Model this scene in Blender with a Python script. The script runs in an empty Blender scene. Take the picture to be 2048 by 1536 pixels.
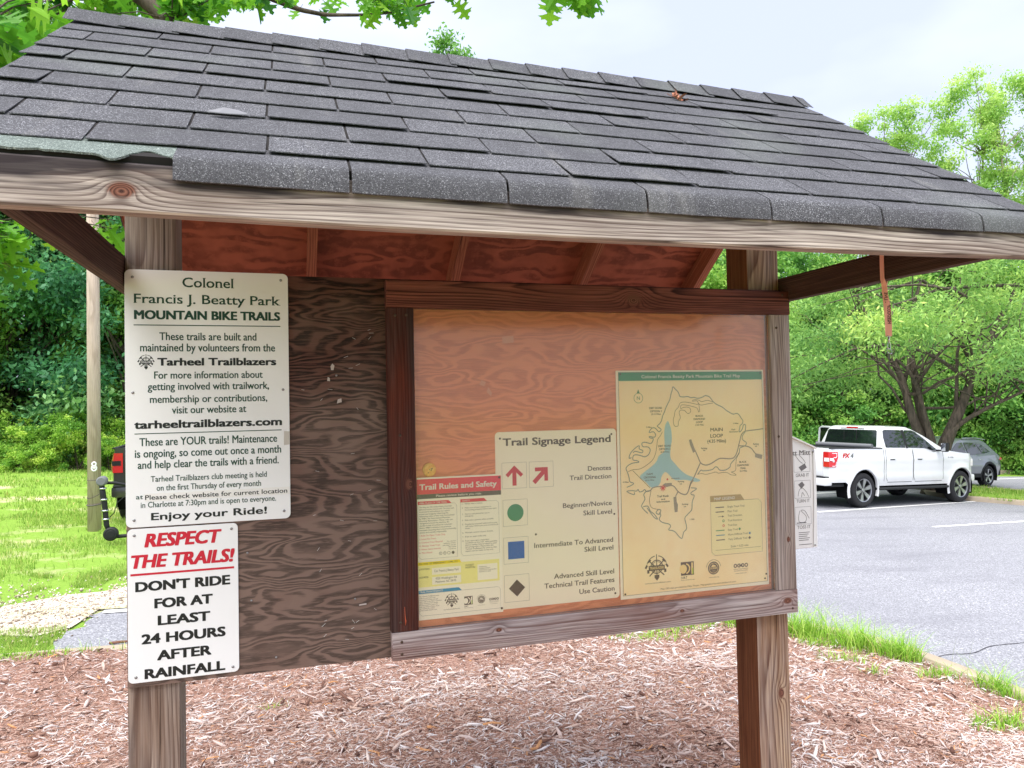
import bpy, bmesh, math, random
import numpy as np
from mathutils import Vector, Matrix, noise as mnoise

# ---------------------------------------------------------------- camera, sky, sun, exposure
C = bpy.context.scene
COL = C.collection
random.seed(7); RNG = np.random.default_rng(7)
PI = math.pi

def cam_axes(yaw, pitch, roll):
    cy, sy, cp, sp = math.cos(yaw), math.sin(yaw), math.cos(pitch), math.sin(pitch)
    f = Vector((sy*cp, cy*cp, sp)); r = Vector((cy, -sy, 0)); u = r.cross(f)
    cr, sr = math.cos(roll), math.sin(roll)
    return r*cr + u*sr, u*cr - r*sr, f
cd = bpy.data.cameras.new('camera'); cam = bpy.data.objects.new('camera', cd); COL.objects.link(cam)
r_, u_, f_ = cam_axes(0.29583, 0.024417, -0.019740)
cam.matrix_world = Matrix(((r_.x, u_.x, -f_.x, .462), (r_.y, u_.y, -f_.y, -2.385), (r_.z, u_.z, -f_.z, 1.70), (0, 0, 0, 1)))
cd.sensor_fit = 'HORIZONTAL'; cd.sensor_width = 36; cd.lens = 36*1464.6/2048
cd.clip_start = .05; cd.clip_end = 1500
C.camera = cam

SUN_EL, SUN_AZ = math.radians(68), math.radians(222)     # azimuth measured clockwise from +Y
w = bpy.data.worlds.new('World'); C.world = w; w.use_nodes = True
nt = w.node_tree; nt.nodes.clear()
def wn(t, **k):
    n = nt.nodes.new(t)
    for a, b in k.items(): setattr(n, a, b)
    return n
sky = wn('ShaderNodeTexSky', sky_type='NISHITA', sun_disc=False, sun_elevation=SUN_EL, sun_rotation=SUN_AZ, dust_density=4.0, air_density=1.0)
tc = wn('ShaderNodeTexCoord'); mp = wn('ShaderNodeMapping'); mp.inputs['Scale'].default_value = (1.1, 1.1, 2.6); mp.inputs['Location'].default_value = (.35, .2, 0)
nz = wn('ShaderNodeTexNoise'); nz.inputs['Scale'].default_value = 1.5; nz.inputs['Detail'].default_value = 5; nz.inputs['Roughness'].default_value = .5
rp = wn('ShaderNodeValToRGB'); rp.color_ramp.elements[0].position = .36; rp.color_ramp.elements[0].color = (.325, .355, .49, 1)
rp.color_ramp.elements[1].position = .66; rp.color_ramp.elements[1].color = (.475, .505, .565, 1)
sc = wn('ShaderNodeVectorMath', operation='SCALE'); sc.inputs['Scale'].default_value = .10
mx = wn('ShaderNodeMix', data_type='RGBA'); mx.inputs['Factor'].default_value = .90
bg = wn('ShaderNodeBackground'); bg.inputs['Strength'].default_value = 1.0
ow = wn('ShaderNodeOutputWorld')
L = nt.links.new
L(tc.outputs['Generated'], mp.inputs['Vector']); L(mp.outputs['Vector'], nz.inputs['Vector']); L(nz.outputs['Fac'], rp.inputs['Fac'])
L(sky.outputs['Color'], sc.inputs[0]); L(sc.outputs['Vector'], mx.inputs['A']); L(rp.outputs['Color'], mx.inputs['B'])
L(mx.outputs['Result'], bg.inputs['Color']); L(bg.outputs['Background'], ow.inputs['Surface'])

sd = bpy.data.lights.new('sun', 'SUN'); so = bpy.data.objects.new('sun', sd); COL.objects.link(so)
sd.energy = 2.6; sd.angle = math.radians(65); sd.color = (1, .96, .9)
sv = Vector((math.sin(SUN_AZ)*math.cos(SUN_EL), math.cos(SUN_AZ)*math.cos(SUN_EL), math.sin(SUN_EL)))
so.rotation_euler = sv.to_track_quat('Z', 'Y').to_euler()
C.view_settings.view_transform = 'Standard'; C.view_settings.look = 'None'; C.view_settings.gamma = 1
C.view_settings.exposure = 1.42
try:
    C.cycles.max_bounces = 6; C.cycles.transparent_max_bounces = 12; C.cycles.use_denoising = True
except Exception: pass

# ---------------------------------------------------------------- mesh helpers
def S(r, g, b):
    f = lambda c: (c/255/12.92) if c/255 <= .04045 else ((c/255+.055)/1.055)**2.4
    return (f(r), f(g), f(b))

class MB:
    def __init__(s): s.v = []; s.f = []; s.t = []; s.smooth = False
    def add(s, vs, fs, tone=None):
        o = len(s.v); s.v += [tuple(p) for p in vs]; s.f += [tuple(i+o for i in f) for f in fs]
        s.t += [tone if tone is not None else .5]*len(vs)
        return s
    def box(s, x0, x1, y0, y1, z0, z1, b=0, tone=None):
        if b <= 0:
            vs = [(x, y, z) for z in (z0, z1) for y in (y0, y1) for x in (x0, x1)]
            return s.add(vs, [(0, 2, 3, 1), (4, 5, 7, 6), (0, 1, 5, 4), (2, 6, 7, 3), (0, 4, 6, 2), (1, 3, 7, 5)], tone)
        bm = bmesh.new(); bmesh.ops.create_cube(bm, size=1)
        for v in bm.verts: v.co = ((x0+x1)/2+v.co.x*(x1-x0), (y0+y1)/2+v.co.y*(y1-y0), (z0+z1)/2+v.co.z*(z1-z0))
        bmesh.ops.bevel(bm, geom=bm.edges[:], offset=b, segments=2, profile=.6, affect='EDGES')
        bm.verts.index_update()
        vs = [v.co[:] for v in bm.verts]; fs = [[v.index for v in f.verts] for f in bm.faces]; bm.free()
        return s.add(vs, fs, tone)
    def quad(s, a, b, c, d, tone=None): return s.add([a, b, c, d], [(0, 1, 2, 3)], tone)
    def tube(s, pts, rad, n=8, caps=True, tone=None, squash=1.0):
        pts = [Vector(p) for p in pts]
        if not hasattr(rad, '__len__'): rad = [rad]*len(pts)
        vs = []; up = None
        for i, p in enumerate(pts):
            d = (pts[min(i+1, len(pts)-1)]-pts[max(i-1, 0)])
            d = d.normalized() if d.length > 1e-9 else Vector((0, 0, 1))
            if up is None:
                up = Vector((0, 0, 1)) if abs(d.z) < .9 else Vector((1, 0, 0))
            a = d.cross(up); a = a.normalized() if a.length > 1e-6 else d.orthogonal().normalized()
            b = a.cross(d).normalized(); up = b
            for k in range(n):
                t = 2*PI*k/n; vs.append(p+a*math.cos(t)*rad[i]+b*math.sin(t)*rad[i]*squash)
        fs = [(i*n+k, i*n+(k+1) % n, (i+1)*n+(k+1) % n, (i+1)*n+k) for i in range(len(pts)-1) for k in range(n)]
        if caps: fs += [tuple(range(n-1, -1, -1)), tuple(range((len(pts)-1)*n, len(pts)*n))]
        return s.add(vs, fs, tone)
    def lathe(s, prof, c, axis='y', n=32, tone=None):
        # prof: (radius, along) pairs, closed with caps where radius is 0
        vs = []
        for r, a in prof:
            for k in range(n):
                t = 2*PI*k/n; u, v = r*math.cos(t), r*math.sin(t)
                vs.append({'y': (c[0]+u, c[1]+a, c[2]+v), 'z': (c[0]+u, c[1]+v, c[2]+a), 'x': (c[0]+a, c[1]+u, c[2]+v)}[axis])
        fs = [(i*n+k, i*n+(k+1) % n, (i+1)*n+(k+1) % n, (i+1)*n+k) for i in range(len(prof)-1) for k in range(n)]
        return s.add(vs, fs, tone)
    def poly_xz(s, pts, y, y2=None, tone=None):
        n = len(pts)
        if y2 is None: return s.add([(x, y, z) for x, z in pts], [tuple(range(n))], tone)
        vs = [(x, y, z) for x, z in pts]+[(x, y2, z) for x, z in pts]
        return s.add(vs, [tuple(range(n)), tuple(range(2*n-1, n-1, -1))]+[(i, i+n, (i+1) % n+n, (i+1) % n) for i in range(n)], tone)
    def build(s, name, mat, parent=None, origin=None, local=False, smooth=False):
        me = bpy.data.meshes.new(name)
        V = np.array(s.v, dtype=float) if len(s.v) else np.zeros((0, 3))
        if local: o = np.zeros(3) if origin is None else np.array(origin, float)
        else: o = (V.min(0)+V.max(0))/2 if origin is None else np.array(origin, float)
        me.from_pydata((V-o).tolist(), [], s.f)
        if len(set(s.t)) > 1:
            a = me.attributes.new('tone', 'FLOAT', 'POINT'); a.data.foreach_set('value', s.t)
        me.materials.append(mat); me.update()
        bm = bmesh.new(); bm.from_mesh(me); bmesh.ops.recalc_face_normals(bm, faces=bm.faces[:]) if len(s.f) < 60000 else None; bm.to_mesh(me); bm.free()
        if smooth: me.polygons.foreach_set('use_smooth', [True]*len(me.polygons))
        ob = bpy.data.objects.new(name, me); COL.objects.link(ob)
        if parent is not None:
            ob.parent = parent
            po = Vector((0, 0, 0)) if local else WPOS.get(parent.name, Vector((0, 0, 0)))
            ob.location = Vector(o)-po
        else: ob.location = o
        WPOS[ob.name] = Vector(o)
        return ob
WPOS = {}
def empty(name, loc, rz=0):
    o = bpy.data.objects.new(name, None); COL.objects.link(o); o.location = loc; o.rotation_euler = (0, 0, rz)
    o.empty_display_size = .1; WPOS[o.name] = Vector(loc); return o
def tag(o, label=None, cat=None, group=None, kind=None):
    if label: o['label'] = label
    if cat: o['category'] = cat
    if group: o['group'] = group
    if kind: o['kind'] = kind
    return o
def sharp(o, ang=35):
    me = o.data
    me.polygons.foreach_set('use_smooth', [True]*len(me.polygons))
    bm = bmesh.new(); bm.from_mesh(me); lim = math.radians(ang)
    for e in bm.edges:
        if len(e.link_faces) == 2 and e.calc_face_angle(0) > lim: e.smooth = False
    bm.to_mesh(me); bm.free(); return o
def soften(o, wd=.004, seg=2):
    m = o.modifiers.new('bevel', 'BEVEL'); m.width = wd; m.segments = seg; m.limit_method = 'ANGLE'; m.angle_limit = math.radians(40); return o

# ---------------------------------------------------------------- material helpers
class NT:
    def __init__(s, name):
        s.m = bpy.data.materials.new(name); s.m.use_nodes = True; s.t = s.m.node_tree; s.t.nodes.clear()
        s.out = s.n('ShaderNodeOutputMaterial')
    def n(s, typ, ins=None, **k):
        q = s.t.nodes.new(typ)
        for a, b in k.items(): setattr(q, a, b)
        for a, b in (ins or {}).items(): s.set(q.inputs[a], b)
        return q
    def set(s, sock, v):
        if isinstance(v, bpy.types.NodeSocket): s.t.links.new(v, sock)
        elif isinstance(v, bpy.types.Node): s.t.links.new(v.outputs[0], sock)
        else: sock.default_value = v
    def math(s, op, a, b=0.0, c=None, clamp=False):
        q = s.n('ShaderNodeMath', operation=op, use_clamp=clamp); s.set(q.inputs[0], a); s.set(q.inputs[1], b)
        if c is not None: s.set(q.inputs[2], c)
        return q.outputs[0]
    def vec(s, op, a, b=(0, 0, 0)):
        q = s.n('ShaderNodeVectorMath', operation=op); s.set(q.inputs[0], a)
        if op == 'SCALE': s.set(q.inputs['Scale'], b)
        else: s.set(q.inputs[1], b)
        return q.outputs['Value'] if op in ('LENGTH', 'DISTANCE', 'DOT_PRODUCT') else q.outputs[0]
    def noise(s, vec, scale, detail=3, rough=.5, out=0):
        q = s.n('ShaderNodeTexNoise', {'Scale': scale, 'Detail': detail, 'Roughness': rough})
        if vec is not None: s.set(q.inputs['Vector'], vec)
        return q.outputs[out]
    def map(s, vec, scale=(1, 1, 1), loc=(0, 0, 0), rot=(0, 0, 0)):
        q = s.n('ShaderNodeMapping', {'Scale': scale, 'Location': loc, 'Rotation': rot}); s.set(q.inputs['Vector'], vec); return q.outputs[0]
    def ramp(s, fac, *els, interp='LINEAR'):
        q = s.n('ShaderNodeValToRGB'); e = q.color_ramp.elements; q.color_ramp.interpolation = interp
        while len(e) < len(els): e.new(.5)
        for i, (p, c) in enumerate(els):
            e[i].position = p; e[i].color = (c[0], c[1], c[2], 1) if hasattr(c, '__len__') else (c, c, c, 1)
        s.set(q.inputs['Fac'], fac); return q.outputs[0]
    def mix(s, f, a, b, blend='MIX'):
        q = s.n('ShaderNodeMix', data_type='RGBA', blend_type=blend)
        g = lambda c: (c[0], c[1], c[2], 1) if isinstance(c, (tuple, list)) else c
        s.set(q.inputs['Factor'], f); s.set(q.inputs['A'], g(a)); s.set(q.inputs['B'], g(b)); return q.outputs['Result']
    def coord(s, k='Object'): return s.n('ShaderNodeTexCoord').outputs[k]
    def rand(s): return s.n('ShaderNodeObjectInfo').outputs['Random']
    def attr(s, k='tone'): return s.n('ShaderNodeAttribute', attribute_name=k).outputs['Fac']
    def bump(s, h, strength=.3, dist=.003):
        return s.n('ShaderNodeBump', {'Height': h, 'Strength': strength, 'Distance': dist}).outputs[0]
    def finish(s, color, rough=.6, spec=.3, normal=None, **k):
        g = (color[0], color[1], color[2], 1) if isinstance(color, (tuple, list)) else color
        p = s.n('ShaderNodeBsdfPrincipled', {'Base Color': g, 'Roughness': rough, 'Specular IOR Level': spec})
        if normal is not None: s.set(p.inputs['Normal'], normal)
        for a, b in k.items(): s.set(p.inputs[a.replace('_', ' ')], b)
        s.t.links.new(p.outputs[0], s.out.inputs['Surface']); s.p = p
        return s.m
_plain = {}
def plain(name, col, rough=.5, spec=.4, metal=0.0, **k):
    if name in _plain: return _plain[name]
    t = NT(name); n = t.noise(t.coord(), 18, 3)
    c = t.mix(t.math('MULTIPLY', n, .22), col, tuple(x*.7 for x in col))
    _plain[name] = t.finish(c, rough, spec, Metallic=metal, **k); return _plain[name]

# ---------------------------------------------------------------- wood, ply, shingle materials
def wood(name, axis, light, dark, stain, gray, spacing=.009, pith=(.03, .07), knots=(), gray_amt=.5, contrast=1.0, stain_amt=.5, seed=0.0, mildew_shade=0.0):
    """solid growth-ring wood; axis = grain direction in the object's own space"""
    t = NT(name); co = t.coord()
    if axis == 'z': co = t.map(co, rot=(0, PI/2, 0))
    if axis == 'y': co = t.map(co, rot=(0, 0, -PI/2))
    rnd = t.rand()
    co = t.vec('ADD', co, t.vec('SCALE', (3.1, 0, 0), t.math('ADD', rnd, seed)))
    sx = t.n('ShaderNodeSeparateXYZ'); t.set(sx.inputs[0], co)
    low = t.map(co, (.42, 2.2, 2.2)); n1 = t.noise(low, 1.6, 2, .5)
    hi = t.map(co, (1.2, 26, 26)); n2 = t.noise(hi, 1.0, 3, .6)
    fib = t.noise(t.map(co, (6, 420, 420)), 1.0, 2, .6); fib2 = t.noise(t.map(co, (2.6, 135, 135), loc=(1, 8, 2)), 1.0, 3, .65)
    dy = t.math('SUBTRACT', sx.outputs[1], pith[0]); dz = t.math('SUBTRACT', sx.outputs[2], pith[1])
    d = t.math('SQRT', t.math('ADD', t.math('MULTIPLY', dy, dy), t.math('MULTIPLY', dz, dz)))
    d = t.math('ADD', d, t.math('MULTIPLY', n1, .060)); d = t.math('ADD', d, t.math('MULTIPLY', n2, .004))
    kfac = None
    for (kx, kz, kr) in knots:      # positions along the grain and across the face, in object space, before the random slide
        so_ = t.n('ShaderNodeSeparateXYZ'); oc = t.coord()
        t.set(so_.inputs[0], oc)
        ax = {'x': 0, 'y': 1, 'z': 2}[axis]; az = 2 if axis != 'z' else 0
        ux = t.math('MULTIPLY', t.math('SUBTRACT', so_.outputs[ax], kx), .62); uz = t.math('SUBTRACT', so_.outputs[az], kz)
        r2 = t.math('ADD', t.math('MULTIPLY', ux, ux), t.math('MULTIPLY', uz, uz))
        g = t.math('DIVIDE', kr*kr, t.math('ADD', r2, kr*kr))
        d = t.math('ADD', d, t.math('MULTIPLY', g, kr*1.6))
        rr = t.math('SQRT', r2); kk = t.math('SUBTRACT', 1.0, t.math('SMOOTH_MIN', t.math('DIVIDE', rr, kr), 1.0, .25), clamp=True)
        kk = t.math('MULTIPLY', kk, 3.0, clamp=True)
        kfac = kk if kfac is None else t.math('MAXIMUM', kfac, kk)
    ring = t.math('FRACT', t.math('DIVIDE', d, spacing*.62))
    band = t.ramp(ring, (0, 0.0), (.45, .06), (.74, .75), (.9, 1.0), (1.0, .05))
    band = t.math('MULTIPLY', t.math('MULTIPLY', band, contrast), t.math('ADD', .15, t.math('MULTIPLY', t.noise(t.map(co, (2.2, 14, 14), loc=(9, 3, 1)), 1.0, 3, .6), 1.5)), clamp=True)
    c = t.mix(band, light, dark)
    big = t.noise(t.map(co, (1.3, 7, 7)), 1.5, 3, .6)
    c = t.mix(t.math('MULTIPLY', t.ramp(big, (.38, 0), (.66, 1)), stain_amt), c, stain)
    gr = t.noise(t.map(co, (.8, 4, 4), loc=(4, 1, 2)), 2.0, 4, .65)
    c = t.mix(t.math('MULTIPLY', t.ramp(gr, (.35, 0), (.65, 1)), gray_amt), c, t.mix(band, gray, tuple(x*.45 for x in gray)))
    c = t.mix(t.math('MULTIPLY', t.ramp(fib, (.40, 0), (.72, 1)), .5), c, tuple(x*.55 for x in dark))
    crack = t.ramp(t.noise(t.map(co, (1.6, 90, 90), loc=(2, 5, 1)), 1.0, 2, .5), (.68, 0), (.72, 1))
    c = t.mix(t.math('MULTIPLY', crack, .75), c, tuple(x*.2 for x in dark))
    c = t.mix(t.math('MULTIPLY', t.ramp(fib2, (.44, 0), (.66, 1)), .42), c, t.mix(.5, dark, stain)); c = t.mix(t.math('MULTIPLY', t.ramp(fib2, (.30, 1), (.46, 0)), .35), c, tuple(min(1, x*1.15) for x in light))
    if mildew_shade:      # black staining plus painted shade of the shingle overhang, down from the upper edge
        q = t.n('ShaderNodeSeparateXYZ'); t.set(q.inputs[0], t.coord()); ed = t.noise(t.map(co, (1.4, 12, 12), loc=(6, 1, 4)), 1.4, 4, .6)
        mk = t.math('ADD', t.math('MULTIPLY', q.outputs[2], 16.0), t.math('MULTIPLY', t.math('SUBTRACT', ed, .5), 2.6)); c = t.mix(t.math('MULTIPLY', t.ramp(mk, (-.05, 0), (.42, 1)), mildew_shade), c, S(44, 38, 42))
    if kfac is not None:
        kn = t.ramp(t.math('FRACT', t.math('MULTIPLY', d, 260)), (0, S(74, 44, 36)), (.6, S(134, 90, 74)), (1, S(52, 32, 28)))
        c = t.mix(kfac, c, kn)
    h = t.math('SUBTRACT', t.math('MULTIPLY', fib, .4), t.math('ADD', t.math('MULTIPLY', band, .5), crack))
    return t.finish(c, t.math('ADD', .62, t.math('MULTIPLY', fib, .3)), .18, t.bump(h, .5, .0012))

W_FASCIA = wood('weathered_fascia_wood', 'x', S(212, 199, 188), S(72, 59, 55), S(104, 82, 72), S(188, 178, 174), .0085, (.06, .035), [(-.965, -.004, .017)], .35, 1.0, .6, mildew_shade=.92)
W_RAIL = wood('weathered_rail_wood', 'x', S(190, 176, 170), S(88, 68, 64), S(124, 78, 66), S(192, 188, 192), .0075, (.05, .03), [(.715, .004, .013), (.27, .012, .006), (-.41, .018, .008)], .5, 1.0, .7)
W_RAILT = wood('red_brown_rail_wood', 'x', S(140, 84, 72), S(52, 26, 22), S(70, 36, 30), S(128, 98, 90), .0075, (.05, .035), [(.11, .0, .02)], .2, 1.0, .4)
W_STILE = wood('dark_stile_wood', 'z', S(68, 52, 49), S(20, 13, 13), S(108, 48, 30), S(80, 72, 72), .01, (.05, .04), [(-.05, .02, .012)], .5, 1.0, .85)
W_STILER = wood('gray_stile_wood', 'z', S(190, 174, 162), S(92, 76, 70), S(120, 92, 78), S(184, 176, 174), .008, (.05, .04), [(-.33, .012, .008)], .6, .9, .4)
W_POST = wood('weathered_post_wood', 'z', S(164, 148, 134), S(78, 62, 56), S(118, 88, 68), S(158, 154, 152), .010, (.09, .05), [], .5, .9, .45)
W_POSTR = wood('brown_post_wood', 'z', S(190, 164, 134), S(80, 52, 38), S(116, 66, 38), S(178, 172, 172), .010, (.10, .06), [(-.38, .03, .014)], .5, .9, .55)
W_ARM = wood('dark_arm_wood', 'y', S(104, 78, 68), S(40, 26, 24), S(62, 40, 34), S(94, 80, 74), .008, (.04, .05), [], .3, 1.0, .5)
W_RAFT = wood('red_rafter_wood', 'y', S(198, 124, 96), S(108, 58, 44), S(128, 70, 56), S(150, 100, 88), .008, (.04, .05), [], .2, .9, .3)
W_POSTD = wood('red_brown_post_side', 'z', S(138, 86, 56), S(54, 28, 18), S(96, 50, 26), S(120, 92, 74), .010, (.10, .06), [], .15, 1.0, .6)
W_POLE = wood('utility_pole_wood', 'z', S(204, 184, 172), S(150, 132, 118), S(160, 140, 122), S(196, 186, 176), .02, (0, 0), [], .5, .6, .3)

def plywood(name, light, dark, gray, bands=7.0, stretch=(1.1, 1, 5.2), contrast=.9, rough=.7, spec=.2, gray_amt=.4, seed=0.0, fine=.3, low=0.0):
    """rotary-cut plywood face: contour bands of a stretched noise, like the wild grain of real sheets"""
    t = NT(name); co = t.coord(); co = t.vec('ADD', co, (seed, seed*.7, seed*.3))
    wob = t.noise(t.map(co, (2, 2, 5)), 2.4, 2, .5, out=1)
    cw = t.vec('ADD', co, t.vec('SCALE', t.vec('SUBTRACT', wob, (.5, .5, .5)), .09))
    n = t.noise(t.map(cw, stretch), 1.9, 1.6, .5)
    jag = t.noise(t.map(co, (9, 9, 70)), 1.0, 2, .6)
    sx = t.n('ShaderNodeSeparateXYZ'); t.set(sx.inputs[0], cw)
    md = t.math('ADD', .45, t.math('MULTIPLY', t.noise(t.map(co, (.8, 1, 1.6), loc=(11, 3, 2)), 1.1, 2, .5), 1.1))
    v = t.math('ADD', t.math('MULTIPLY', t.math('MULTIPLY', n, bands), md), t.math('MULTIPLY', sx.outputs[2], bands*.9))
    v = t.math('ADD', v, t.math('MULTIPLY', jag, .55))
    f = t.math('FRACT', v)
    band = t.ramp(f, (0, .0), (.30, .03), (.44, .75), (.56, 1), (.86, 1), (.95, .3), (1, .0))
    fib = t.noise(t.map(co, (14, 14, 620)), 1.0, 2, .6)
    brk = t.noise(t.map(co, (3, 3, 11), loc=(7, 2, 5)), 1.3, 4, .65); dash = t.noise(t.map(co, (22, 22, 260)), 1.0, 3, .65)
    band = t.math('MULTIPLY', band, t.math('MULTIPLY', t.ramp(brk, (.30, .45), (.50, 1)), t.ramp(dash, (.34, .30), (.50, 1))))
    band = t.math('MULTIPLY', band, contrast)
    c = t.mix(band, light, dark)
    c = t.mix(t.math('MULTIPLY', t.ramp(fib, (.42, 0), (.75, 1)), fine), c, tuple(x*.5 for x in dark))
    g = t.noise(t.map(co, (1.2, 1, 1.2), loc=(3, 0, 1)), 1.7, 4, .6)
    if low:      # rain-greyed towards the bottom edge, where the roof does not keep it dry
        zz = t.n('ShaderNodeSeparateXYZ'); t.set(zz.inputs[0], t.coord()); g = t.math('ADD', g, t.math('MULTIPLY', zz.outputs[2], -low))
    c = t.mix(t.math('MULTIPLY', t.ramp(g, (.4, 0), (.68, 1)), gray_amt), c, t.mix(band, gray, tuple(x*.4 for x in gray)))
    return t.finish(c, rough, spec, t.bump(t.math('ADD', band, t.math('MULTIPLY', fib, .5)), .35, .001))
PLY_OUT = plywood('weathered_plywood', S(98, 66, 58), S(17, 10, 10), S(132, 114, 104), 17.0, gray_amt=.75, seed=.3, low=.35, fine=.45)
PLY_IN = plywood('sheltered_plywood', S(238, 156, 118), S(192, 106, 78), S(226, 158, 126), 15.0, contrast=.5, gray_amt=.25, seed=2.1, fine=.12, rough=.5, spec=.3)
PLY_ROOF = plywood('roof_sheathing', S(176, 98, 76), S(104, 52, 40), S(150, 86, 70), 9.0, (.7, 3, 3), contrast=.7, gray_amt=.3, seed=4.4)

def shingle_mat(name, lo, hi, mid):
    t = NT(name); co = t.coord(); tone = t.attr()
    g1 = t.n('ShaderNodeTexVoronoi', {'Scale': 620.0}); t.set(g1.inputs['Vector'], co)
    gs = t.n('ShaderNodeSeparateColor'); t.set(gs.inputs[0], g1.outputs['Color'])
    c = t.ramp(gs.outputs[0], (0, lo), (.35, mid), (.8, mid), (1, hi))
    big = t.noise(co, 5.0, 4, .6)
    c = t.mix(t.math('MULTIPLY', big, .5), c, tuple(x*.72 for x in mid))
    c = t.mix(t.math('MULTIPLY', tone, .5), c, tuple(x*.62 for x in mid))
    edge = t.noise(co, 2.2, 3, .5); wear = t.noise(t.map(co, (7, 1.6, 1.6), loc=(3, 2, 1)), 1.2, 5, .65)
    c = t.mix(t.math('MULTIPLY', t.ramp(wear, (.46, 0), (.68, 1)), .34), c, tuple(x*.5 for x in mid)); c = t.mix(t.math('MULTIPLY', t.ramp(wear, (.28, 1), (.42, 0)), .22), c, S(150, 148, 144))
    c = t.mix(t.math('MULTIPLY', t.ramp(edge, (.55, 0), (.75, 1)), .18), c, S(150, 160, 150))
    return t.finish(c, .95, .1, t.bump(gs.outputs[0], .9, .0016))
SHINGLE = shingle_mat('asphalt_shingle', S(38, 38, 41), S(184, 185, 192), S(95, 95, 100))
STARTER = shingle_mat('starter_shingle', S(70, 76, 73), S(182, 192, 187), S(114, 124, 120))

def paint(name, col, rough=.35, spec=.5, dirt=.1, coat=0.0):
    t = NT(name); co = t.coord()
    n = t.noise(co, 4.0, 5, .65); s_ = t.noise(t.map(co, (40, 40, 6)), 1.0, 3, .6); d = t.noise(co, 90, 2, .5)
    c = t.mix(t.math('MULTIPLY', t.ramp(n, (.4, 0), (.75, 1)), dirt), col, tuple(x*.72 for x in col))
    c = t.mix(t.math('MULTIPLY', t.ramp(s_, (.6, 0), (.8, 1)), dirt*.7), c, tuple(x*y for x, y in zip(col, (.8, .76, .7))))
    c = t.mix(t.math('MULTIPLY', t.ramp(d, (.74, 0), (.8, 1)), dirt*1.5), c, tuple(x*.5 for x in col))
    return t.finish(c, t.math('ADD', rough, t.math('MULTIPLY', n, .15)), spec, Coat_Weight=coat)
SIGNW = paint('white_sign_face', (.80, .825, .83), .42, .4, .12)
LEGW = paint('cream_sign_face', S(250, 244, 226), .5, .3, .12)
RULW = paint('ivory_sign_face', S(252, 248, 234), .5, .3, .08)
INK_G = plain('green_ink', S(22, 66, 54), .45); INK_K = plain('black_ink', S(24, 28, 30), .45); INK_R = plain('red_ink', S(196, 26, 52), .45)
INK_B = plain('brown_gray_ink', S(96, 84, 78), .5); INK_W = plain('white_ink', (.85, .83, .78), .5); INK_GR = plain('gray_ink', S(140, 140, 132), .5)
SCREW = plain('screw_steel', S(150, 150, 150), .45, .5, .8); RUSTY = plain('rusty_screw', S(92, 76, 66), .7, .3, .4)

# ---------------------------------------------------------------- lettering
_probe = {}
def text_mesh(txt, bold=0.0, shear=0.0):
    key = (txt, bold, shear)
    cu = bpy.data.curves.new('t', 'FONT'); cu.body = txt; cu.size = 1; cu.offset = bold; cu.shear = shear; cu.fill_mode = 'FRONT' if hasattr(cu, 'fill_mode') else cu.fill_mode
    cu.resolution_u = 3
    ob = bpy.data.objects.new('t', cu); COL.objects.link(ob)
    dg = bpy.context.evaluated_depsgraph_get(); me = bpy.data.meshes.new_from_object(ob.evaluated_get(dg))
    v = np.array([x.co[:] for x in me.vertices]).reshape(-1, 3); f = [tuple(p.vertices) for p in me.polygons]
    bpy.data.objects.remove(ob); bpy.data.curves.remove(cu); bpy.data.meshes.remove(me)
    return v, f
def cap_height(bold):
    if bold not in _probe: _probe[bold] = text_mesh('H', bold)[0][:, 1].max()
    return _probe[bold]
def put_text(mb, txt, x0, x1, base, cap, y, bold=0.0, shear=0.0, serif=False, tone=None):
    v, f = text_mesh(txt, 0.0, shear)
    if len(v) == 0: return
    # heavier strokes come from a few closely shifted layers of the same letters
    b = bold*cap*1.0; lay = [(0, 0)]
    if b > 0: lay = [(-1, .45), (1, .45), (-1, -.45), (1, -.45)] if bold < .035 else [(-1, .45), (0, .5), (1, .45), (-1, -.45), (0, -.5), (1, -.45)]
    xs = v[:, 0]; sx_ = (x1-x0-2*b)/(xs.max()-xs.min()); sz_ = (cap-b*.9)/cap_height(0.0)
    for i, (kx, kz) in enumerate(lay):
        P = [(x0+b+kx*b+(a[0]-xs.min())*sx_, y-.00003*i, base+b*.45+kz*b+a[1]*sz_) for a in v]
        mb.add(P, f, tone)
    if serif:
        # short foot and head bars on the vertical stems give the roman serif look
        X = np.array(P)[:, [0, 2]]; H = cap; xh = text_mesh('x')[0][:, 1].max()/cap_height(0.0)
        for lvl in (0.0, cap, cap*xh):
            row = np.unique(np.round(X[np.abs(X[:, 1]-base-lvl) < H*.035, 0], 5)); i = 0
            while i < len(row)-1:
                wd = row[i+1]-row[i]
                if H*.06 < wd < H*.22:
                    e = H*.085; zz = base+lvl-(0 if lvl == 0 else H*.045)
                    mb.quad((row[i]-e, y-.00008, zz), (row[i+1]+e, y-.00008, zz), (row[i+1]+e, y-.00008, zz+H*.045), (row[i]-e, y-.00008, zz+H*.045), tone); i += 2
                else: i += 1
def ribbon(mb, pts, wd, y, closed=False, tone=None):
    pts = [Vector((a, b)) for a, b in pts]; n = len(pts); vs = []
    for i in range(n):
        a = pts[i-1] if (i or closed) else pts[i]; b = pts[(i+1) % n] if (i < n-1 or closed) else pts[i]
        d = (b-a); d = d.normalized() if d.length > 1e-9 else Vector((1, 0)); p = Vector((-d.y, d.x))*wd/2
        vs += [(pts[i].x+p.x, y, pts[i].y+p.y), (pts[i].x-p.x, y, pts[i].y-p.y)]
    m = n if closed else n-1
    mb.add(vs, [(2*i, 2*i+1, 2*((i+1) % n)+1, 2*((i+1) % n)) for i in range(m)], tone)
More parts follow.
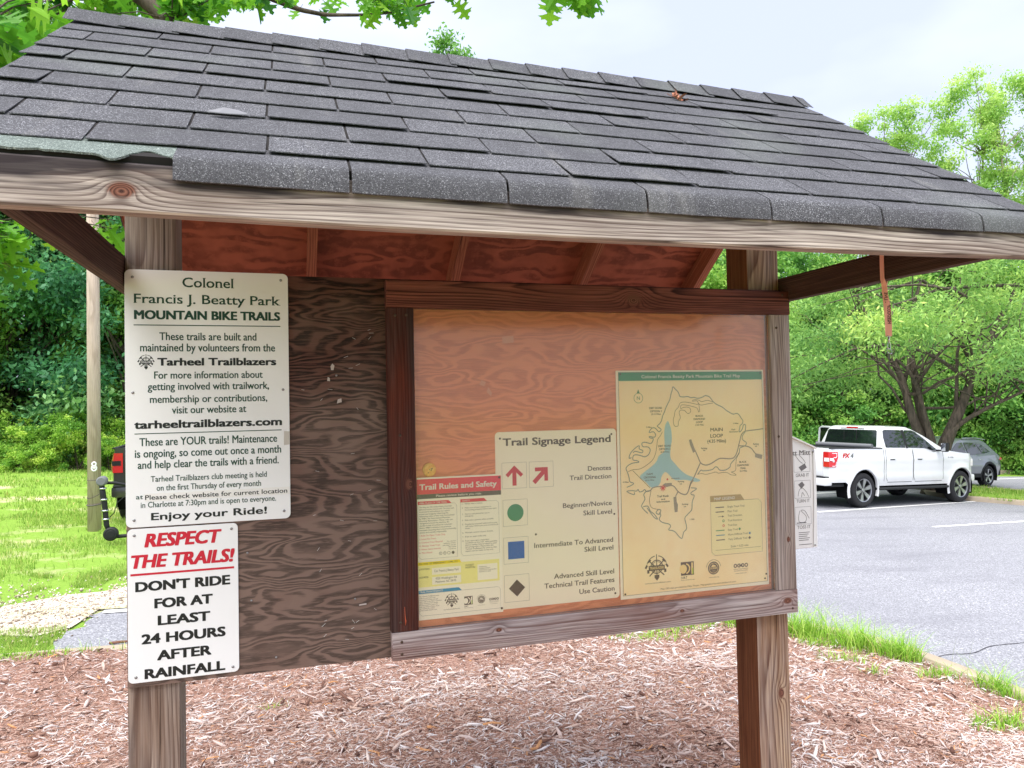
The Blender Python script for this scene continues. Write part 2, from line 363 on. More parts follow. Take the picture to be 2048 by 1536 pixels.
def smooth2(pts, k=4):
    out = []; n = len(pts)
    for i in range(n-1):
        p0, p1, p2, p3 = [np.array(pts[max(0, min(n-1, i+j))]) for j in (-1, 0, 1, 2)]
        for s in range(k):
            u = s/k; out.append(tuple(.5*((2*p1)+(-p0+p2)*u+(2*p0-5*p1+4*p2-p3)*u*u+(-p0+3*p1-3*p2+p3)*u**3)))
    return out+[tuple(pts[-1])]
def disc(mb, x, z, r, y, n=28, tone=None, rx=None): mb.poly_xz([(x+(rx or r)*math.cos(2*PI*k/n), z+r*math.sin(2*PI*k/n)) for k in range(n)], y, tone=tone)
def ring(mb, x, z, r, wd, y, n=28, a0=0, a1=2*PI, tone=None):
    full = abs(a1-a0-2*PI) < 1e-6
    ribbon(mb, [(x+r*math.cos(a0+(a1-a0)*k/n), z+r*math.sin(a0+(a1-a0)*k/n)) for k in range(n if full else n+1)], wd, y, full, tone)
def rect(mb, x0, x1, z0, z1, y, tone=None): mb.poly_xz([(x0, z0), (x1, z0), (x1, z1), (x0, z1)], y, tone=tone)
def frame(mb, x0, x1, z0, z1, wd, y): ribbon(mb, [(x0, z0), (x1, z0), (x1, z1), (x0, z1)], wd, y, True)
def rrect(x0, x1, z0, z1, r, n=6):
    out = []
    for cx, cz, a in ((x1-r, z1-r, 0), (x0+r, z1-r, PI/2), (x0+r, z0+r, PI), (x1-r, z0+r, 1.5*PI)):
        out += [(cx+r*math.cos(a+PI/2*k/n), cz+r*math.sin(a+PI/2*k/n)) for k in range(n+1)]
    return out
def sign_board(name, label, cat, x0, x1, z0, z1, yf, th, r, mat, group=None):
    mb = MB(); mb.poly_xz(rrect(x0, x1, z0, z1, r), yf, yf+th)
    o = mb.build(name, mat); tag(o, label, cat, group); soften(o, .0006, 1); return o
def screws(par, pts, y, r=.0042, mat=None):
    for x, z in pts:
        mb = MB(); mb.lathe([(0, -.0018), (r*.35, -.0018), (r*.4, -.0012), (r*.85, -.0016), (r, -.0004), (r, .001), (0, .001)], (x, y, z), 'y', 14)
        mb.build('screw', mat or SCREW, par, smooth=True)

# ---------------------------------------------------------------- the ground and what covers it
def gz(x): return -.28-.045*min(45, max(-14, x))
def smst(a, b, x): t = min(1, max(0, (x-a)/(b-a))); return t*t*(3-2*t)
def edge_right(y): return 5.22+.10*math.sin(y*.9)-(max(0, y-2.6)**2)*.55     # mulch edge towards the lot, right
BACK = 4.02
def bed_h(x, y):                                   # height of the mulch bed, dished a little at its edges
    d = min(edge_right(y)-x, 3.95-y)
    top = -.02-.055*max(0, math.hypot(x-1.1, y-.1)-1.0)
    e = gz(x)+.10
    t = smst(0, 2.6, d); return e*(1-t)+max(top, e)*t + .022*mnoise.noise((x*1.3, y*1.3, 0))+.012*mnoise.noise((x*5, y*5, 3))

def ground_mat():
    t = NT('lawn_soil'); co = t.coord(); n = t.noise(co, .55, 5, .62); f = t.noise(co, 22, 4, .7); g = t.noise(co, 160, 3, .6)
    soil = t.mix(g, S(196, 178, 146), S(228, 212, 184)); gr = t.mix(f, S(104, 146, 52), S(160, 192, 84)); gr = t.mix(t.math('MULTIPLY', g, .4), gr, S(90, 118, 52))
    c = t.mix(t.ramp(n, (.30, 0), (.46, 1)), soil, gr)
    return t.finish(c, .95, .1, t.bump(g, .6, .02))
xs = sorted(set([-220, -120, -70, -45, -30, -22, -14]+[x for x in range(-12, 46, 2)]+[60, 90, 140, 220])); ys_ = [-160, -60, -20, -8, -2, 2, 4, 6, 8, 10, 13, 16, 20, 25, 30, 40, 60, 100, 180, 260]
mb = MB(); mb.add([(x, y, gz(x)-.012+(.015*mnoise.noise((x*.4, y*.4, 0)) if (x < -2 and y > 2) else 0)) for y in ys_ for x in xs], [(j*len(xs)+i, j*len(xs)+i+1, (j+1)*len(xs)+i+1, (j+1)*len(xs)+i) for j in range(len(ys_)-1) for i in range(len(xs)-1)])
tag(mb.build('ground', ground_mat(), origin=(0, 0, 0)), kind='structure')

def asphalt_mat():
    t = NT('asphalt'); co = t.coord(); v = t.n('ShaderNodeTexVoronoi', {'Scale': 95.0}); t.set(v.inputs['Vector'], co)
    gs = t.n('ShaderNodeSeparateColor'); t.set(gs.inputs[0], v.outputs['Color'])
    f = t.noise(co, 260, 2, .6); b = t.noise(co, .35, 5, .6); m = t.noise(t.map(co, (.25, 1.5, 1)), 1.2, 4, .6)
    c = t.ramp(gs.outputs[0], (0, S(110, 110, 115)), (.5, S(146, 147, 153)), (.92, S(170, 171, 178)), (1, S(210, 210, 214)))
    c = t.mix(t.math('MULTIPLY', f, .35), c, S(104, 105, 112)); c = t.mix(t.math('MULTIPLY', t.ramp(b, (.4, 0), (.7, 1)), .35), c, S(120, 121, 128)); c = t.mix(t.math('MULTIPLY', t.ramp(m, (.52, 0), (.75, 1)), .6), c, S(112, 112, 120))
    return t.finish(c, .85, .25, t.bump(gs.outputs[0], .5, .006))
ASPH = asphalt_mat()
def sheet(name, pts, mat, dz, sub=2.0, kind='structure'):
    """flat outline laid on the sloping ground"""
    bm = bmesh.new(); vs = [bm.verts.new((x, y, 0)) for x, y in pts]; bm.faces.new(vs); bm.normal_update()
    bmesh.ops.triangulate(bm, faces=bm.faces[:])
    for _ in range(60):
        es = [e for e in bm.edges if abs(e.verts[0].co.x-e.verts[1].co.x) > 46]
        if not es: break
        bmesh.ops.subdivide_edges(bm, edges=es, cuts=1); bmesh.ops.triangulate(bm, faces=bm.faces[:])
    for v in bm.verts: v.co.z = gz(v.co.x)+dz
    me = bpy.data.meshes.new(name); bmesh.ops.recalc_face_normals(bm, faces=bm.faces[:])
    for f in bm.faces:
        if f.normal.z < 0: f.normal_flip()
    bm.to_mesh(me); bm.free(); me.materials.append(mat)
    o = bpy.data.objects.new(name, me); COL.objects.link(o); return tag(o, kind=kind)
rg = random.Random(21)
def ragged(a, b, n, amp):
    return [(a[0]+(b[0]-a[0])*i/n+amp*mnoise.noise((i*.9, a[0], a[1])), a[1]+(b[1]-a[1])*i/n+amp*mnoise.noise((a[1], i*.9, a[0]))) for i in range(n)]
lot = ragged((-1.20, 3.9), (-1.42, 4.6), 4, .1)+ragged((-1.42, 4.6), (-1.30, 5.5), 12, .10)+[(-1.25, 5.56), (4.5, 5.9), (6.5, 9), (7.0, 18.6), (24.5, 18.6), (44.9, 17.6), (44.9, -60), (5.12, -60), (5.12, 2.4), (4.6, 3.6), (4.0, 3.9)]
sheet('parking_lot', lot, ASPH, .0)
GRAVEL = None
def gravel_mat():
    t = NT('pale_gravel'); co = t.coord(); v = t.n('ShaderNodeTexVoronoi', {'Scale': 60.0}); t.set(v.inputs['Vector'], co); gs = t.n('ShaderNodeSeparateColor'); t.set(gs.inputs[0], v.outputs['Color'])
    c = t.ramp(gs.outputs[0], (0, S(146, 132, 116)), (.5, S(196, 184, 168)), (1, S(232, 222, 210))); b = t.noise(co, 1.6, 4, .6); c = t.mix(t.math('MULTIPLY', t.ramp(b, (.5, 0), (.65, 1)), .5), c, S(150, 160, 90))
    return t.finish(c, .95, .1, t.bump(gs.outputs[0], .8, .01))
GRAVEL = gravel_mat()
sheet('gravel_path', ragged((-9, 5.1), (-2.4, 5.0), 10, .22)+ragged((-2.4, 5.0), (-1.46, 4.75), 5, .08)+[(-1.40, 5.0), (-1.32, 5.57)]+[(0, 5.66), (4.4, 5.95)]+ragged((4.4, 6.7), (-.6, 6.9), 8, .2)+ragged((-.6, 6.9), (-1.5, 6.35), 7, .15)+ragged((-1.5, 6.35), (-2.5, 5.75), 9, .18)+ragged((-2.5, 5.75), (-9, 5.9), 14, .25), GRAVEL, .004)
LINE = paint('road_paint', (.80, .80, .80), .7, .3, .25)
def stripe(a, b, wd=.1, dz=.005):
    a, b = Vector(a), Vector(b); d = (b-a).normalized(); p = Vector((-d.y, d.x))*wd/2
    sheet('parking_line', [tuple(a+p), tuple(a-p), tuple(b-p), tuple(b+p)], LINE, dz)
stripe((11.25, 10.77), (17.0, 11.98)); stripe((12.1, 8.627), (17.9, 9.31)); stripe((12.6, 6.1), (18.3, 6.7)); stripe((11.0, 13.4), (16.4, 14.6)); stripe((-1.25, 5.46), (4.3, 5.82), .11, .009)
stripe((19.9, 13.3), (26.0, 15.4)); stripe((20.6, 10.6), (26.6, 12.4)); stripe((22.6, 17.2), (30, 18.6))
CONC = plain('kerb_concrete', S(172, 158, 140), .9, .15)
def kerb(pts, wd=.15, h=.125, name='kerb', closed=False):
    mb = MB(); P = [Vector((a, b)) for a, b in pts]; n = len(P); vs = []
    for i in range(n):
        a = P[i-1] if (i or closed) else P[i]; b = P[(i+1) % n] if (i < n-1 or closed) else P[i]
        d = (b-a).normalized(); q = Vector((-d.y, d.x))*wd/2
        for s, z in ((1, -.15), (1, h-.02), (.8, h), (-.8, h), (-1, h-.02), (-1, -.15)):
            x, y = P[i].x+q.x*s, P[i].y+q.y*s; vs.append((x, y, gz(x)+z+.004*mnoise.noise((x*2, y*2, 7))))
    m = n if closed else n-1
    mb.add(vs, [(i*6+k, i*6+k+1, ((i+1) % n)*6+k+1, ((i+1) % n)*6+k) for i in range(m) for k in range(5)]); return tag(sharp(mb.build(name, CONC, origin=(0, 0, 0)), 50), kind='structure')
kerb([(5.30, -20)]+[(edge_right(y)+.09, y) for y in np.linspace(-3, 3.3, 20)]+[(4.55, 3.72), (4.1, 3.95), (3.3, 4.06), (1.5, 4.07), (.2, 4.05), (-1.25, 3.98), (-2.6, 3.9), (-9, 3.8)], .16, .10)
# tree island and the far verge
isl = [(17.15, 13.6), (16.98, 12.9), (17.03, 12.1), (17.3, 11.7), (17.7, 11.0), (18.9, 5), (20.3, -4), (22.3, -4), (21.3, 6), (20.9, 11.5), (20.6, 12.9), (20.1, 13.9), (19.4, 14.6), (18.2, 14.6)]
kerb(isl, .18, .12, 'kerb', True)
sheet('island_soil', isl, ground_mat(), .10)
far = [(24, 19.2), (30, 19.9), (44, 19.2), (70, 16)]
mb = MB(); vs = []
for x, y in far: vs += [(x, y, gz(x)+.14), (x+.3, y+1.3, gz(x)+.15), (x, y, gz(x)-.2)]
mb.add(vs, [(i*3, i*3+1, (i+1)*3+1, (i+1)*3) for i in range(3)]+[(i*3+2, i*3, (i+1)*3, (i+1)*3+2) for i in range(3)]); tag(mb.build('far_path', CONC, origin=(0, 0, 0)), kind='structure')

# thin crack in the lot
t_ = NT('crack_dark'); CRK = t_.finish(S(70, 70, 76), .95, .1)
mb = MB(); pts = [(5.55, 2.50), (5.8, 2.60), (6.1, 2.585), (6.45, 2.70), (6.9, 2.72), (7.6, 2.86), (8.6, 2.95)]; pts = [(a+.01*mnoise.noise((i, 3, 0)), b+.012*mnoise.noise((i*1.7, 1, 0))) for i, (a, b) in enumerate(smooth2(pts, 8))]
vs = []
for i, (a, b) in enumerate(pts): wd = .006+.004*mnoise.noise((i*.6, 9, 0)); vs += [(a, b+wd, gz(a)+.003), (a, b-wd, gz(a)+.003)]
mb.add(vs, [(2*i, 2*i+1, 2*i+3, 2*i+2) for i in range(len(pts)-1)]); tag(mb.build('pavement_crack', CRK, origin=(0, 0, 0)), kind='structure')

# mulch bed and its chips
def mulch_base():
    t = NT('mulch_soil'); co = t.coord(); v = t.n('ShaderNodeTexVoronoi', {'Scale': 26.0}); t.set(v.inputs['Vector'], t.map(co, (1, 2.2, 1))); gs = t.n('ShaderNodeSeparateColor'); t.set(gs.inputs[0], v.outputs['Color'])
    v2 = t.n('ShaderNodeTexVoronoi', {'Scale': 120.0}); t.set(v2.inputs['Vector'], t.map(co, (1, 1.7, 1))); g2 = t.n('ShaderNodeSeparateColor'); t.set(g2.inputs[0], v2.outputs['Color'])
    c = t.mix(.55, t.ramp(gs.outputs[0], (0, S(76, 52, 44)), (.5, S(140, 104, 90)), (1, S(186, 152, 138))), t.ramp(g2.outputs[0], (0, S(70, 48, 40)), (.6, S(164, 122, 104)), (1, S(216, 190, 178))))
    return t.finish(c, .95, .1, t.bump(g2.outputs[0], .9, .012))
nx, ny = 90, 60; X0, X1, Yb0, Yb1 = -7.0, 5.25, -5.5, 3.98; vs = []
for j in range(ny+1):
    y = Yb0+(Yb1-Yb0)*j/ny
    for i in range(nx+1):
        x = X0+(min(edge_right(max(y, -3)), X1)-X0)*i/nx; vs.append((x, y, bed_h(x, y)))
mb = MB(); mb.add(vs, [(j*(nx+1)+i, j*(nx+1)+i+1, (j+1)*(nx+1)+i+1, (j+1)*(nx+1)+i) for j in range(ny) for i in range(nx)])
o = mb.build('mulch_bed', mulch_base(), origin=(0, 0, 0), smooth=True); tag(o, kind='structure')

def fast_mesh(name, V, F, mat, tone=None, kind='stuff', parent=None, loc=None):
    """many small faces at once; F is an (n, k) array"""
    me = bpy.data.meshes.new(name); V = np.asarray(V, np.float32); F = np.asarray(F, np.int32); n, k = F.shape
    me.vertices.add(len(V)); me.vertices.foreach_set('co', V.ravel()); me.loops.add(n*k); me.loops.foreach_set('vertex_index', F.ravel())
    me.polygons.add(n); me.polygons.foreach_set('loop_start', np.arange(0, n*k, k, dtype=np.int32)); me.update(calc_edges=True)
    if tone is not None:
        a = me.attributes.new('tone', 'FLOAT', 'POINT'); a.data.foreach_set('value', np.asarray(tone, np.float32))
    me.materials.append(mat); o = bpy.data.objects.new(name, me); COL.objects.link(o)
    if kind: o['kind'] = kind
    if parent is not None: o.parent = parent
    if loc is not None: o.location = loc
    return o
def chip_mat():
    t = NT('mulch_chip'); tn = t.attr(); co = t.coord(); f = t.noise(t.map(co, (60, 60, 60)), 1.0, 3, .6)
    c = t.ramp(tn, (0, S(70, 46, 40)), (.12, S(124, 92, 80)), (.28, S(172, 138, 122)), (.45, S(198, 172, 158)), (.63, S(210, 190, 182)), (.80, S(218, 210, 210)), (.94, S(236, 231, 228)), (1, S(206, 152, 108)))
    c = t.mix(t.math('MULTIPLY', f, .4), c, t.mix(.5, c, S(110, 80, 70), 'MULTIPLY')); return t.finish(c, .9, .15)
def chips(n, region, lmin, lmax, lift, seed):
    rg = np.random.default_rng(seed); x0, x1, y0, y1 = region; V, F, T = [], [], []
    xs = rg.uniform(x0, x1, n*2); ys2 = rg.uniform(y0, y1, n*2); k = 0
    for x, y in zip(xs, ys2):
        if k >= n: break
        if x > edge_right(y)-.03 or y > 3.93: continue
        if rg.random() < .15 and mnoise.noise((x*1.1, y*1.1, 8)) > .1: continue
        L_ = lmin+(lmax-lmin)*rg.random()**2.4; W_ = L_*(rg.uniform(.05, .19) if seed != 6 else rg.uniform(.3, .6)); H_ = W_*rg.uniform(.25, .6)
        W_ = max(W_, .003); a = rg.normal(0, 1.0)+.5*mnoise.noise((x*2, y*2, 5)); p = rg.normal(0, .22); z = bed_h(x, y)+lift*rg.random()+H_*.4
        ca, sa, cp, sp = math.cos(a), math.sin(a), math.cos(p), math.sin(p)
        d = np.array([ca*cp, sa*cp, sp]); q = np.array([-sa, ca, rg.normal(0, .25)]); u = np.cross(d, q); c = np.array([x, y, z])
        bend = rg.normal(0, .06)*L_; tone = float(np.clip(rg.beta(2.2, 1.6)+.38*mnoise.noise((x*1.5, y*1.5, 2))+.2*mnoise.noise((x*5, y*5, 6)), 0, .96)) if rg.random() > .03 else 1.0
        if seed == 6: tone = rg.uniform(.02, .35)
        o = len(V)
        for s, wk, bz in ((-.5, rg.uniform(.15, .8), 0), (0, 1, bend), (.5, rg.uniform(.1, .8), 0)):
            m = c+d*L_*s+u*bz
            V += [m+q*W_*wk/2+u*H_/2, m-q*W_*wk/2+u*H_/2, m-q*W_*wk/2-u*H_/2, m+q*W_*wk/2-u*H_/2]
        for s in (0, 4): F += [(o+s, o+s+1, o+s+5, o+s+4), (o+s+1, o+s+2, o+s+6, o+s+5), (o+s+3, o+s, o+s+4, o+s+7)]
        F += [(o, o+3, o+2, o+1), (o+8, o+9, o+10, o+11)]; T += [tone]*12; k += 1
    return V, F, T
V, F, T = [], [], []
for args in ((30000, (-1.9, 5.3, .9, 3.95), .014, .048, .012, 1), (15000, (-1.3, 4.6, .9, 2.6), .012, .05, .016, 4), (9000, (1.6, 5.2, .2, .95), .014, .055, .016, 7), (5000, (-1.8, 5.3, .4, 3.95), .035, .11, .024, 2), (1100, (-1.8, 5.3, .4, 3.95), .015, .05, .026, 6), (1500, (-3.5, 5.2, -3.2, .9), .02, .09, .012, 3)):
    v, f, t = chips(*args); F += [tuple(i+len(V) for i in q) for q in f]; V += v; T += t
fast_mesh('mulch_chips', np.array(V), np.array(F), chip_mat(), T)

# grass blades
def blade_mat(name, a, b, c_):
    t = NT(name); tn = t.attr(); col = t.ramp(tn, (0, a), (.5, b), (.9, c_), (1, S(206, 190, 120)))
    p = t.n('ShaderNodeBsdfPrincipled', {'Roughness': .55, 'Specular IOR Level': .25}); t.set(p.inputs['Base Color'], col)
    tr = t.n('ShaderNodeBsdfTranslucent'); t.set(tr.inputs['Color'], col); m = t.n('ShaderNodeMixShader', {0: .35}); t.t.links.new(p.outputs[0], m.inputs[1]); t.t.links.new(tr.outputs[0], m.inputs[2]); t.t.links.new(m.outputs[0], t.out.inputs['Surface']); return t.m
GRASS = blade_mat('grass_blade', S(98, 136, 54), S(148, 184, 76), S(202, 212, 126))
def blades(pts, hmin, hmax, wd, lean, seed, seg=2):
    """pts: (x, y, z, spread direction or None); each blade a bent tapering strip"""
    rg = np.random.default_rng(seed); n = len(pts); P = np.asarray(pts, float)[:, :3]
    h = hmin+(hmax-hmin)*rg.random(n)**1.5; a = rg.uniform(0, 2*PI, n); ln = np.abs(rg.normal(lean, lean*.5, n))*h
    d = np.stack([np.cos(a), np.sin(a), np.zeros(n)], 1); pa = a+PI/2+rg.normal(0, .5, n); q = np.stack([np.cos(pa), np.sin(pa), np.zeros(n)], 1)
    w_ = wd*rg.uniform(.6, 1.3, n); z = np.array([0, 0, 1.0]); rows = []
    for s in range(seg+1):
        u = s/seg; c = P+d*(ln*u**2)[:, None]+z*(h*(u-.28*u*u*np.minimum(1, ln/h)))[:, None]; ww = (w_*(1-u*.92))[:, None]*.5
        rows += [c+q*ww, c-q*ww]
    V = np.stack(rows, 1).reshape(-1, 3); k = 2*(seg+1); b = np.arange(n)[:, None]*k
    F = np.concatenate([b+np.array([[2*s, 2*s+1, 2*s+3, 2*s+2]]) for s in range(seg)], 0); tone = np.repeat(np.clip(rg.normal(.5, .22, n), 0, 1), k)
    return V, F, tone
def join(parts):
    V, F, T, o = [], [], [], 0
    for v, f, t in parts: V.append(v); F.append(f+o); T.append(t); o += len(v)
    return np.concatenate(V), np.concatenate(F), np.concatenate(T)
def in_lot(x, y): return (x > -1.35+.5*max(0, y-5.2)) and y > 3.9
rg = np.random.default_rng(31); parts = []
def lawn(n, x0, x1, y0, y1, hmin, hmax, wd, seed, thr=-.06):
    r = np.random.default_rng(seed); pts = []
    while len(pts) < n:
        x, y = r.uniform(x0, x1), r.uniform(y0, y1); ed = -1.35 if y < 5.2 else -1.35+.55*(y-5.2)
        if 4.0 < y < 5.5 and x > -1.42: continue
        if 5.5 <= y < 7.2+.1*x and x > -1.45: continue
        dens = -.05+mnoise.noise((x*.9, y*.9, 1.5))+.5*mnoise.noise((x*2.7, y*2.7, 4))
        if 5.0 < y < 6.1 or (6.1 <= y < 6.9 and x > -2.6):
            if dens < .05: continue
        elif dens < thr and r.random() > .06: continue
        pts.append((x, y, gz(x)-.012))
    return blades(pts, hmin, hmax, wd, .5, seed)
parts.append(lawn(16000, -3.6, -1.0, 3.8, 5.3, .03, .10, .006, 40, -.7)); parts.append(lawn(12000, -4.2, -1.0, 5.0, 7.4, .03, .085, .0065, 41)); parts.append(lawn(30000, -6.5, 1.0, 6.8, 12.5, .04, .09, .010, 42, -.12)); parts.append(lawn(26000, -14, 2.5, 12, 24, .06, .13, .02, 43, -.15))
tag(fast_mesh('lawn_grass', *join(parts)[:2], GRASS, join(parts)[2]), kind='stuff')
# weeds and grass tufts round the bed edge
def tuft(cx, cy, rx, ry, n, hmin, hmax, wd, seed, lean=.8):
    n = int(n*.5); hmax *= 1.2
    r = np.random.default_rng(seed); pts = []
    for _ in range(n):
        a, q = r.uniform(0, 2*PI), r.random()**.8; x, y = cx+rx*q*math.cos(a), cy+ry*q*math.sin(a)
        zb = bed_h(x, y) if (x < edge_right(y) and y < 3.97) else gz(x)
        pts.append((x, y, zb-.005))
    return blades(pts, hmin, hmax, wd, lean, seed+100, 3)
T_ = [tuft(3.75, 3.55, .42, .28, 900, .06, .17, .007, 1), tuft(3.35, 3.25, .38, .22, 500, .03, .09, .008, 2), tuft(4.35, 3.45, .34, .22, 800, .08, .22, .007, 3), tuft(4.75, 3.05, .30, .26, 1100, .12, .30, .007, 4), tuft(4.95, 2.65, .22, .26, 900, .12, .26, .0075, 5), tuft(5.12, 2.38, .16, .16, 700, .10, .24, .008, 6), tuft(4.62, 2.75, .2, .14, 260, .05, .13, .008, 7), tuft(4.55, 2.36, .26, .14, 220, .03, .09, .008, 8), tuft(5.25, 1.62, .14, .2, 520, .08, .22, .007, 9), tuft(5.05, 1.95, .20, .10, 260, .04, .11, .008, 10), tuft(4.55, 2.05, .14, .08, 130, .03, .09, .008, 11), tuft(4.72, 1.13, .28, .1, 380, .04, .12, .009, 12), tuft(4.5, 1.08, .14, .07, 120, .03, .08, .008, 13),
      tuft(-.75, 3.95, .5, .07, 200, .03, .10, .006, 14), tuft(-1.55, 3.95, .55, .16, 1300, .03, .09, .007, 15), tuft(-2.3, 4.2, .6, .4, 2200, .04, .11, .007, 16), tuft(.35, 2.35, .1, .07, 60, .02, .05, .006, 17), tuft(-.35, 2.9, .05, .04, 25, .03, .08, .005, 18), tuft(.05, 3.96, .5, .05, 120, .03, .09, .006, 19)]
r2 = np.random.default_rng(77); st = []
for cx, cy, n in ((4.75, 3.1, 26), (4.45, 3.5, 16), (5.2, 1.7, 8), (3.9, 3.6, 8)): st += [(cx+r2.normal(0, .16), cy+r2.normal(0, .12), gz(cx)+.06) for _ in range(n)]
T_.append(blades(st, .28, .46, .0035, .45, 501, 4))
V, F, T = join(T_[:-1]); tag(fast_mesh('edge_weeds', V, F, blade_mat('weed_blade', S(90, 142, 42), S(148, 198, 66), S(204, 226, 118)), T), kind='stuff')
V, F, T = T_[-1]; tag(fast_mesh('seed_stalks', V, F, blade_mat('stalk_blade', S(112, 130, 70), S(140, 156, 90), S(170, 170, 110)), T), kind='stuff')
pi_ = []
r3 = np.random.default_rng(5)
while len(pi_) < 9000:
    x, y = r3.uniform(16.9, 22.3), r3.uniform(3, 14.5)
    if x < 17.1+max(0, (11.9-y))*.19 or x > 20.3+.1*(11-y): continue
    if mnoise.noise((x*.8, y*.8, 3)) < -.05 and r3.random() > .15: continue
    pi_.append((x, y, gz(x)+.09))
V, F, T = blades(pi_, .05, .13, .02, .5, 61); tag(fast_mesh('island_grass', V, F, GRASS, T), kind='stuff')
pv = [(x, y, gz(x)+.0) for x, y in zip(r3.uniform(22, 60, 9000), r3.uniform(20.5, 27, 9000))]
V, F, T = blades(pv, .1, .3, .05, .5, 62); tag(fast_mesh('verge_grass', V, F, GRASS, T), kind='stuff')

# loose pebbles and bits that blur the edges of the gravel
def pebbles(pts, rmin, rmax, seed):
    rg = np.random.default_rng(seed); V, F, T = [], [], []; base = np.array([(1, 0, 0), (0, 1, 0), (-1, 0, 0), (0, -1, 0), (0, 0, .8), (0, 0, -.6)]); fs = [(0, 1, 4), (1, 2, 4), (2, 3, 4), (3, 0, 4), (1, 0, 5), (2, 1, 5), (3, 2, 5), (0, 3, 5)]
    for x, y, z in pts:
        r = rmin+(rmax-rmin)*rg.random()**2; o = len(V); a = rg.uniform(0, 6.28); ca, sa = math.cos(a), math.sin(a); sc = rg.uniform(.6, 1.2, 3)
        for b in base: q = b*sc*r; V.append((x+q[0]*ca-q[1]*sa, y+q[0]*sa+q[1]*ca, z+q[2])); T.append(0)
        T[-6:] = [rg.random()]*6; F += [(o+i, o+j, o+k) for i, j, k in fs]
    return np.array(V), np.array(F), np.array(T)
rp2 = np.random.default_rng(8); pp = []
while len(pp) < 5200:
    x = rp2.uniform(-3.6, .4); c_ = 5.55 if x < -1.4 else 6.15; y = c_+rp2.normal(0, .55)
    if y < 4.0 or (x > -1.3 and y < 5.6 and rp2.random() > .03): continue
    pp.append((x, y, gz(x)+.006))
tp = NT('pebble'); cp = tp.ramp(tp.attr(), (0, S(120, 104, 90)), (.5, S(190, 176, 158)), (1, S(236, 228, 216)))
V, F, T = pebbles(pp, .006, .022, 3); tag(fast_mesh('gravel_stones', V, F, tp.finish(cp, .9, .15), T), kind='stuff')

# ---------------------------------------------------------------- the kiosk
XP = 2.141                                     # left face of the right post
RZ, RY, TH = 2.885, .086, .735/1.036           # ridge height, ridge depth, roof slope
SL = math.hypot(1, TH)
XL, XR = -.14, 2.437
def roofp(s, x, h, back=False):                # s metres down the slope from the ridge, h metres off the deck
    dy = s/SL; sg = 1 if back else -1
    return (x, RY+sg*(dy+h*TH/SL), RZ-dy*TH+h/SL)
kiosk = empty('trail_kiosk', (1.14, .086, 0))
tag(kiosk, 'wooden trail notice kiosk with shingled gable roof on two square posts', 'notice kiosk')
def wbox(name, mat, x0, x1, y0, y1, z0, z1, b=.003, par=None, label=None):
    mb = MB(); mb.box(x0, x1, y0, y1, z0, z1, b); o = mb.build(name, mat, par or kiosk)
    if label: o['label'] = label
    return sharp(o, 50)
wbox('post', W_POST, 0, .14, .016, .156, -.6, 2.805, .006)
pr_ = wbox('post', W_POSTR, XP, XP+.14, .016, .156, -.9, 2.805, .006); pr_.data.materials.append(W_POSTD)
for p_ in pr_.data.polygons:
    if p_.normal.x < -.8: p_.material_index = 1            # the sheltered side has kept its red-brown colour
wbox('back_board', PLY_OUT, .003, XP+.137, .0, .0155, .889, 2.108, .0015)
wbox('display_board', PLY_IN, .849, 2.20, -.004, -.0004, .968, 2.015, .0008, label='unweathered reddish plywood behind the clear pane')
F0, F1 = -.038, -.0005
wbox('frame_rail', W_RAILT, .762, 2.287, F0, F1, 2.010, 2.099, .003, label='reddish brown top rail of the display frame')
wbox('frame_rail', W_RAIL, .765, 2.286, F0, F1, .887, .9755, .003, label='weathered gray bottom rail of the display frame')
wbox('frame_stile', W_STILE, .763, .850, F0+.001, F1, .976, 2.0095, .003, label='dark brown left stile of the display frame')
wbox('frame_stile', W_STILER, 2.196, 2.284, F0+.001, F1, .976, 2.0095, .003, label='gray right stile of the display frame')
# clear plastic pane in front of the sheltered posters
def pane_mat():
    t = NT('hazy_acrylic'); tr = t.n('ShaderNodeBsdfTransparent', {'Color': (1, .985, .95, 1)})
    gl = t.n('ShaderNodeBsdfGlossy', {'Roughness': .12, 'Color': (1, 1, 1, 1)}); df = t.n('ShaderNodeBsdfDiffuse', {'Color': (.85, .72, .60, 1)})
    fr = t.n('ShaderNodeFresnel', {'IOR': 1.45}); hz = t.noise(t.coord(), 2.5, 4, .6)
    m1 = t.n('ShaderNodeMixShader'); t.set(m1.inputs[0], t.math('MULTIPLY', hz, .035)); t.t.links.new(tr.outputs[0], m1.inputs[1]); t.t.links.new(df.outputs[0], m1.inputs[2])
    m2 = t.n('ShaderNodeMixShader'); t.set(m2.inputs[0], t.math('MULTIPLY', fr, .7)); t.t.links.new(m1.outputs[0], m2.inputs[1]); t.t.links.new(gl.outputs[0], m2.inputs[2])
    t.t.links.new(m2.outputs[0], t.out.inputs['Surface']); return t.m
mb = MB(); mb.box(.8505, 2.1955, -.026, -.023, .9765, 2.0092); mb.build('clear_pane', pane_mat(), kiosk)
# arms that carry the front eave, and the same pair at the back
for x0, x1 in ((-.039, -.0008), (XP+.1408, XP+.179)):
    mb = MB(); mb.box(x0, x1, -.911, 1.082, 2.066, 2.157, .003); sharp(mb.build('eave_arm', W_ARM, kiosk), 50)
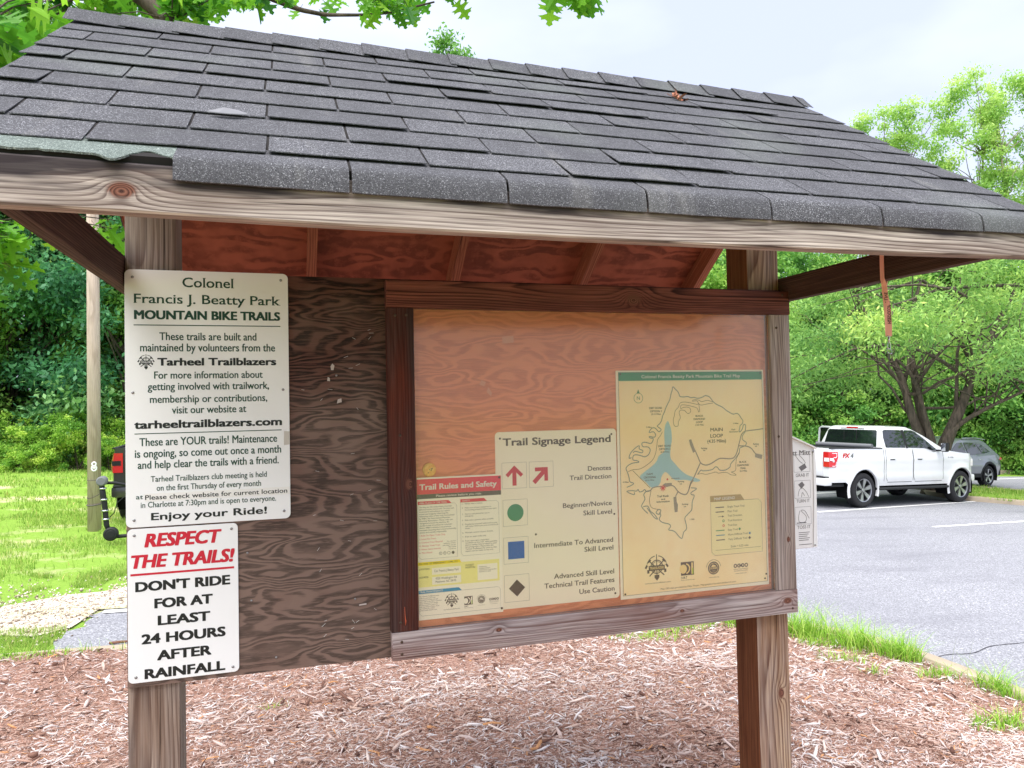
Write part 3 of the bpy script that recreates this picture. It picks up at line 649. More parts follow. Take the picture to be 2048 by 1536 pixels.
# fascia boards with a slight sag
def sag(x): return -.011*math.sin(PI*min(1, max(0, (x-XL)/(XR-XL))))
def plank_x(name, mat, x0, x1, y0, y1, z0, z1, n=24, b=.004):
    mb = MB(); vs = []; prof = [(y0, z0+b), (y0+b, z0), (y1-b, z0), (y1, z0+b), (y1, z1-b), (y1-b, z1), (y0+b, z1), (y0, z1-b)]
    for i in range(n+1):
        x = x0+(x1-x0)*i/n; vs += [(x, y, z+sag(x)+.0012*mnoise.noise((x*3, z*9, 1))) for y, z in prof]
    k = len(prof)
    mb.add(vs, [(i*k+j, i*k+(j+1) % k, (i+1)*k+(j+1) % k, (i+1)*k+j) for i in range(n) for j in range(k)]+[tuple(range(k)), tuple(range(n*k, n*k+k))])
    return sharp(mb.build(name, mat, kiosk), 40)
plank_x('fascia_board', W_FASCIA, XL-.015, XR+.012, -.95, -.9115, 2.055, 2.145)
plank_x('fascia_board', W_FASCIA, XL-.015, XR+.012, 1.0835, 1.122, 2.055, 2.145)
# rafters
raf = [XL+.04, .56, 1.18, 1.80, 2.405]
for bk in (False, True):
    for x in raf:
        mb = MB(); pr = [(.0, -.012), (1.235 if not bk else 1.235, -.012), (1.235, -.10), (.0, -.10)]
        vs = [roofp(s, x+dx, h, bk) for dx in (-.019, .019) for s, h in pr]
        mb.add(vs, [(0, 1, 2, 3), (7, 6, 5, 4), (0, 4, 5, 1), (1, 5, 6, 2), (2, 6, 7, 3), (3, 7, 4, 0)])
        ob = mb.build('rafter', W_RAFT, kiosk)
        # turn the rafter's own axes along the slope so its grain follows it
        ang = math.atan(TH)*(-1 if bk else 1); R_ = Matrix.Rotation(ang, 4, 'X'); ob.data.transform(R_.inverted()); ob.rotation_euler = (ang, 0, 0)
mb = MB(); mb.box(XL+.06, XR-.06, RY-.018, RY+.018, RZ-.16, RZ-.03); mb.build('ridge_beam', W_RAIL, kiosk)
for bk in (False, True):
    mb = MB(); vs = [roofp(s, x, h, bk) for x in (XL, XR) for s, h in ((0, -.0005), (1.262, -.0005), (1.262, -.0118), (0, -.0118))]
    mb.add(vs, [(0, 1, 2, 3), (7, 6, 5, 4), (0, 4, 5, 1), (1, 5, 6, 2), (2, 6, 7, 3), (3, 7, 4, 0)])
    fl = MB(); vs = [roofp(s, x, h, bk) for x in (XL-.001, XR+.001) for s, h in ((0, .0008), (1.263, .0008), (1.268, -.032))]
    fl.add(vs, [(0, 1, 4, 3), (1, 2, 5, 4)]); fl.build('felt_underlay', plain('black_felt', S(46, 44, 44), .9, .1), kiosk)
    ob = mb.build('roof_deck', PLY_ROOF, kiosk)
    ang = math.atan(TH)*(-1 if bk else 1); R_ = Matrix.Rotation(ang, 4, 'X'); ob.data.transform(R_.inverted()); ob.rotation_euler = (ang, 0, 0)
# shingles: every tab is a thin lipped sheet over the course below; the last course bends down over the edge
def shingles(bk):
    mb = MB(); rg = random.Random(11+bk); E = .127; lines = [1.204-E*k for k in range(10)]      # exposed top of each course
    for k, s0 in enumerate(lines):
        last = (k == 0); off = .265+(.1535 if k % 2 else 0)+rg.uniform(-.012, .012)
        xs = sorted([x for x in [off+.3165*i for i in range(-3, 9)] if XL+.03 < x < XR-.03]); xs = [XL-rg.uniform(0, .014)]+xs+[XR+rg.uniform(-.002, .016)]
        for i in range(len(xs)-1):
            a, b = xs[i]+.0028, xs[i+1]-.0028
            if last and not bk and b < .30: continue                    # the torn-off tabs at the left
            tone = rg.random(); lift = rg.uniform(.0, .002) if rg.random() < .85 else rg.uniform(.002, .006); tilt = rg.uniform(-.003, .003)
            NX, vs = 8, []
            if not last: prof = [(s0-.03, .0015), (s0, .002), (s0+E*.6, .0038), (s0+E*.93, .0056), (s0+E, .0060)]
            else: prof = [(s0-.03, .0015), (s0, .002), (s0+.052, .006)]
            rows = len(prof)
            ph = rg.uniform(0, 9)
            for (s, h) in prof:
                for j in range(NX+1):
                    x = a+(b-a)*j/NX; t_ = max(0, (s-s0)/E)
                    wv = .0016*mnoise.noise((x*9+ph, k, s*5)); jag = (.0011*mnoise.noise((x*130, k, 2))+tilt*(j/NX-.5)) if s >= s0+E*.99 else 0
                    p = roofp(s+jag, x, h+t_*lift+wv*t_, bk); vs.append(p)
            if last:
                base = prof[-1]
                for (q, dn) in ((.009, .002), (.014, .010), (.018, .028), (.019, .046)):
                    for j in range(NX+1):
                        x = a+(b-a)*j/NX; p = roofp(base[0], x, base[1]+lift*.4, bk); sg = 1 if bk else -1
                        jag = .0012*mnoise.noise((x*110, 3, 1)) if dn > .045 else 0
                        wv = .003*mnoise.noise((x*5+ph, 1, dn*9))
                        vs.append((p[0], p[1]+sg*(q+wv), p[2]-dn-.004+jag+sag(x)*.6*min(1, dn/.03)))
                rows += 4
            n = NX+1; o = len(vs); dz = .0022
            vs += [(x, y+(.0006 if not bk else -.0006), z-dz) if not last else (x, y+(.004 if not bk else -.004), z-dz*.5) for x, y, z in vs[:o]]
            fs = [(r*n+j, r*n+j+1, (r+1)*n+j+1, (r+1)*n+j) for r in range(rows-1) for j in range(NX)]
            fs += [(o+r*n+j, o+(r+1)*n+j, o+(r+1)*n+j+1, o+r*n+j+1) for r in range(rows-1) for j in range(NX)]
            r = rows-1; fs += [(r*n+j, r*n+j+1, o+r*n+j+1, o+r*n+j) for j in range(NX)]
            fs += [(q*n, (q+1)*n, o+(q+1)*n, o+q*n) for q in range(rows-1)]+[(q*n+NX, o+q*n+NX, o+(q+1)*n+NX, (q+1)*n+NX) for q in range(rows-1)]
            mb.add(vs, fs, tone)
    o = mb.build('shingles', SHINGLE, kiosk); return sharp(o, 40)
shingles(False); shingles(True)
# torn starter strip left bare where the tabs are gone
mb = MB(); n = 70; vs = []; lo_ = []
for i in range(n+1):
    x = XL-.012+(.266-XL+.012)*i/n; u = (x-.0)/.28
    rag = .006*mnoise.noise((x*30, 0, 0))+.005*mnoise.noise((x*90, 4, 0))
    s = 1.268+max(-.02, rag)+(.026*math.exp(-((x-.17)/.022)**2) if x > .05 else 0)-(.03*math.exp(-((x-.222)/.03)**2))
    for ss, h in ((1.17, .0012), (1.24, .003), (s, .0028), (s+.001, -.001), (1.24, -.0002)):
        p = roofp(ss, x, h); vs.append(p)
mb.add(vs, [(i*5+j, (i+1)*5+j, (i+1)*5+j+1, i*5+j+1) for i in range(n) for j in range(4)], .1)
mb.build('starter_strip', STARTER, kiosk)['label'] = 'torn greenish starter strip at the bare left end of the eave'
# ridge caps, lapped along the ridge
mb = MB(); rg = random.Random(5); x = XL-.012
while x < XR+.01:
    x1 = min(x+.142+rg.uniform(-.006, .006), XR+.012); vs = []; NX = 3; wv = rg.uniform(0, .002); skew = rg.uniform(-.006, .006)
    half = .085+rg.uniform(-.004, .004)
    pr = [(-half-.004, .0085), (-half*.6, .0145), (-.03, .018), (-.01, .022), (0, .0235), (.01, .022), (.03, .018), (half*.6, .0145), (half, .0085)]
    for j in range(NX+1):
        xx = x-.004+(x1+.02-x)*j/NX
        for (a, h) in pr:
            p = roofp(abs(a)+(skew*j/NX if abs(a) > .08 else 0), xx, h+(.0012+wv)*(1-j/NX)+.004*(1-j/NX), a > 0); vs.append((p[0], p[1], p[2]))
    n = len(pr); o = len(vs); vs += [(a, b, c-.0022) for a, b, c in vs]
    fs = [(j*n+q, j*n+q+1, (j+1)*n+q+1, (j+1)*n+q) for j in range(NX) for q in range(n-1)]+[(o+j*n+q, o+(j+1)*n+q, o+(j+1)*n+q+1, o+j*n+q+1) for j in range(NX) for q in range(n-1)]
    fs += [(q, o+q, o+q+1, q+1) for q in range(n-1)]+[(j*n, (j+1)*n, o+(j+1)*n, o+j*n) for j in range(NX)]+[(j*n+n-1, o+j*n+n-1, o+(j+1)*n+n-1, (j+1)*n+n-1) for j in range(NX)]
    mb.add(vs, fs, rg.random()); x = x1
sharp(mb.build('ridge_cap', SHINGLE, kiosk), 40)
# screw heads in the frame
def head(x, z, y=F0+.001, r=.0048): screws(kiosk, [(x, z)], y-.0005, r, RUSTY)
for x, z in ((.790, 1.985), (.826, 1.987), (.793, 1.006), (.795, .945), (.795, .907), (2.225, 1.96), (2.222, 1.55), (2.262, .905), (2.255, 2.085), (.80, 1.60)): head(x, z)
# red rust-brown sap drip on the left stile
mb = MB(); mb.tube([(.806, F0-.0003, 1.055), (.8065, F0-.0008, 1.03), (.808, F0-.0012, 1.012), (.8075, F0-.001, .998)], [.0028, .004, .0085, .003], 8, squash=.25)
mb.build('sap_drip', plain('amber_sap', S(190, 92, 60), .4, .5), kiosk, smooth=True)

# ---------------------------------------------------------------- signs on the kiosk
Y1 = -.0045
s1 = sign_board('park_sign', 'tall white park sign with green lettering at the left end of the kiosk board', 'sign', .003, .4625, 1.354, 2.113, Y1, .0032, .016, SIGNW)
yt = Y1-.0004
def lines(parent, name, mat, rows, y, **kw):
    mb = MB()
    for row in rows:
        txt, a, b, base, cap = row[:5]; k = dict(kw); k.update(row[5] if len(row) > 5 else {})
        if txt == '_rule': rect(mb, a, b, base, base+cap, y)
        else: put_text(mb, txt, a, b, base, cap, y, **k)
    return mb.build(name, mat, parent)
lines(s1, 'heading', INK_G, [('Colonel', .1598, .3025, 2.0639, .029, dict(serif=True, bold=.02)), ('Francis J. Beatty Park', .0283, .4375, 2.0137, .0275, dict(serif=True, bold=.02)),
    ('MOUNTAIN BIKE TRAILS', .0280, .4385, 1.9660, .0265, dict(bold=.065)), ('_rule', .0270, .4388, 1.9472, .0028)], yt)
lines(s1, 'body_text', INK_G, [('These trails are built and', .0957, .3683, 1.904, .0232), ('maintained by volunteers from the', .0436, .4224, 1.8706, .0235), ('For more information about', .0807, .3853, 1.7893, .0216),
    ('getting involved with trailwork,', .0632, .4032, 1.7553, .0222), ('membership or contributions,', .0688, .3978, 1.7177, .022), ('visit our website at', .128, .3366, 1.6851, .0221), ('_rule', .0271, .4386, 1.6263, .0025),
    ('These are YOUR trails! Maintenance', .0399, .4252, 1.5914, .0235), ('is ongoing, so come out once a month', .0276, .4368, 1.5576, .0233), ('and help clear the trails with a friend.', .035, .4294, 1.5248, .0228)], yt, bold=.022)
lines(s1, 'small_text', INK_G, [('Tarheel Trailblazers club meeting is held', .0695, .3938, 1.4851, .0169), ('on the first Thursday of every month', .0851, .3768, 1.4583, .0172), ('at', .0299, .0488, 1.4362, .0138), ('in Charlotte at 7:30pm and is open to everyone.', .0423, .4202, 1.4104, .0164)], yt, bold=.016)
lines(s1, 'bold_text', INK_K, [('Tarheel Trailblazers', .0896, .4254, 1.8281, .0228, dict(bold=.07)), ('tarheeltrailblazers.com', .0263, .4403, 1.6423, .0236, dict(bold=.07)), ('Enjoy your Ride!', .0696, .3931, 1.3726, .0213, dict(bold=.05))], yt)
mb = MB(); mb.poly_xz(rrect(.0523, .4610, 1.4285, 1.4515, .001), yt-.0001, yt+.0003); st = mb.build('correction_sticker', plain('sticker_white', (.8, .8, .78), .3), s1)
lines(st, 'sticker_text', INK_K, [('Please check website for current location', .0542, .4533, 1.4332, .0138, dict(bold=.022))], yt-.0004)
# round club emblem on the sign: picks, wheel, banner and shovel in thin lines
def crest(mb, cx, cz, h, y, word=True):
    u = h/2; wd = h*.035
    ring(mb, cx, cz+u*.05, u*.50, wd, y); ring(mb, cx, cz+u*.05, u*.40, wd*.5, y)
    for s in (-1, 1):
        ring(mb, cx, cz+u*.02, u*.86, wd*.9, y-.00005, 18, PI/2+s*.18, PI/2+s*1.25)
        ribbon(mb, [(cx+s*u*.62, cz+u*.52), (cx-s*u*.62, cz-u*.62)], wd*1.2, y-.0001)
        ribbon(mb, [(cx+s*u*.50, cz+u*.60), (cx+s*u*.74, cz+u*.42)], wd*2.0, y-.00015)
        ribbon(mb, [(cx+s*u*.80, cz+u*.22), (cx+s*u*.95, cz-u*.02)], wd*2.2, y-.0001)
        rect(mb, cx+s*u*.72-u*.09, cx+s*u*.72+u*.09, cz-u*.40, cz-u*.14, y-.0001)
    ribbon(mb, [(cx, cz+u), (cx, cz-u*.6)], wd*.9, y-.0002)
    mb.poly_xz([(cx-u*.2, cz-u*.56), (cx+u*.2, cz-u*.56), (cx+u*.2, cz-u*.76), (cx, cz-u), (cx-u*.2, cz-u*.76)], y-.0002)
    rect(mb, cx-u*.68, cx+u*.68, cz-u*.22, cz+u*.16, y-.00025)
    return (cx-u*.60, cx+u*.60, cz-u*.12, u*.19)
def crest_obj(par, cx, cz, h, y, ink, paper):
    mb = MB(); b = crest(mb, cx, cz, h, y); o = mb.build('emblem', ink, par)
    lines(o, 'emblem_text', paper, [('TRAILBLAZERS', b[0], b[1], b[2], b[3], dict(bold=.02))], y-.0004); return o
crest_obj(s1, .0593, 1.8394, .046, yt, INK_K, SIGNW)
screws(s1, [(.0245, 2.090), (.4415, 2.092), (.0235, 1.749), (.4445, 1.752), (.0245, 1.3755), (.4435, 1.3775)], Y1)
mb = MB(); mb.poly_xz([(.445, 1.580), (.4615, 1.582), (.4618, 1.622), (.446, 1.624)], yt, yt+.0003); mb.build('tape_residue', plain('old_tape', S(196, 192, 184), .7), s1)

s2 = sign_board('trail_rules_sign', 'small white sign asking riders to respect the trails, red and black capitals', 'sign', .006, .3085, .903, 1.3495, Y1, .0032, .014, SIGNW)
lines(s2, 'red_heading', INK_R, [('RESPECT', .0511, .2629, 1.2945, .0396), ('THE TRAILS!', .0156, .2991, 1.2345, .039), ('_rule', .0138, .297, 1.2134, .0062)], yt, bold=.065, shear=.2)
lines(s2, 'black_text', INK_K, [("DON'T RIDE", .0262, .2855, 1.1666, .0284), ('FOR AT', .0766, .236, 1.1146, .0282), ('LEAST', .0853, .2287, 1.0642, .0281), ('24 HOURS', .0417, .2712, 1.0134, .0284), ('AFTER', .0828, .2314, .9626, .0284), ('RAINFALL', .0492, .2691, .9122, .0282)], yt, bold=.075)
screws(s2, [(.0245, 1.331), (.2905, 1.333), (.0265, .920), (.291, .9185)], Y1)

# posters behind the pane
YL = -.0065; yl = YL-.0004
leg = sign_board('legend_sign', 'cream sign listing trail markers: red arrows, green circle, blue square, dark diamond', 'sign', 1.123, 1.5685, 1.004, 1.599, YL, .002, .014, LEGW)
lines(leg, 'lettering', INK_B, [('Trail Signage Legend', 1.1496, 1.5471, 1.5516, .0252, dict(bold=.05)), ('Denotes', 1.4578, 1.5462, 1.4539, .016), ('Trail Direction', 1.3887, 1.5465, 1.4243, .016), ('Beginner/Novice', 1.3619, 1.5457, 1.3301, .016), ('Skill Level', 1.4371, 1.546, 1.3001, .0163),
    ('Intermediate To Advanced', 1.2547, 1.5475, 1.201, .0165), ('Skill Level', 1.4381, 1.5479, 1.174, .0165), ('Advanced Skill Level', 1.3237, 1.5488, 1.0904, .0168), ('Technical Trail Features', 1.2881, 1.5491, 1.0606, .0168), ('Use Caution', 1.4158, 1.5488, 1.0303, .0165)], yl, bold=.022)
mb = MB()
for a, b, z0, z1 in ((1.1453, 1.2322, 1.4075, 1.4944), (1.2423, 1.3288, 1.4069, 1.4939), (1.1465, 1.2329, 1.2815, 1.3695), (1.1463, 1.2331, 1.155, 1.2428), (1.1465, 1.2336, 1.027, 1.1167)): frame(mb, a, b, z0, z1, .0011, yl)
mb.build('marker_outline', INK_GR, leg)
def arrow(mb, cx, cz, r, ang, y):
    P = [(0, r), (.92*r, .10*r), (.66*r, -.16*r), (.21*r, .30*r), (.21*r, -r), (-.21*r, -r), (-.21*r, .30*r), (-.66*r, -.16*r), (-.92*r, .10*r)]
    c, s = math.cos(ang), math.sin(ang); mb.poly_xz([(cx+a*c+b*s, cz-a*s+b*c) for a, b in P], y)
AR = plain('arrow_red', S(206, 62, 76), .5)
mb = MB(); arrow(mb, 1.1888, 1.4505, .034, 0, yl); mb.build('straight_arrow', AR, leg)
mb = MB(); arrow(mb, 1.2835, 1.4485, .036, PI/4, yl); mb.build('diagonal_arrow', AR, leg)
mb = MB(); disc(mb, 1.190, 1.3255, .0289, yl); mb.build('green_circle', plain('marker_green', S(70, 146, 116), .5), leg)
mb = MB(); rect(mb, 1.1615, 1.2191, 1.170, 1.2285, yl); mb.build('blue_square', plain('marker_blue', S(20, 92, 190), .5), leg)
mb = MB(); mb.poly_xz([(1.1905, 1.0435), (1.2192, 1.072), (1.1905, 1.1005), (1.1618, 1.072)], yl); mb.build('dark_diamond', plain('marker_dark', S(86, 72, 70), .5), leg)
screws(leg, [(1.1405, 1.577), (1.550, 1.5795), (1.2615, 1.247), (1.5515, 1.0205), (1.5545, 1.298)], YL, .0035, RUSTY)

YR = -.0098; yr = YR-.0003
rul = sign_board('safety_poster', 'ivory poster of trail rules under a red title band, lapping the cream sign', 'poster', .8555, 1.140, .998, 1.459, YR, .0014, .002, RULW)
RED = plain('poster_red', S(232, 72, 96), .5); YEL = plain('poster_yellow', S(250, 228, 20), .5); LYEL = plain('poster_pale_yellow', S(250, 244, 164), .5); BLU = plain('poster_blue', S(54, 150, 200), .5); DRK = plain('poster_gray', S(104, 96, 96), .5)
mb = MB(); rect(mb, .8557, 1.1398, 1.4045, 1.4535, yr); b1 = mb.build('title_band', RED, rul)
lines(b1, 'title_text', INK_W, [('Trail Rules and Safety', .8639, 1.1254, 1.4188, .0186, dict(bold=.05))], yr-.0003)
mb = MB(); rect(mb, .8557, 1.1398, 1.3895, 1.4043, yr); b2 = mb.build('subtitle_band', DRK, rul)
lines(b2, 'subtitle_text', INK_W, [('Please review before you ride', .9184, 1.0708, 1.3940, .0072, dict(bold=.02))], yr-.0003)
mb = MB()
for x0, x1 in ((.858, .9702), (.9993, 1.0909)):
    z = 1.3712; mb.poly_xz([(x0, z), (x1, z), (x1-.011, z+.0105), (x0, z+.0105)], yr)
b3 = mb.build('section_tabs', RED, rul)
lines(b3, 'tab_text', INK_W, [('IMBA RULES OF THE TRAIL', .8632, .9545, 1.3733, .0056, dict(bold=.01)), ('SAFETY', 1.0061, 1.0327, 1.3735, .0052, dict(bold=.01))], yr-.0003)
def cut_frame(mb, x0, x1, z0, z1, c, wd, y): ribbon(mb, [(x0, z1), (x1-c, z1), (x1, z1-c), (x1, z0), (x0+c, z0), (x0, z0+c)], wd, y, True)
mb = MB(); cut_frame(mb, .858, .987, 1.195, 1.3712, .008, .0008, yr); cut_frame(mb, .9993, 1.1308, 1.1955, 1.3712, .008, .0008, yr); cut_frame(mb, .8575, 1.131, 1.012, 1.0835, .008, .0008, yr); mb.build('section_outline', INK_GR, rul)
para = ['The way we ride today shapes mountain', 'bike trail access tomorrow. Do your part', "to preserve and enhance our sport's", 'access and image by observing the', 'following rules of the trail, formulated', 'by IMBA, the International Mountain', 'Bicycling Association. These rules are', 'recognized around the world as the', 'standard code of conduct for mountain', "bikers. IMBA's mission is to promote", 'mountain bicycling that is environmentally', 'sound and socially responsible.']
rows = [(q, .8622, .8622+.0029*len(q), 1.3605-.00745*i, .0045) for i, q in enumerate(para)]
saf = [('1.', 'Always wear a helmet.', 0), ('2.', 'Make sure all your equipment is', 2), ('', 'functioning properly before you start.', 3), ('3.', 'Carry a cell phone for use in', 5), ('', 'emergency.', 6), ('4.', 'Ride with a partner when possible.', 8), ('5.', 'Familiarize yourself with trail so you', 10), ('', 'will know where you are on trail at all', 11), ('', 'times.', 12), ('6.', 'Maintain control of your bicycle.', 14), ('7.', 'Ride on open trails only.', 16), ('8.', 'If you come upon a hazardous', 18), ('', 'condition on the trail, when possible,', 19), ('', 'place a marker before hazard to alert', 20), ('', 'oncoming riders. Please alert the', 21), ('', 'Tarheel Trailblazers by email so that', 22), ('', 'repairs can be made to the trail.', 23)]
for a, b, i in saf:
    z = 1.3638-.0068*i
    if a: rows.append((a, 1.0045, 1.0085, z, .0045))
    rows.append((b, 1.0140, 1.0140+.0029*len(b), z, .0045))
for i, q in enumerate(['For a detailed', 'explanation of these', 'rules please visit the', 'IMBA website', 'www.imba.com']): rows.append((q, .981-.0020*len(q), .981, 1.2455-.0063*i, .0034))
tmr = ['The Tarheel Trailblazers assist', 'with the construction and', 'maintenance of this trail and', 'other trails in the Metro Charlotte', 'region. Volunteers are needed', 'and encouraged to join us for', 'trail maintenance. Please check', 'our website for details.', 'www.tarheeltrailblazers.com']
rows += [(q, .8580, .8580+.0021*len(q), 1.0728-.0056*i, .0035) for i, q in enumerate(tmr)]
lines(rul, 'body_text', INK_B, rows, yr)
lines(rul, 'red_list', plain('poster_red_ink', S(226, 96, 100), .5), [(q, .8607, .8607+.0032*len(q), 1.2683-.0111*i, .005) for i, q in enumerate(['1. Ride On Open Trails Only', '2. Leave No Trace', '3. Control Your Bicycle!', '4. Always Yield Trail', '5. Never Scare Animals', '6. Plan Ahead'])], yr)
mb = MB()
for i, x in enumerate((.9305, .9445, .958, .972)): ring(mb, x, 1.2095, .0046, .0010, yr, 18)
ribbon(mb, [(.9445, 1.206), (.9445, 1.213)], .0012, yr); ribbon(mb, [(.9305, 1.2075), (.9305, 1.212)], .0012, yr); disc(mb, .972, 1.2095, .0038, yr); mb.build('rule_icons', INK_B, rul)
mb = MB(); rect(mb, .8565, 1.129, 1.104, 1.176, yr); b4 = mb.build('emergency_panel', LYEL, rul)
mb = MB(); mb.poly_xz([(.8558, 1.1745), (.9990, 1.1745), (.9935, 1.185), (.8558, 1.185)], yr-.0002); mb.build('emergency_tab', YEL, b4)
mb = MB(); [rect(mb, a, b, c, d, yr-.0003) for a, b, c, d in ((.9008, .9973, 1.142, 1.1635), (.9008, .9973, 1.110, 1.1345), (1.0536, 1.1218, 1.111, 1.163))]; mb.build('address_boxes', RULW, b4)
lines(b4, 'emergency_text', INK_B, [('IN CASE OF EMERGENCY : DIAL 911', .8599, .9859, 1.1772, .0052, dict(bold=.02)), ('LOCATION:', .8589, .893, 1.1598, .0054, dict(bold=.01)), ('ADDRESS:', .8585, .8892, 1.1334, .0054, dict(bold=.01)), ('Col. Francis J Beatty Park', .908, .990, 1.1500, .0076), ('4330 Weddington Rd', .9121, .9825, 1.1255, .0072), ('Matthews, NC 28105', .9119, .9803, 1.1150, .0068),
    ('CLOSEST', 1.0127, 1.041, 1.161, .0052, dict(bold=.01)), ('HOSPITAL:', 1.0126, 1.0466, 1.1533, .0054, dict(bold=.01)), ('Presbyterian', 1.0594, 1.0848, 1.153, .0036), ('Hospital Matthews', 1.0594, 1.097, 1.1475, .0036), ('1500 Matthews Township Pkwy', 1.0594, 1.119, 1.142, .0036), ('Matthews, NC 28105', 1.0594, 1.099, 1.1365, .0036)], yr-.0005)
mb = MB(); mb.poly_xz([(.8558, 1.0836), (.9993, 1.0836), (.989, 1.094), (.8558, 1.094)], yr-.0001); b5 = mb.build('maintenance_tab', BLU, rul)
lines(b5, 'maintenance_text', INK_W, [('TRAIL MAINTENANCE', .8584, .9355, 1.0862, .0058, dict(bold=.02))], yr-.0004)
def logos(par, y, ink, paper, c1, h1, q2, c3, r3, c4):
    crest_obj(par, c1[0], c1[1], h1, y, ink, paper)
    x0, x1, z0, z1 = q2; w_ = x1-x0; hh = z1-z0
    mb = MB(); rect(mb, x0, x1, z0, z1, y); o = mb.build('wheel_logo', ink, par)
    mb = MB(); disc(mb, x0+w_*.18, z0+hh*.48, hh*.34, y-.0002, rx=w_*.28); ring(mb, x0+w_*.34, z0+hh*.5, hh*.36, hh*.10, y-.0002, 18, -1.35, 1.35); rect(mb, x0+w_*.80, x0+w_*.93, z0+hh*.08, z0+hh*.92, y-.0002); mb.build('wheel_rings', paper, o)
    mb = MB(); rect(mb, x0+w_*.86, x0+w_*.95, z0+hh*.06, z0+hh*.5, y-.0004); mb.build('green_bar', plain('logo_green', S(176, 206, 60), .5), o)
    put = [('DIRT', x0, x0+w_*.48, z0-hh*.26, hh*.18, dict(bold=.01)), ('www.dirtdivas.net', x0-w_*.02, x1+w_*.05, z0-hh*.38, hh*.075)]
    cx, cz = c3
    mb = MB(); disc(mb, cx, cz, r3, y); ring(mb, cx, cz, r3*1.28, r3*.06, y, 20, .15, PI-.15); o3 = mb.build('round_logo', ink, par)
    mb = MB(); ring(mb, cx, cz, r3*.78, r3*.08, y-.0002); mb.poly_xz([(cx-r3*.5, cz+r3*.2), (cx-r3*.1, cz+r3*.6), (cx+r3*.1, cz+r3*.42), (cx+r3*.2, cz+r3*.5), (cx+r3*.5, cz+r3*.2)], y-.0002); put_text(mb, 'SORBA', cx-r3*.62, cx+r3*.62, cz-r3*.18, r3*.32, y-.0002, bold=.02); put_text(mb, 'WWW', cx-r3*.3, cx+r3*.3, cz-r3*.55, r3*.2, y-.0002); mb.build('round_logo_text', paper, o3)
    x0, x1, z = c4; n = 4; st = (x1-x0)/4; mb = MB()
    for i in range(n): ring(mb, x0+st*(i+.5), z, st*.36, st*.24, y-.00002*i)
    ribbon(mb, [(x0+st*1.5, z), (x0+st*2.5, z)], st*.2, y-.0001); mb.build('four_ring_logo', ink, par)
    put += [('INTERNATIONAL MOUNTAIN', x0, x1, z-st*.95, st*.24), ('BICYCLING ASSOCIATION', x0+st*.2, x1-st*.2, z-st*1.35, st*.24), ('www.imba.com', x0+st*.5, x1-st*.5, z-st*1.95, st*.26), ('www.sorba.org', cx-r3*.9, cx+r3*.9, cz-r3*1.5, r3*.18)]
    return put
pt = logos(rul, yr, INK_B, RULW, (.9645, 1.0537), .047, (1.0068, 1.0350, 1.0335, 1.0615), (1.0649, 1.0465), .0125, (1.0915, 1.125, 1.0445))
lines(rul, 'logo_text', INK_B, pt+[('www.tarheeltrailblazers.com', .937, .992, 1.0235, .0036)], yr)
screws(rul, [(1.1345, 1.4475), (1.1350, 1.0105)], YR, .004, RUSTY)

# trail map
YM = -.0078; ym = YM-.0004
def map_paper():
    t = NT('map_paper'); co = t.coord(); n = t.noise(t.map(co, (1, 1, .8)), 3.2, 5, .6); m = t.noise(co, 14, 4, .6)
    c = t.mix(t.ramp(n, (.35, 0), (.7, 1)), S(252, 228, 176), S(255, 240, 202)); c = t.mix(t.math('MULTIPLY', t.ramp(m, (.45, 0), (.7, 1)), .35), c, S(248, 216, 166))
    return t.finish(c, .5, .35)
mp_ = sign_board('trail_map', 'yellowed trail map poster with green title bar, blue lake and gray trail lines', 'map', 1.5715, 2.183, .995, 1.8035, YM, .002, .002, paint('map_border', S(250, 244, 226), .5, .3, .1))
mb = MB(); rect(mb, 1.5815, 2.1755, 1.008, 1.797, ym); inner = mb.build('map_sheet', map_paper(), mp_)
ym -= .0003
mb = MB(); frame(mb, 1.5815, 2.1755, 1.008, 1.797, .0016, ym-.0004); mb.build('sheet_outline', INK_B, inner)
mb = MB(); rect(mb, 1.5818, 2.1752, 1.7665, 1.7965, ym); gt = mb.build('title_bar', plain('map_green', S(52, 146, 100), .45), mp_)
lines(gt, 'title_text', INK_W, [('Colonel Francis Beatty Park Mountain Bike Trail Map', 1.6721, 2.0802, 1.7755, .0112, dict(bold=.008))], ym-.0003)
TRL = plain('trail_ink', S(150, 158, 142), .5); RDI = plain('road_ink', S(160, 152, 134), .5); LK = plain('lake_ink', S(170, 208, 214), .5); THI = plain('thin_trail_ink', S(132, 116, 84), .5)
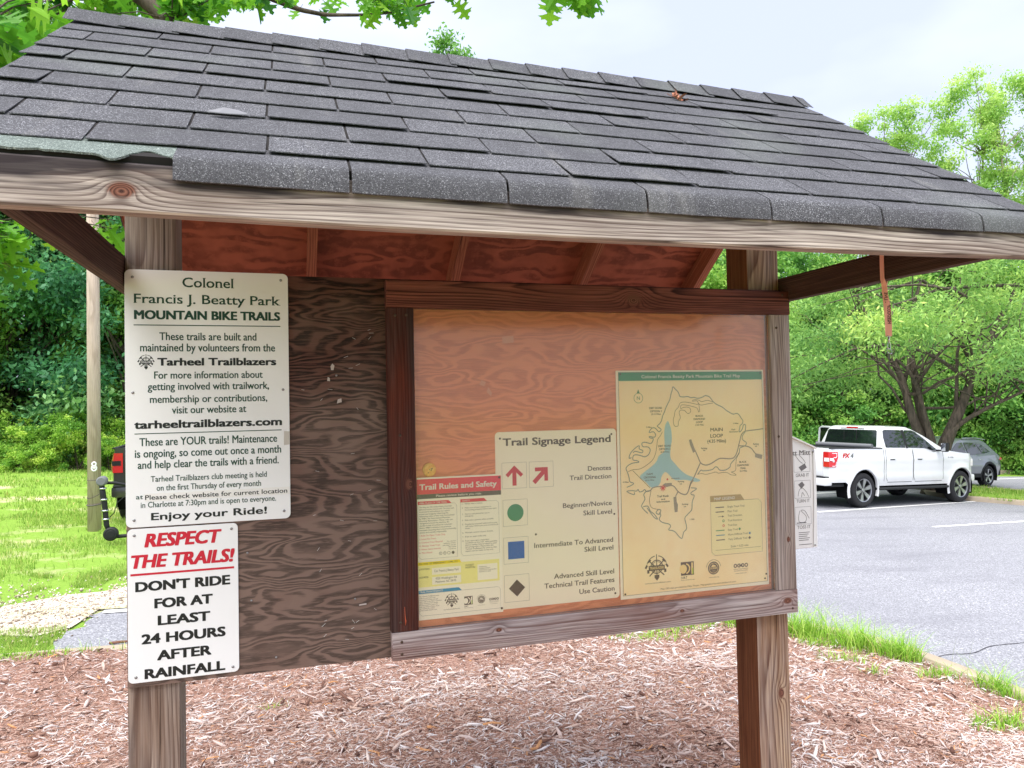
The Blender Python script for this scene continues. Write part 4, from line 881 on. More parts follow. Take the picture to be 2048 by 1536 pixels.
MAPL=[('main',[(1.7482,1.6211),(1.7528,1.6379),(1.7601,1.6518),(1.7675,1.6687),(1.7752,1.6827),(1.7835,1.6967),(1.7888,1.7165),(1.794,1.7306),(1.7975,1.7434),(1.8084,1.7333),(1.8178,1.7246),(1.8223,1.7145),(1.8253,1.7079),(1.8381,1.7057),(1.8574,1.7068),(1.8702,1.7023),(1.8832,1.7035),(1.8961,1.6998),(1.9124,1.7016),(1.9224,1.7057),(1.9307,1.709),(1.9453,1.7053),(1.9533,1.698),(1.9613,1.6877),(1.9742,1.6773),(1.9905,1.6698),(2.0036,1.6637),(2.0166,1.6532),(2.0298,1.6457),(2.0463,1.638),(2.0632,1.6405),(2.0731,1.633),(2.0812,1.6211),(2.0877,1.6121),(2.0839,1.6005),(2.0753,1.5949),(2.0733,1.5847),(2.0695,1.5731),(2.0745,1.5715),(2.085,1.5829),(2.0889,1.596),(2.0974,1.5972),(2.0987,1.5854),(2.0966,1.5738)]),
('road',[(2.1756,1.5802),(2.1428,1.5768),(2.112,1.5748),(2.0914,1.571),(2.0792,1.5597),(2.0736,1.5423),(2.0661,1.5193),(2.0587,1.4962),(2.0481,1.4792),(2.0311,1.4726),(1.9912,1.4757),(1.9746,1.4721),(1.9511,1.4601),(1.9312,1.4538),(1.915,1.4559),(1.9022,1.4651),(1.8931,1.4855),(1.8808,1.5117)]),
('road',[(1.9021,1.4622),(1.8884,1.4371),(1.8747,1.412),(1.8612,1.3927),(1.8542,1.3732)]),
('road',[(2.0661,1.5193),(2.0999,1.5166),(2.1201,1.5085),(2.1332,1.4933),(2.1464,1.4781)]),
('main',[(1.7482,1.6211),(1.74,1.61),(1.7304,1.6018),(1.7458,1.5901),(1.7361,1.5819),(1.7224,1.595),(1.7083,1.5954),(1.697,1.5803),(1.7142,1.5826),(1.7233,1.5711),(1.7168,1.5628),(1.6982,1.5663),(1.7011,1.5605),(1.7135,1.5573),(1.7037,1.5408),(1.6821,1.5458),(1.6681,1.5435),(1.6709,1.5308),(1.691,1.5287),(1.7,1.5185),(1.6933,1.502),(1.6776,1.4942),(1.6562,1.5007),(1.6346,1.5015),(1.6311,1.485),(1.6464,1.4816),(1.654,1.4757),(1.6309,1.4739),(1.6123,1.4664),(1.6029,1.4557),(1.6086,1.4416),(1.6142,1.4219),(1.6169,1.4079),(1.632,1.4016),(1.6196,1.3939),(1.6042,1.3892)]),
('main',[(1.6318,1.51),(1.6411,1.5152),(1.6656,1.5087),(1.6705,1.5169),(1.6567,1.523),(1.657,1.5341),(1.6446,1.529),(1.6226,1.5103),(1.616,1.4912),(1.6252,1.4936)]),
('thin',[(1.7503,1.5815),(1.742,1.5676),(1.7307,1.5539),(1.727,1.5344),(1.7215,1.5065),(1.7084,1.4818),(1.683,1.4633),(1.6579,1.4518),(1.6302,1.4503),(1.6117,1.4442)]),
('thin',[(1.6286,1.4476),(1.6631,1.414),(1.6963,1.3816)]),
('thin',[(1.9611,1.6805),(1.9445,1.6794),(1.9116,1.6743),(1.902,1.6802),(1.8954,1.6774),(1.8664,1.6838),(1.8407,1.6871),(1.8246,1.6831),(1.8178,1.669),(1.8047,1.6565),(1.801,1.6395),(1.7957,1.6226),(1.7999,1.6012),(1.8142,1.6008),(1.8163,1.6164),(1.8247,1.6304),(1.8204,1.6476),(1.8255,1.6575),(1.8431,1.6557),(1.854,1.6454),(1.8654,1.648),(1.8674,1.6608),(1.8563,1.6682),(1.837,1.6672),(1.8272,1.6631),(1.8292,1.6759),(1.8501,1.6755),(1.879,1.6692),(1.895,1.6631),(1.9011,1.6486),(1.9047,1.66),(1.8974,1.6889),(1.8763,1.6893),(1.883,1.6949),(1.9024,1.6931),(1.9137,1.6872),(1.935,1.6911),(1.9481,1.6894),(1.9612,1.6848)]),
('thin',[(1.8879,1.4214),(1.9075,1.4233),(1.9237,1.4197),(1.9467,1.4229),(1.9666,1.4263),(1.9763,1.4215),(1.9963,1.4234),(2.0161,1.4211),(2.0293,1.4132),(2.0526,1.4106),(2.0428,1.4184),(2.0312,1.4233),(2.0498,1.4282),(2.0523,1.4528),(2.0563,1.473),(2.0687,1.4929)]),
('main',[(1.8912,1.4226),(1.9046,1.4363),(1.911,1.4332),(1.9339,1.4335),(1.9537,1.4369),(1.9638,1.4451),(1.9737,1.4432),(1.9833,1.4327),(2.0065,1.4316),(2.0268,1.4423),(2.0305,1.4538),(2.0512,1.4732),(2.0688,1.4958),(2.0709,1.5103),(2.0932,1.5183),(2.1003,1.5297),(2.0838,1.542),(2.0842,1.5566),(2.0965,1.5708)]),
('lake',[(1.7735,1.6204),(1.781,1.606),(1.7867,1.5832),(1.7873,1.5492),(1.7818,1.5211),(1.7808,1.4872),(1.7961,1.4668),(1.8209,1.4402),(1.846,1.4219),(1.8715,1.4122),(1.9003,1.3993),(1.8807,1.3946),(1.839,1.4038),(1.8007,1.4043),(1.782,1.4165),(1.7635,1.4343),(1.7509,1.4321),(1.741,1.4157),(1.7374,1.399),(1.7245,1.3857),(1.6995,1.3842),(1.6813,1.4019),(1.6572,1.4226),(1.673,1.4386),(1.7015,1.4568),(1.7238,1.4755),(1.7337,1.4948),(1.7562,1.5108),(1.7585,1.5389),(1.7581,1.5784),(1.7636,1.6065)]),
('lot',[(1.8577,1.5482),(1.8674,1.5507),(1.8839,1.5059),(1.874,1.5005),(1.862,1.5295)]),
('lot',[(2.1382,1.4887),(2.1689,1.4816),(2.1649,1.4656),(2.136,1.4741)]),
('road',[(1.872,1.4013),(1.858,1.3842),(1.8507,1.3639),(1.8403,1.3511),(1.8237,1.3535),(1.8074,1.3633),(1.7946,1.3802),(1.7816,1.3867),(1.7651,1.3861),(1.7486,1.3826),(1.729,1.3851),(1.7062,1.3819),(1.6962,1.3722),(1.68,1.3702)]),
('main',[(1.6962,1.3722),(1.68,1.3702),(1.67,1.3591),(1.6744,1.3429),(1.661,1.322),(1.6655,1.3101),(1.6843,1.2916)]),
('main',[(1.68,1.3702),(1.6737,1.3778),(1.6671,1.3724),(1.6542,1.3702),(1.6481,1.3792),(1.6415,1.3737),(1.6256,1.376),(1.6033,1.3744),(1.6316,1.3613),(1.6334,1.3698)]),
('main',[(1.6656,1.3159),(1.685,1.3176),(1.6942,1.2996),(1.7101,1.287),(1.7226,1.2687),(1.7098,1.2754),(1.6972,1.2907),(1.6816,1.312)]),
('main',[(1.7268,1.3035),(1.7167,1.2924),(1.7296,1.2858),(1.7365,1.2999),(1.7268,1.3035)]),
('main',[(1.7297,1.2916),(1.736,1.2825),(1.7291,1.2683),(1.7418,1.2558),(1.7678,1.2482),(1.7741,1.239),(1.7656,1.2279),(1.7803,1.224),(1.7933,1.2172),(1.8061,1.2016),(1.8191,1.1933),(1.8264,1.2148),(1.8384,1.2258),(1.8372,1.2436),(1.8329,1.266),(1.8483,1.2812),(1.8622,1.2951),(1.8646,1.3217),(1.8737,1.3448),(1.8637,1.3484),(1.8606,1.3559),(1.8811,1.3667),(1.8812,1.3712),(1.8611,1.3737)]),
('thin',[(1.6994,1.3721),(1.6958,1.3577),(1.6921,1.3405),(1.6948,1.32),(1.7042,1.3092),(1.7268,1.3035)]),
('road',[(1.8073,1.3618),(1.797,1.3462)]),
('lot',[(1.7455,1.3886),(1.7555,1.3954),(1.7835,1.3954),(1.7832,1.3852),(1.7617,1.3819)]),
('lot',[(1.7886,1.3437),(1.8003,1.346),(1.8013,1.3254),(1.806,1.3162),(1.8036,1.2899),(1.792,1.2892),(1.7896,1.3202)])]

for kind, mat, nm in (('lake', LK, 'lake'), ('lot', RDI, 'parking_areas'), ('road', RDI, 'road_lines'), ('main', TRL, 'trail_lines'), ('thin', THI, 'thin_trails')):
    mb = MB(); dy = {'lake': 0, 'lot': .0001, 'road': .0002, 'main': .0003, 'thin': .0004}[kind]
    for k, pl in MAPL:
        if k != kind: continue
        if kind in ('lake', 'lot'): mb.poly_xz(smooth2(pl+[pl[0]], 4)[:-1] if kind == 'lake' else pl, ym-dy)
        else: ribbon(mb, smooth2(pl, 3), {'road': .0040, 'main': .0033, 'thin': .0017}[kind], ym-dy)
    mb.build(nm, mat, mp_)
GRT = plain('map_text_ink', S(112, 104, 82), .5)
lines(mp_, 'place_names', GRT, [('DIRT ROAD', 1.7002, 1.7516, 1.6642, .0073), ('OPTION 1', 1.703, 1.7494, 1.6523, .0073), ('(0.13 Mile)', 1.708, 1.745, 1.643, .0055), ('BLACK', 1.8876, 1.9195, 1.6316, .0069), ('DIAMOND', 1.8792, 1.927, 1.6203, .0069), ('LOOP', 1.8895, 1.9169, 1.6088, .0069), ('(1.03 Mile)', 1.886, 1.92, 1.5995, .0050), ('MAIN', 1.948, 2.0003, 1.5763, .0127), ('LOOP', 1.9474, 2.0002, 1.5532, .0132), ('(4.35 Miles)', 1.9343, 2.013, 1.5346, .0118),
    ('Park', 2.0377, 2.0545, 1.5779, .0058), ('Entrance', 2.0291, 2.065, 1.5699, .0058), ('DIRT ROAD', 1.7321, 1.7844, 1.5268, .0069), ('OPTION 2', 1.7349, 1.7816, 1.5152, .0071), ('(0.38 Mile)', 1.741, 1.776, 1.506, .005), ('DAM', 1.6839, 1.7069, 1.428, .007), ('CROSSING', 1.6715, 1.7197, 1.4164, .0074), ('(0.23 Mile)', 1.677, 1.713, 1.4075, .005), ('BLACK', 2.0675, 2.0986, 1.455, .007), ('DIAMOND', 2.0587, 2.1084, 1.443, .0072), ('TRAIL', 2.0708, 2.0955, 1.4316, .007), ('(0.3 Mile)', 2.069, 2.099, 1.4225, .005),
    ('Parking', 1.9075, 1.9323, 1.5128, .0057), ('Lot', 1.9158, 1.9246, 1.5059, .0057), ('Parking', 2.13, 2.154, 1.5205, .006), ('Lot', 2.1373, 2.1462, 1.5127, .0059), ('Trail Kiosk', 1.7231, 1.7699, 1.3464, .0076), ('and', 1.7391, 1.7545, 1.3361, .0064), ('Information', 1.7209, 1.7733, 1.3271, .007), ('Parking', 1.808, 1.834, 1.396, .0055), ('Lot', 1.816, 1.825, 1.388, .0055), ('Parking', 1.823, 1.848, 1.313, .0055), ('Lot', 1.830, 1.839, 1.305, .0055), ('1 Mile', 1.853, 1.872, 1.257, .005), ('2 Miles', 1.686, 1.708, 1.597, .005), ('3 Miles', 2.045, 2.068, 1.601, .005), ('4 Miles', 1.589, 1.612, 1.405, .005), ('Peninsula', 1.782, 1.815, 1.409, .005)], ym, bold=.035)
mb = MB(); ring(mb, 1.658, 1.7045, .0175, .0016, ym, 24); mb.poly_xz([(1.652, 1.722), (1.664, 1.722), (1.658, 1.736)], ym); put_text(mb, 'N', 1.6521, 1.6639, 1.6984, .0123, ym, bold=.01); mb.build('north_arrow', plain('north_green', S(84, 138, 92), .5), mp_)
mb = MB()
for k in range(4): ribbon(mb, [(1.747+.012*math.cos(k*PI/4), 1.379+.012*math.sin(k*PI/4)), (1.747-.012*math.cos(k*PI/4), 1.379-.012*math.sin(k*PI/4))], .003, ym-.0006-.00005*k)
disc(mb, 1.7655, 1.4095, .0035, ym-.0006); mb.build('kiosk_star', plain('star_red', S(224, 92, 82), .5), mp_)
mb = MB(); rect(mb, 1.9405, 2.158, 1.123, 1.318, ym); lb = mb.build('legend_panel', plain('legend_cream', S(250, 238, 184), .5), mp_)
mb = MB(); cut_frame(mb, 1.9405, 2.158, 1.1205, 1.3175, .013, .0010, ym-.0003); mb.build('legend_outline', INK_B, lb)
mb = MB(); mb.poly_xz([(1.9395, 1.3175), (2.0846, 1.3175), (2.069, 1.339), (1.9395, 1.339)], ym-.0002); lh = mb.build('legend_tab', plain('legend_tan', S(186, 162, 104), .5), lb)
lines(lh, 'legend_title', INK_W, [('MAP LEGEND', 1.9563, 2.0444, 1.3225, .0102, dict(bold=.02))], ym-.0005)
ys = ym-.0003
lines(lb, 'legend_text', GRT, [(t_, 2.0113, b, z, .0072) for t_, b, z in (('Single Track Trail', 2.0838, 1.2922), ('Main Trail', 2.0534, 1.2752), ('Trail Direction', 2.0722, 1.2588), ('Trail Entrance', 2.0716, 1.2413), ('Trail Exit', 2.0501, 1.2241), ('Easy Trail', 2.052, 1.2068), ('More Difficult Trail', 2.0946, 1.1892), ('Very Difficult Trail', 2.0923, 1.1723))]+[('Scale = 0.25 mile', 2.0215, 2.0967, 1.1452, .0075), ('_rule', 1.957, 2.150, 1.1385, .001)], ys)
def swatch(mat, items):
    mb = MB()
    for it in items:
        if it[0] == 'l': rect(mb, 1.9605, 1.9965, it[1], it[1]+.0032, ys)
        elif it[0] == 'a': rect(mb, 1.971, 1.990, it[1], it[1]+.0014, ys); mb.poly_xz([(1.988, it[1]-.003), (1.996, it[1]+.0007), (1.988, it[1]+.0045)], ys-.0001)
        elif it[0] == 'o': ring(mb, 1.993, it[1], .0038, .0022, ys, 16)
        elif it[0] == 'd': disc(mb, it[1], it[2], .0045, ys, 16)
        elif it[0] == 's': rect(mb, it[1]-.004, it[1]+.004, it[2]-.004, it[2]+.004, ys)
        elif it[0] == 'k': mb.poly_xz([(it[1], it[2]-.006), (it[1]+.006, it[2]), (it[1], it[2]+.006), (it[1]-.006, it[2])], ys)
    mb.build('legend_symbols', mat, lb)
swatch(INK_B, [('l', 1.294), ('l', 1.277), ('a', 1.2605), ('l', 1.174), ('k', 2.103, 1.1755)]); swatch(plain('easy_green', S(98, 160, 104), .5), [('l', 1.209), ('o', 1.245), ('d', 2.061, 1.211)]); swatch(plain('exit_red', S(226, 110, 100), .5), [('o', 1.2275)]); swatch(plain('diff_blue', S(104, 148, 176), .5), [('l', 1.1915), ('s', 2.104, 1.1925)])
pt = logos(mp_, ym, INK_B, plain('logo_paper', S(246, 220, 156), .5), (1.7147, 1.0970), .094, (1.8114, 1.8646, 1.0588, 1.1071), (1.9465, 1.0755), .0235, (2.031, 2.093, 1.0755))
lines(mp_, 'credit_text', INK_B, pt+[('www.tarheeltrailblazers.com', 1.6673, 1.7686, 1.0404, .0050), ('Map GPS data provided by Mike Thayer. Map graphics by www.danbarrs3.com', 1.7286, 2.0381, 1.0160, .0056)], ym)
screws(mp_, [(2.1655, 1.0185), (1.5895, 1.791), (2.169, 1.790), (1.589, 1.013), (2.171, 1.035)], YM, .0034, RUSTY)

# cookie-coloured disc stuck above the poster
def cookie_mat():
    t = NT('baked_cookie'); n = t.noise(t.coord(), 120, 4, .6); c = t.ramp(n, (.35, S(236, 178, 92)), (.7, S(254, 224, 144))); return t.finish(c, .7, .2, t.bump(n, .6, .003))
mb = MB(); mb.lathe([(0, -.0085), (.010, -.0082), (.018, -.0065), (.0222, -.003), (.0228, 0), (0, .0005)], (.8985, -.0046, 1.4830), 'y', 28)
ck = mb.build('cookie', cookie_mat(), smooth=True); tag(ck, 'round golden cookie stuck to the plywood just above the ivory poster', 'cookie')
mb = MB()
for x, z in ((.9035, 1.487), (.9055, 1.4845), (.9075, 1.488), (.903, 1.4815), (.8935, 1.474), (.8985, 1.484)): mb.lathe([(0, -.0016), (.0014, -.0012), (.0019, .001), (0, .001)], (x, -.0046-.0078, z), 'y', 8)
mb.build('dark_specks', plain('cookie_chip', S(62, 44, 32), .6), ck)

# scraps of paper and tape, staples and nails left on the boards
SCR = plain('paper_scrap', S(186, 176, 172), .6); SCRT = plain('tape_scrap', S(224, 160, 130), .35, .5)
def scrap(pts, y, mat, label, grp='scraps of paper and tape left on the boards'):
    mb = MB(); mb.poly_xz(pts, y, y+.0005); o = mb.build('paper_scrap', mat); tag(o, label, 'paper scrap', grp); return o
scrap([(.5905, 1.812), (.598, 1.812), (.601, 1.826), (.5945, 1.833), (.589, 1.824)], -.0006, SCR, 'small torn white paper corner on dark plywood, upper of those left of the frame')
scrap([(.578, 1.778), (.5865, 1.777), (.586, 1.787), (.580, 1.790)], -.0006, SCR, 'tiny white paper fleck beside the torn paper corner on dark plywood')
scrap([(.607, 1.706), (.622, 1.710), (.621, 1.722), (.610, 1.719)], -.0006, SCR, 'pale square paper bit at middle height on the dark plywood')
scrap([(.667, 1.063), (.690, 1.064), (.690, 1.069), (.668, 1.067)], -.0006, SCR, 'white paper sliver low on the dark plywood beside the frame')
scrap([(1.157, 1.898), (1.197, 1.902), (1.196, 1.925), (1.156, 1.922)], -.0045, SCRT, 'rectangular scrap of clear tape high on the reddish plywood')
scrap([(1.073, 1.760), (1.090, 1.754), (1.096, 1.768), (1.080, 1.775)], -.0045, SCRT, 'crumpled tape scrap on the reddish plywood above the cream sign')
scrap([(1.098, 1.735), (1.113, 1.720), (1.116, 1.732), (1.104, 1.752)], -.0045, SCRT, 'long twisted tape scrap nearest the cream sign on reddish plywood')
mb = MB(); rg = random.Random(3)
for i in range(34):
    x, z = rg.uniform(.48, .75), rg.uniform(.95, 1.95); a = rg.uniform(-1, 1); l = rg.uniform(.004, .0075)
    if x < .50 and z > 1.3: continue
    mb.tube([(x-l*math.cos(a), -.0008, z-l*math.sin(a)), (x+l*math.cos(a), -.0008, z+l*math.sin(a))], .0005, 5)
mb.build('staples', plain('staple_steel', S(210, 210, 206), .4, .5, .3), kiosk)
for x, z in ((.6065, 1.795), (.335, 1.255), (.345, 1.11), (.655, 1.085), (.415, .93)): screws(kiosk, [(x, z)], -.0005, .0035)

# ---------------------------------------------------------------- small things hung, dropped and fixed round the kiosk
# lanyard over the right-hand eave arm
LAN = plain('salmon_strap', S(255, 186, 172), .7, .2); LANT = plain('strap_print', S(60, 40, 40), .6)
ly = empty('lanyard', (2.30, -.49, 2.07)); tag(ly, 'salmon pink neck lanyard with key clip hanging from the right eave arm', 'lanyard')
def strap(pts, wd, ax, name='strap'):
    mb = MB(); vs = []
    for i, p in enumerate(pts):
        a = Vector(ax[i] if isinstance(ax, list) else ax).normalized()*wd/2; p = Vector(p); nrm = a.cross(Vector((0, 0, 1))); nrm = nrm.normalized()*.0009 if nrm.length > 0 else Vector((0, .0009, 0))
        vs += [p+a+nrm, p-a+nrm, p-a-nrm, p+a-nrm]
    fs = [(i*4+k, i*4+(k+1) % 4, (i+1)*4+(k+1) % 4, (i+1)*4+k) for i in range(len(pts)-1) for k in range(4)]+[(3, 2, 1, 0), tuple(range(len(vs)-4, len(vs)))]
    mb.add(vs, fs); return mb.build(name, LAN, ly)
ox, oy = 2.2795, -.505
sa = (.71, -.70, 0); su = (.0, -1, 0)
st1 = strap([(ox-.002, oy, 2.162), (ox-.003, oy, 2.12), (ox-.003, oy, 2.07), (ox+.004, oy, 2.045), (ox+.008, oy, 2.0), (ox+.010, oy-.001, 1.95), (ox+.0115, oy-.002, 1.885)], .016, [su, su, su, (.5, -.8, 0), sa, (.9, -.4, 0), sa])
st2 = strap([(2.323, -.47, 2.162), (2.323, -.47, 2.065), (2.312, -.475, 2.045), (2.298, -.49, 2.03), (2.2945, -.505, 1.985), (2.2935, -.509, 1.93), (2.2925, -.509, 1.885)], .016, [su, su, (.2, -.9, 0), (.5, -.8, 0), (.9, -.4, 0), sa, sa])
strap([(ox-.004, oy, 2.1605), (2.30, -.49, 2.1605), (2.325, -.47, 2.1605)], .0165, (.34, -.94, 0))
def vert_text(par, txt, x, y, z0, z1, wd, ax=(.71, -.70), nm='strap_text'):
    v, f = text_mesh(txt, .02); v = v.copy(); l = v[:, 0].max()-v[:, 0].min(); h = cap_height(.02)
    mb = MB(); mb.add([(x-.0013+ax[0]*(.5-b[1]/h)*-wd, y-.0012+ax[1]*(.5-b[1]/h)*-wd, z0+(z1-z0)*(b[0]-v[:, 0].min())/l) for b in v], f); return mb.build(nm, LANT, par)
vert_text(st1, 'PLODEZH', 2.2775, -.5055, 2.072, 2.124, .0105, (0, -1)); vert_text(st1, '* T', 2.2775, -.5055, 2.130, 2.145, .012, (0, -1))
vert_text(st2, 'HZEDOLOP', 2.2935, -.5115, 1.925, 1.985, .010); vert_text(st2, '- LIVE -', 2.287, -.507, 1.992, 2.034, .009)
CHR = plain('chrome_clip', S(196, 198, 200), .25, .5, 1.0)
mb = MB(); cx, cy = 2.2915, -.508
mb.tube([(cx-.007, cy, 1.885), (cx+.007, cy, 1.885)], .0016, 8); mb.tube([(cx, cy, 1.884), (cx, cy, 1.866)], .0028, 8)
mb.tube([(cx+.006*math.sin(a), cy, 1.855+.011*math.cos(a)) for a in np.linspace(0, 2*PI*.93, 14)], .0013, 6); mb.build('clip', CHR, ly, smooth=True)
mb = MB(); mb.tube([(cx+.009*math.sin(a)+.001, cy+.004*math.cos(a), 1.838+.009*math.cos(a)) for a in np.linspace(0, 2*PI, 16)], .0009, 6); mb.build('key_ring', CHR, ly, smooth=True)
mb = MB(); mb.poly_xz(rrect(cx-.0045, cx+.0055, 1.812, 1.830, .004), cy+.002, cy+.0035); mb.poly_xz([(cx-.001, 1.785), (cx+.001, 1.783), (cx+.003, 1.786), (cx+.003, 1.813), (cx-.001, 1.813)], cy+.002, cy+.0035); mb.build('key', plain('dark_key', S(86, 84, 70), .4, .5, .8), ly)

# dead leaf and a loose shingle flap on the roof
def lobed_leaf(n_l=3, w=.42):
    """outline of an oak leaf, stem at the origin, tip at (0, 1)"""
    half = [(.012, 0), (.03, .12), (.20, .10), (.28, .15), (.14, .24), (.10, .31), (.24, .34), (.46, .31), (.36, .41), (.44, .47), (.24, .49), (.12, .53), (.11, .60), (.26, .66), (.42, .70), (.30, .75), (.30, .82), (.16, .79), (.08, .84), (.12, .93)]
    return half, [(0, 0)]+half+[(0, 1.0)]
def leaf_polys(base, dirv, side, nrm, L_, w=1.0, curl=.25, fold=.2):
    half, _ = lobed_leaf(); base, dirv, side, nrm = map(np.array, (base, dirv, side, nrm)); vs = []
    P = [(0, 0)]+half+[(0, 1.0)]
    def pt(x, y): return base+L_*(dirv*(y-.10*curl*y*y)+side*x*w+nrm*(abs(x)*fold-curl*.5*y*y))
    R = [pt(x, y) for x, y in P]; Lf = [pt(-x, y) for x, y in P[1:-1]]
    return R, Lf
def dry_leaf(loc, L_, label):
    rg = random.Random(9); mb = MB(); R, Lf = leaf_polys((0, 0, 0), (1, 0, 0), (0, 1, 0), (0, 0, 1), L_, 1.0, .5, .9)
    def crump(p): q = Vector(p); return (q.x, q.y, q.z+.012*mnoise.noise((q.x*60, q.y*60, 2))+.008*mnoise.noise((q.x*140, q.y*140, 5)))
    R = [crump(p) for p in R]; Lf = [crump(p) for p in Lf]; mid = [crump((L_*t, 0, 0)) for t in np.linspace(.95, .05, 8)]
    mb.add(R+mid, [tuple(range(len(R)+len(mid)))]); mb.add([R[0]]+Lf+[R[-1]]+mid, [tuple(range(len(Lf)+2+len(mid)))])
    mb.tube([(-.02, .002, .002), (0, 0, 0), (.4*L_, 0, .004)], .0012, 5)
    t = NT('dead_leaf'); n = t.noise(t.coord(), 40, 4, .6); m = t.finish(t.ramp(n, (.3, S(96, 58, 44)), (.55, S(160, 104, 82)), (.75, S(206, 164, 140))), .7, .2)
    o = mb.build('dead_leaf', m, origin=(0, 0, 0)); o.location = loc; o.rotation_euler = (math.radians(35), .1, .25); return tag(o, label, 'leaf')
p = roofp(.225, 1.765, .016); dry_leaf(p, .075, 'curled dry brown leaf lying on the shingles just below the ridge')
mb = MB(); vs = [roofp(.962, .300, .012), roofp(.950, .335, .020), roofp(.948, .365, .016), roofp(.958, .385, .012), roofp(.972, .350, .014), roofp(.972, .325, .014)]
mb.add(vs+[(a, b, c-.002) for a, b, c in vs], [tuple(range(6)), tuple(range(11, 5, -1))]+[(i, (i+1) % 6, 6+(i+1) % 6, 6+i) for i in range(6)])
tag(mb.build('shingle_scrap', plain('bare_scrap', S(124, 124, 130), .9)), 'pale diamond-shaped shingle scrap lying on the left half of the roof', 'scrap')

# bag dispenser on its own post behind the right post
WPL = paint('dispenser_white', (.78, .77, .77), .4, .4, .12)
dp = empty('bag_dispenser', (2.46, .25, gz(2.4))); tag(dp, 'white pet waste bag dispenser box with instruction pictures behind the right post', 'dispenser')
mb = MB(); mb.box(2.375, 2.464, .295, .384, -.9, 1.45, .004); sharp(mb.build('post', W_STILE, dp), 40)
mb = MB(); P = [(2.335, 1.068), (2.558, 1.068), (2.583, 1.487), (2.335, 1.585)]; P2 = [(2.335, 1.068), (2.565, 1.068), (2.570, 1.415), (2.566, 1.482), (2.335, 1.58)]
mb.poly_xz(P2, .19, .292); b_ = mb.build('box', WPL, dp); soften(b_, .003)
mb = MB(); mb.add([(2.325, .180, 1.584), (2.572, .180, 1.478), (2.572, .296, 1.478), (2.325, .296, 1.584), (2.325, .180, 1.590), (2.572, .180, 1.484), (2.572, .296, 1.484), (2.325, .296, 1.590)], [(3, 2, 1, 0), (4, 5, 6, 7), (0, 1, 5, 4), (2, 3, 7, 6), (1, 2, 6, 5), (3, 0, 4, 7)]); mb.build('lid', WPL, dp)
mb = MB(); mb.poly_xz([(2.545, 1.070), (2.5635, 1.070), (2.5685, 1.41), (2.563, 1.475), (2.556, 1.462), (2.554, 1.27)], .1855, .1895); mb.build('side_flange', plain('flange_white', (.8, .8, .8), .35), dp)
yd = .1893; GRP = plain('dispenser_ink', S(112, 108, 110), .6)
mb = MB()
put_text(mb, 'Mutt Mitt', 2.415, 2.545, 1.455, .020, yd, bold=.03)
for z, tx in ((1.365, 'GRAB IT'), (1.258, 'TURN IT'), (1.150, 'TOSS IT')): put_text(mb, tx, 2.47, 2.535, z, .0135, yd)
for k in range(5): rect(mb, 2.476, 2.53-.006*(k % 3), 1.133-.008*k, 1.1355-.008*k, yd)
rect(mb, 2.476, 2.54, 1.083, 1.0855, yd)
for z0 in (1.385, 1.277, 1.168): frame(mb, 2.462, 2.540, z0, z0+.072, .0014, yd)
mb.poly_xz([(2.485, 1.405), (2.515, 1.420), (2.525, 1.402), (2.498, 1.388)], yd); ribbon(mb, smooth2([(2.47, 1.455), (2.49, 1.43), (2.505, 1.42)], 3), .002, yd); ribbon(mb, smooth2([(2.49, 1.455), (2.51, 1.435), (2.52, 1.42)], 3), .002, yd)
mb.poly_xz([(2.48, 1.333), (2.50, 1.345), (2.512, 1.33), (2.495, 1.315)], yd); ribbon(mb, smooth2([(2.478, 1.285), (2.485, 1.31), (2.50, 1.318), (2.52, 1.30), (2.53, 1.28)], 4), .002, yd); ribbon(mb, smooth2([(2.495, 1.28), (2.50, 1.30), (2.51, 1.285)], 4), .002, yd)
ribbon(mb, smooth2([(2.485, 1.225), (2.478, 1.20), (2.482, 1.178), (2.51, 1.178), (2.515, 1.20), (2.49, 1.225), (2.51, 1.222), (2.53, 1.19)], 4), .002, yd); rect(mb, 2.468, 2.515, 1.1725, 1.176, yd)
mb.build('instructions', GRP, dp); screws(dp, [(2.556, 1.467), (2.552, 1.079)], .1855, .004)
mb = MB(); bag = [(2.572, 1.355), (2.598, 1.338), (2.600, 1.29), (2.588, 1.16), (2.578, 1.09), (2.573, 1.085)]; mb.poly_xz(bag, .225, .232); mb.build('bag', plain('bag_plastic', (.82, .83, .82), .3, .5), dp)

# utility pole on the lawn
up = empty('utility_pole', (-2.464, 10.5, gz(-2.46))); tag(up, 'pale wooden utility pole standing on the lawn beside the woods', 'utility pole')
mb = MB(); zb = gz(-2.46); mb.tube([(-2.464, 10.5, zb-.3), (-2.464, 10.5, zb+3), (-2.47, 10.5, zb+9)], [.098, .092, .075], 20); mb.build('shaft', W_POLE, up, smooth=True)
mb = MB()
for z, tl in ((.40, .02), (.55, .10), (.78, .0)): mb.tube([(-2.464+.1*math.cos(a), 10.5+.1*math.sin(a), zb+z+tl*math.sin(a+.8)*.5) for a in np.linspace(0, 2*PI, 20)], .012 if z == .40 else .004, 6)
mb.build('strap', plain('pole_strap', S(90, 86, 80), .6), up)
mb = MB(); ang = math.radians(-78)
for cz, rr in ((1.03, .036), (.965, .046), (.985, .020)):
    mb.tube([(-2.464+.0985*math.cos(ang+q/.1), 10.5+.0985*math.sin(ang+q/.1), zb+cz+rr*.8*math.sin(a)) for a in np.linspace(0, 2*PI, 18) for q in [rr*.7*math.cos(a)]], .013, 5)
mb.build('painted_mark', plain('spray_white', (.85, .85, .85), .7), up)
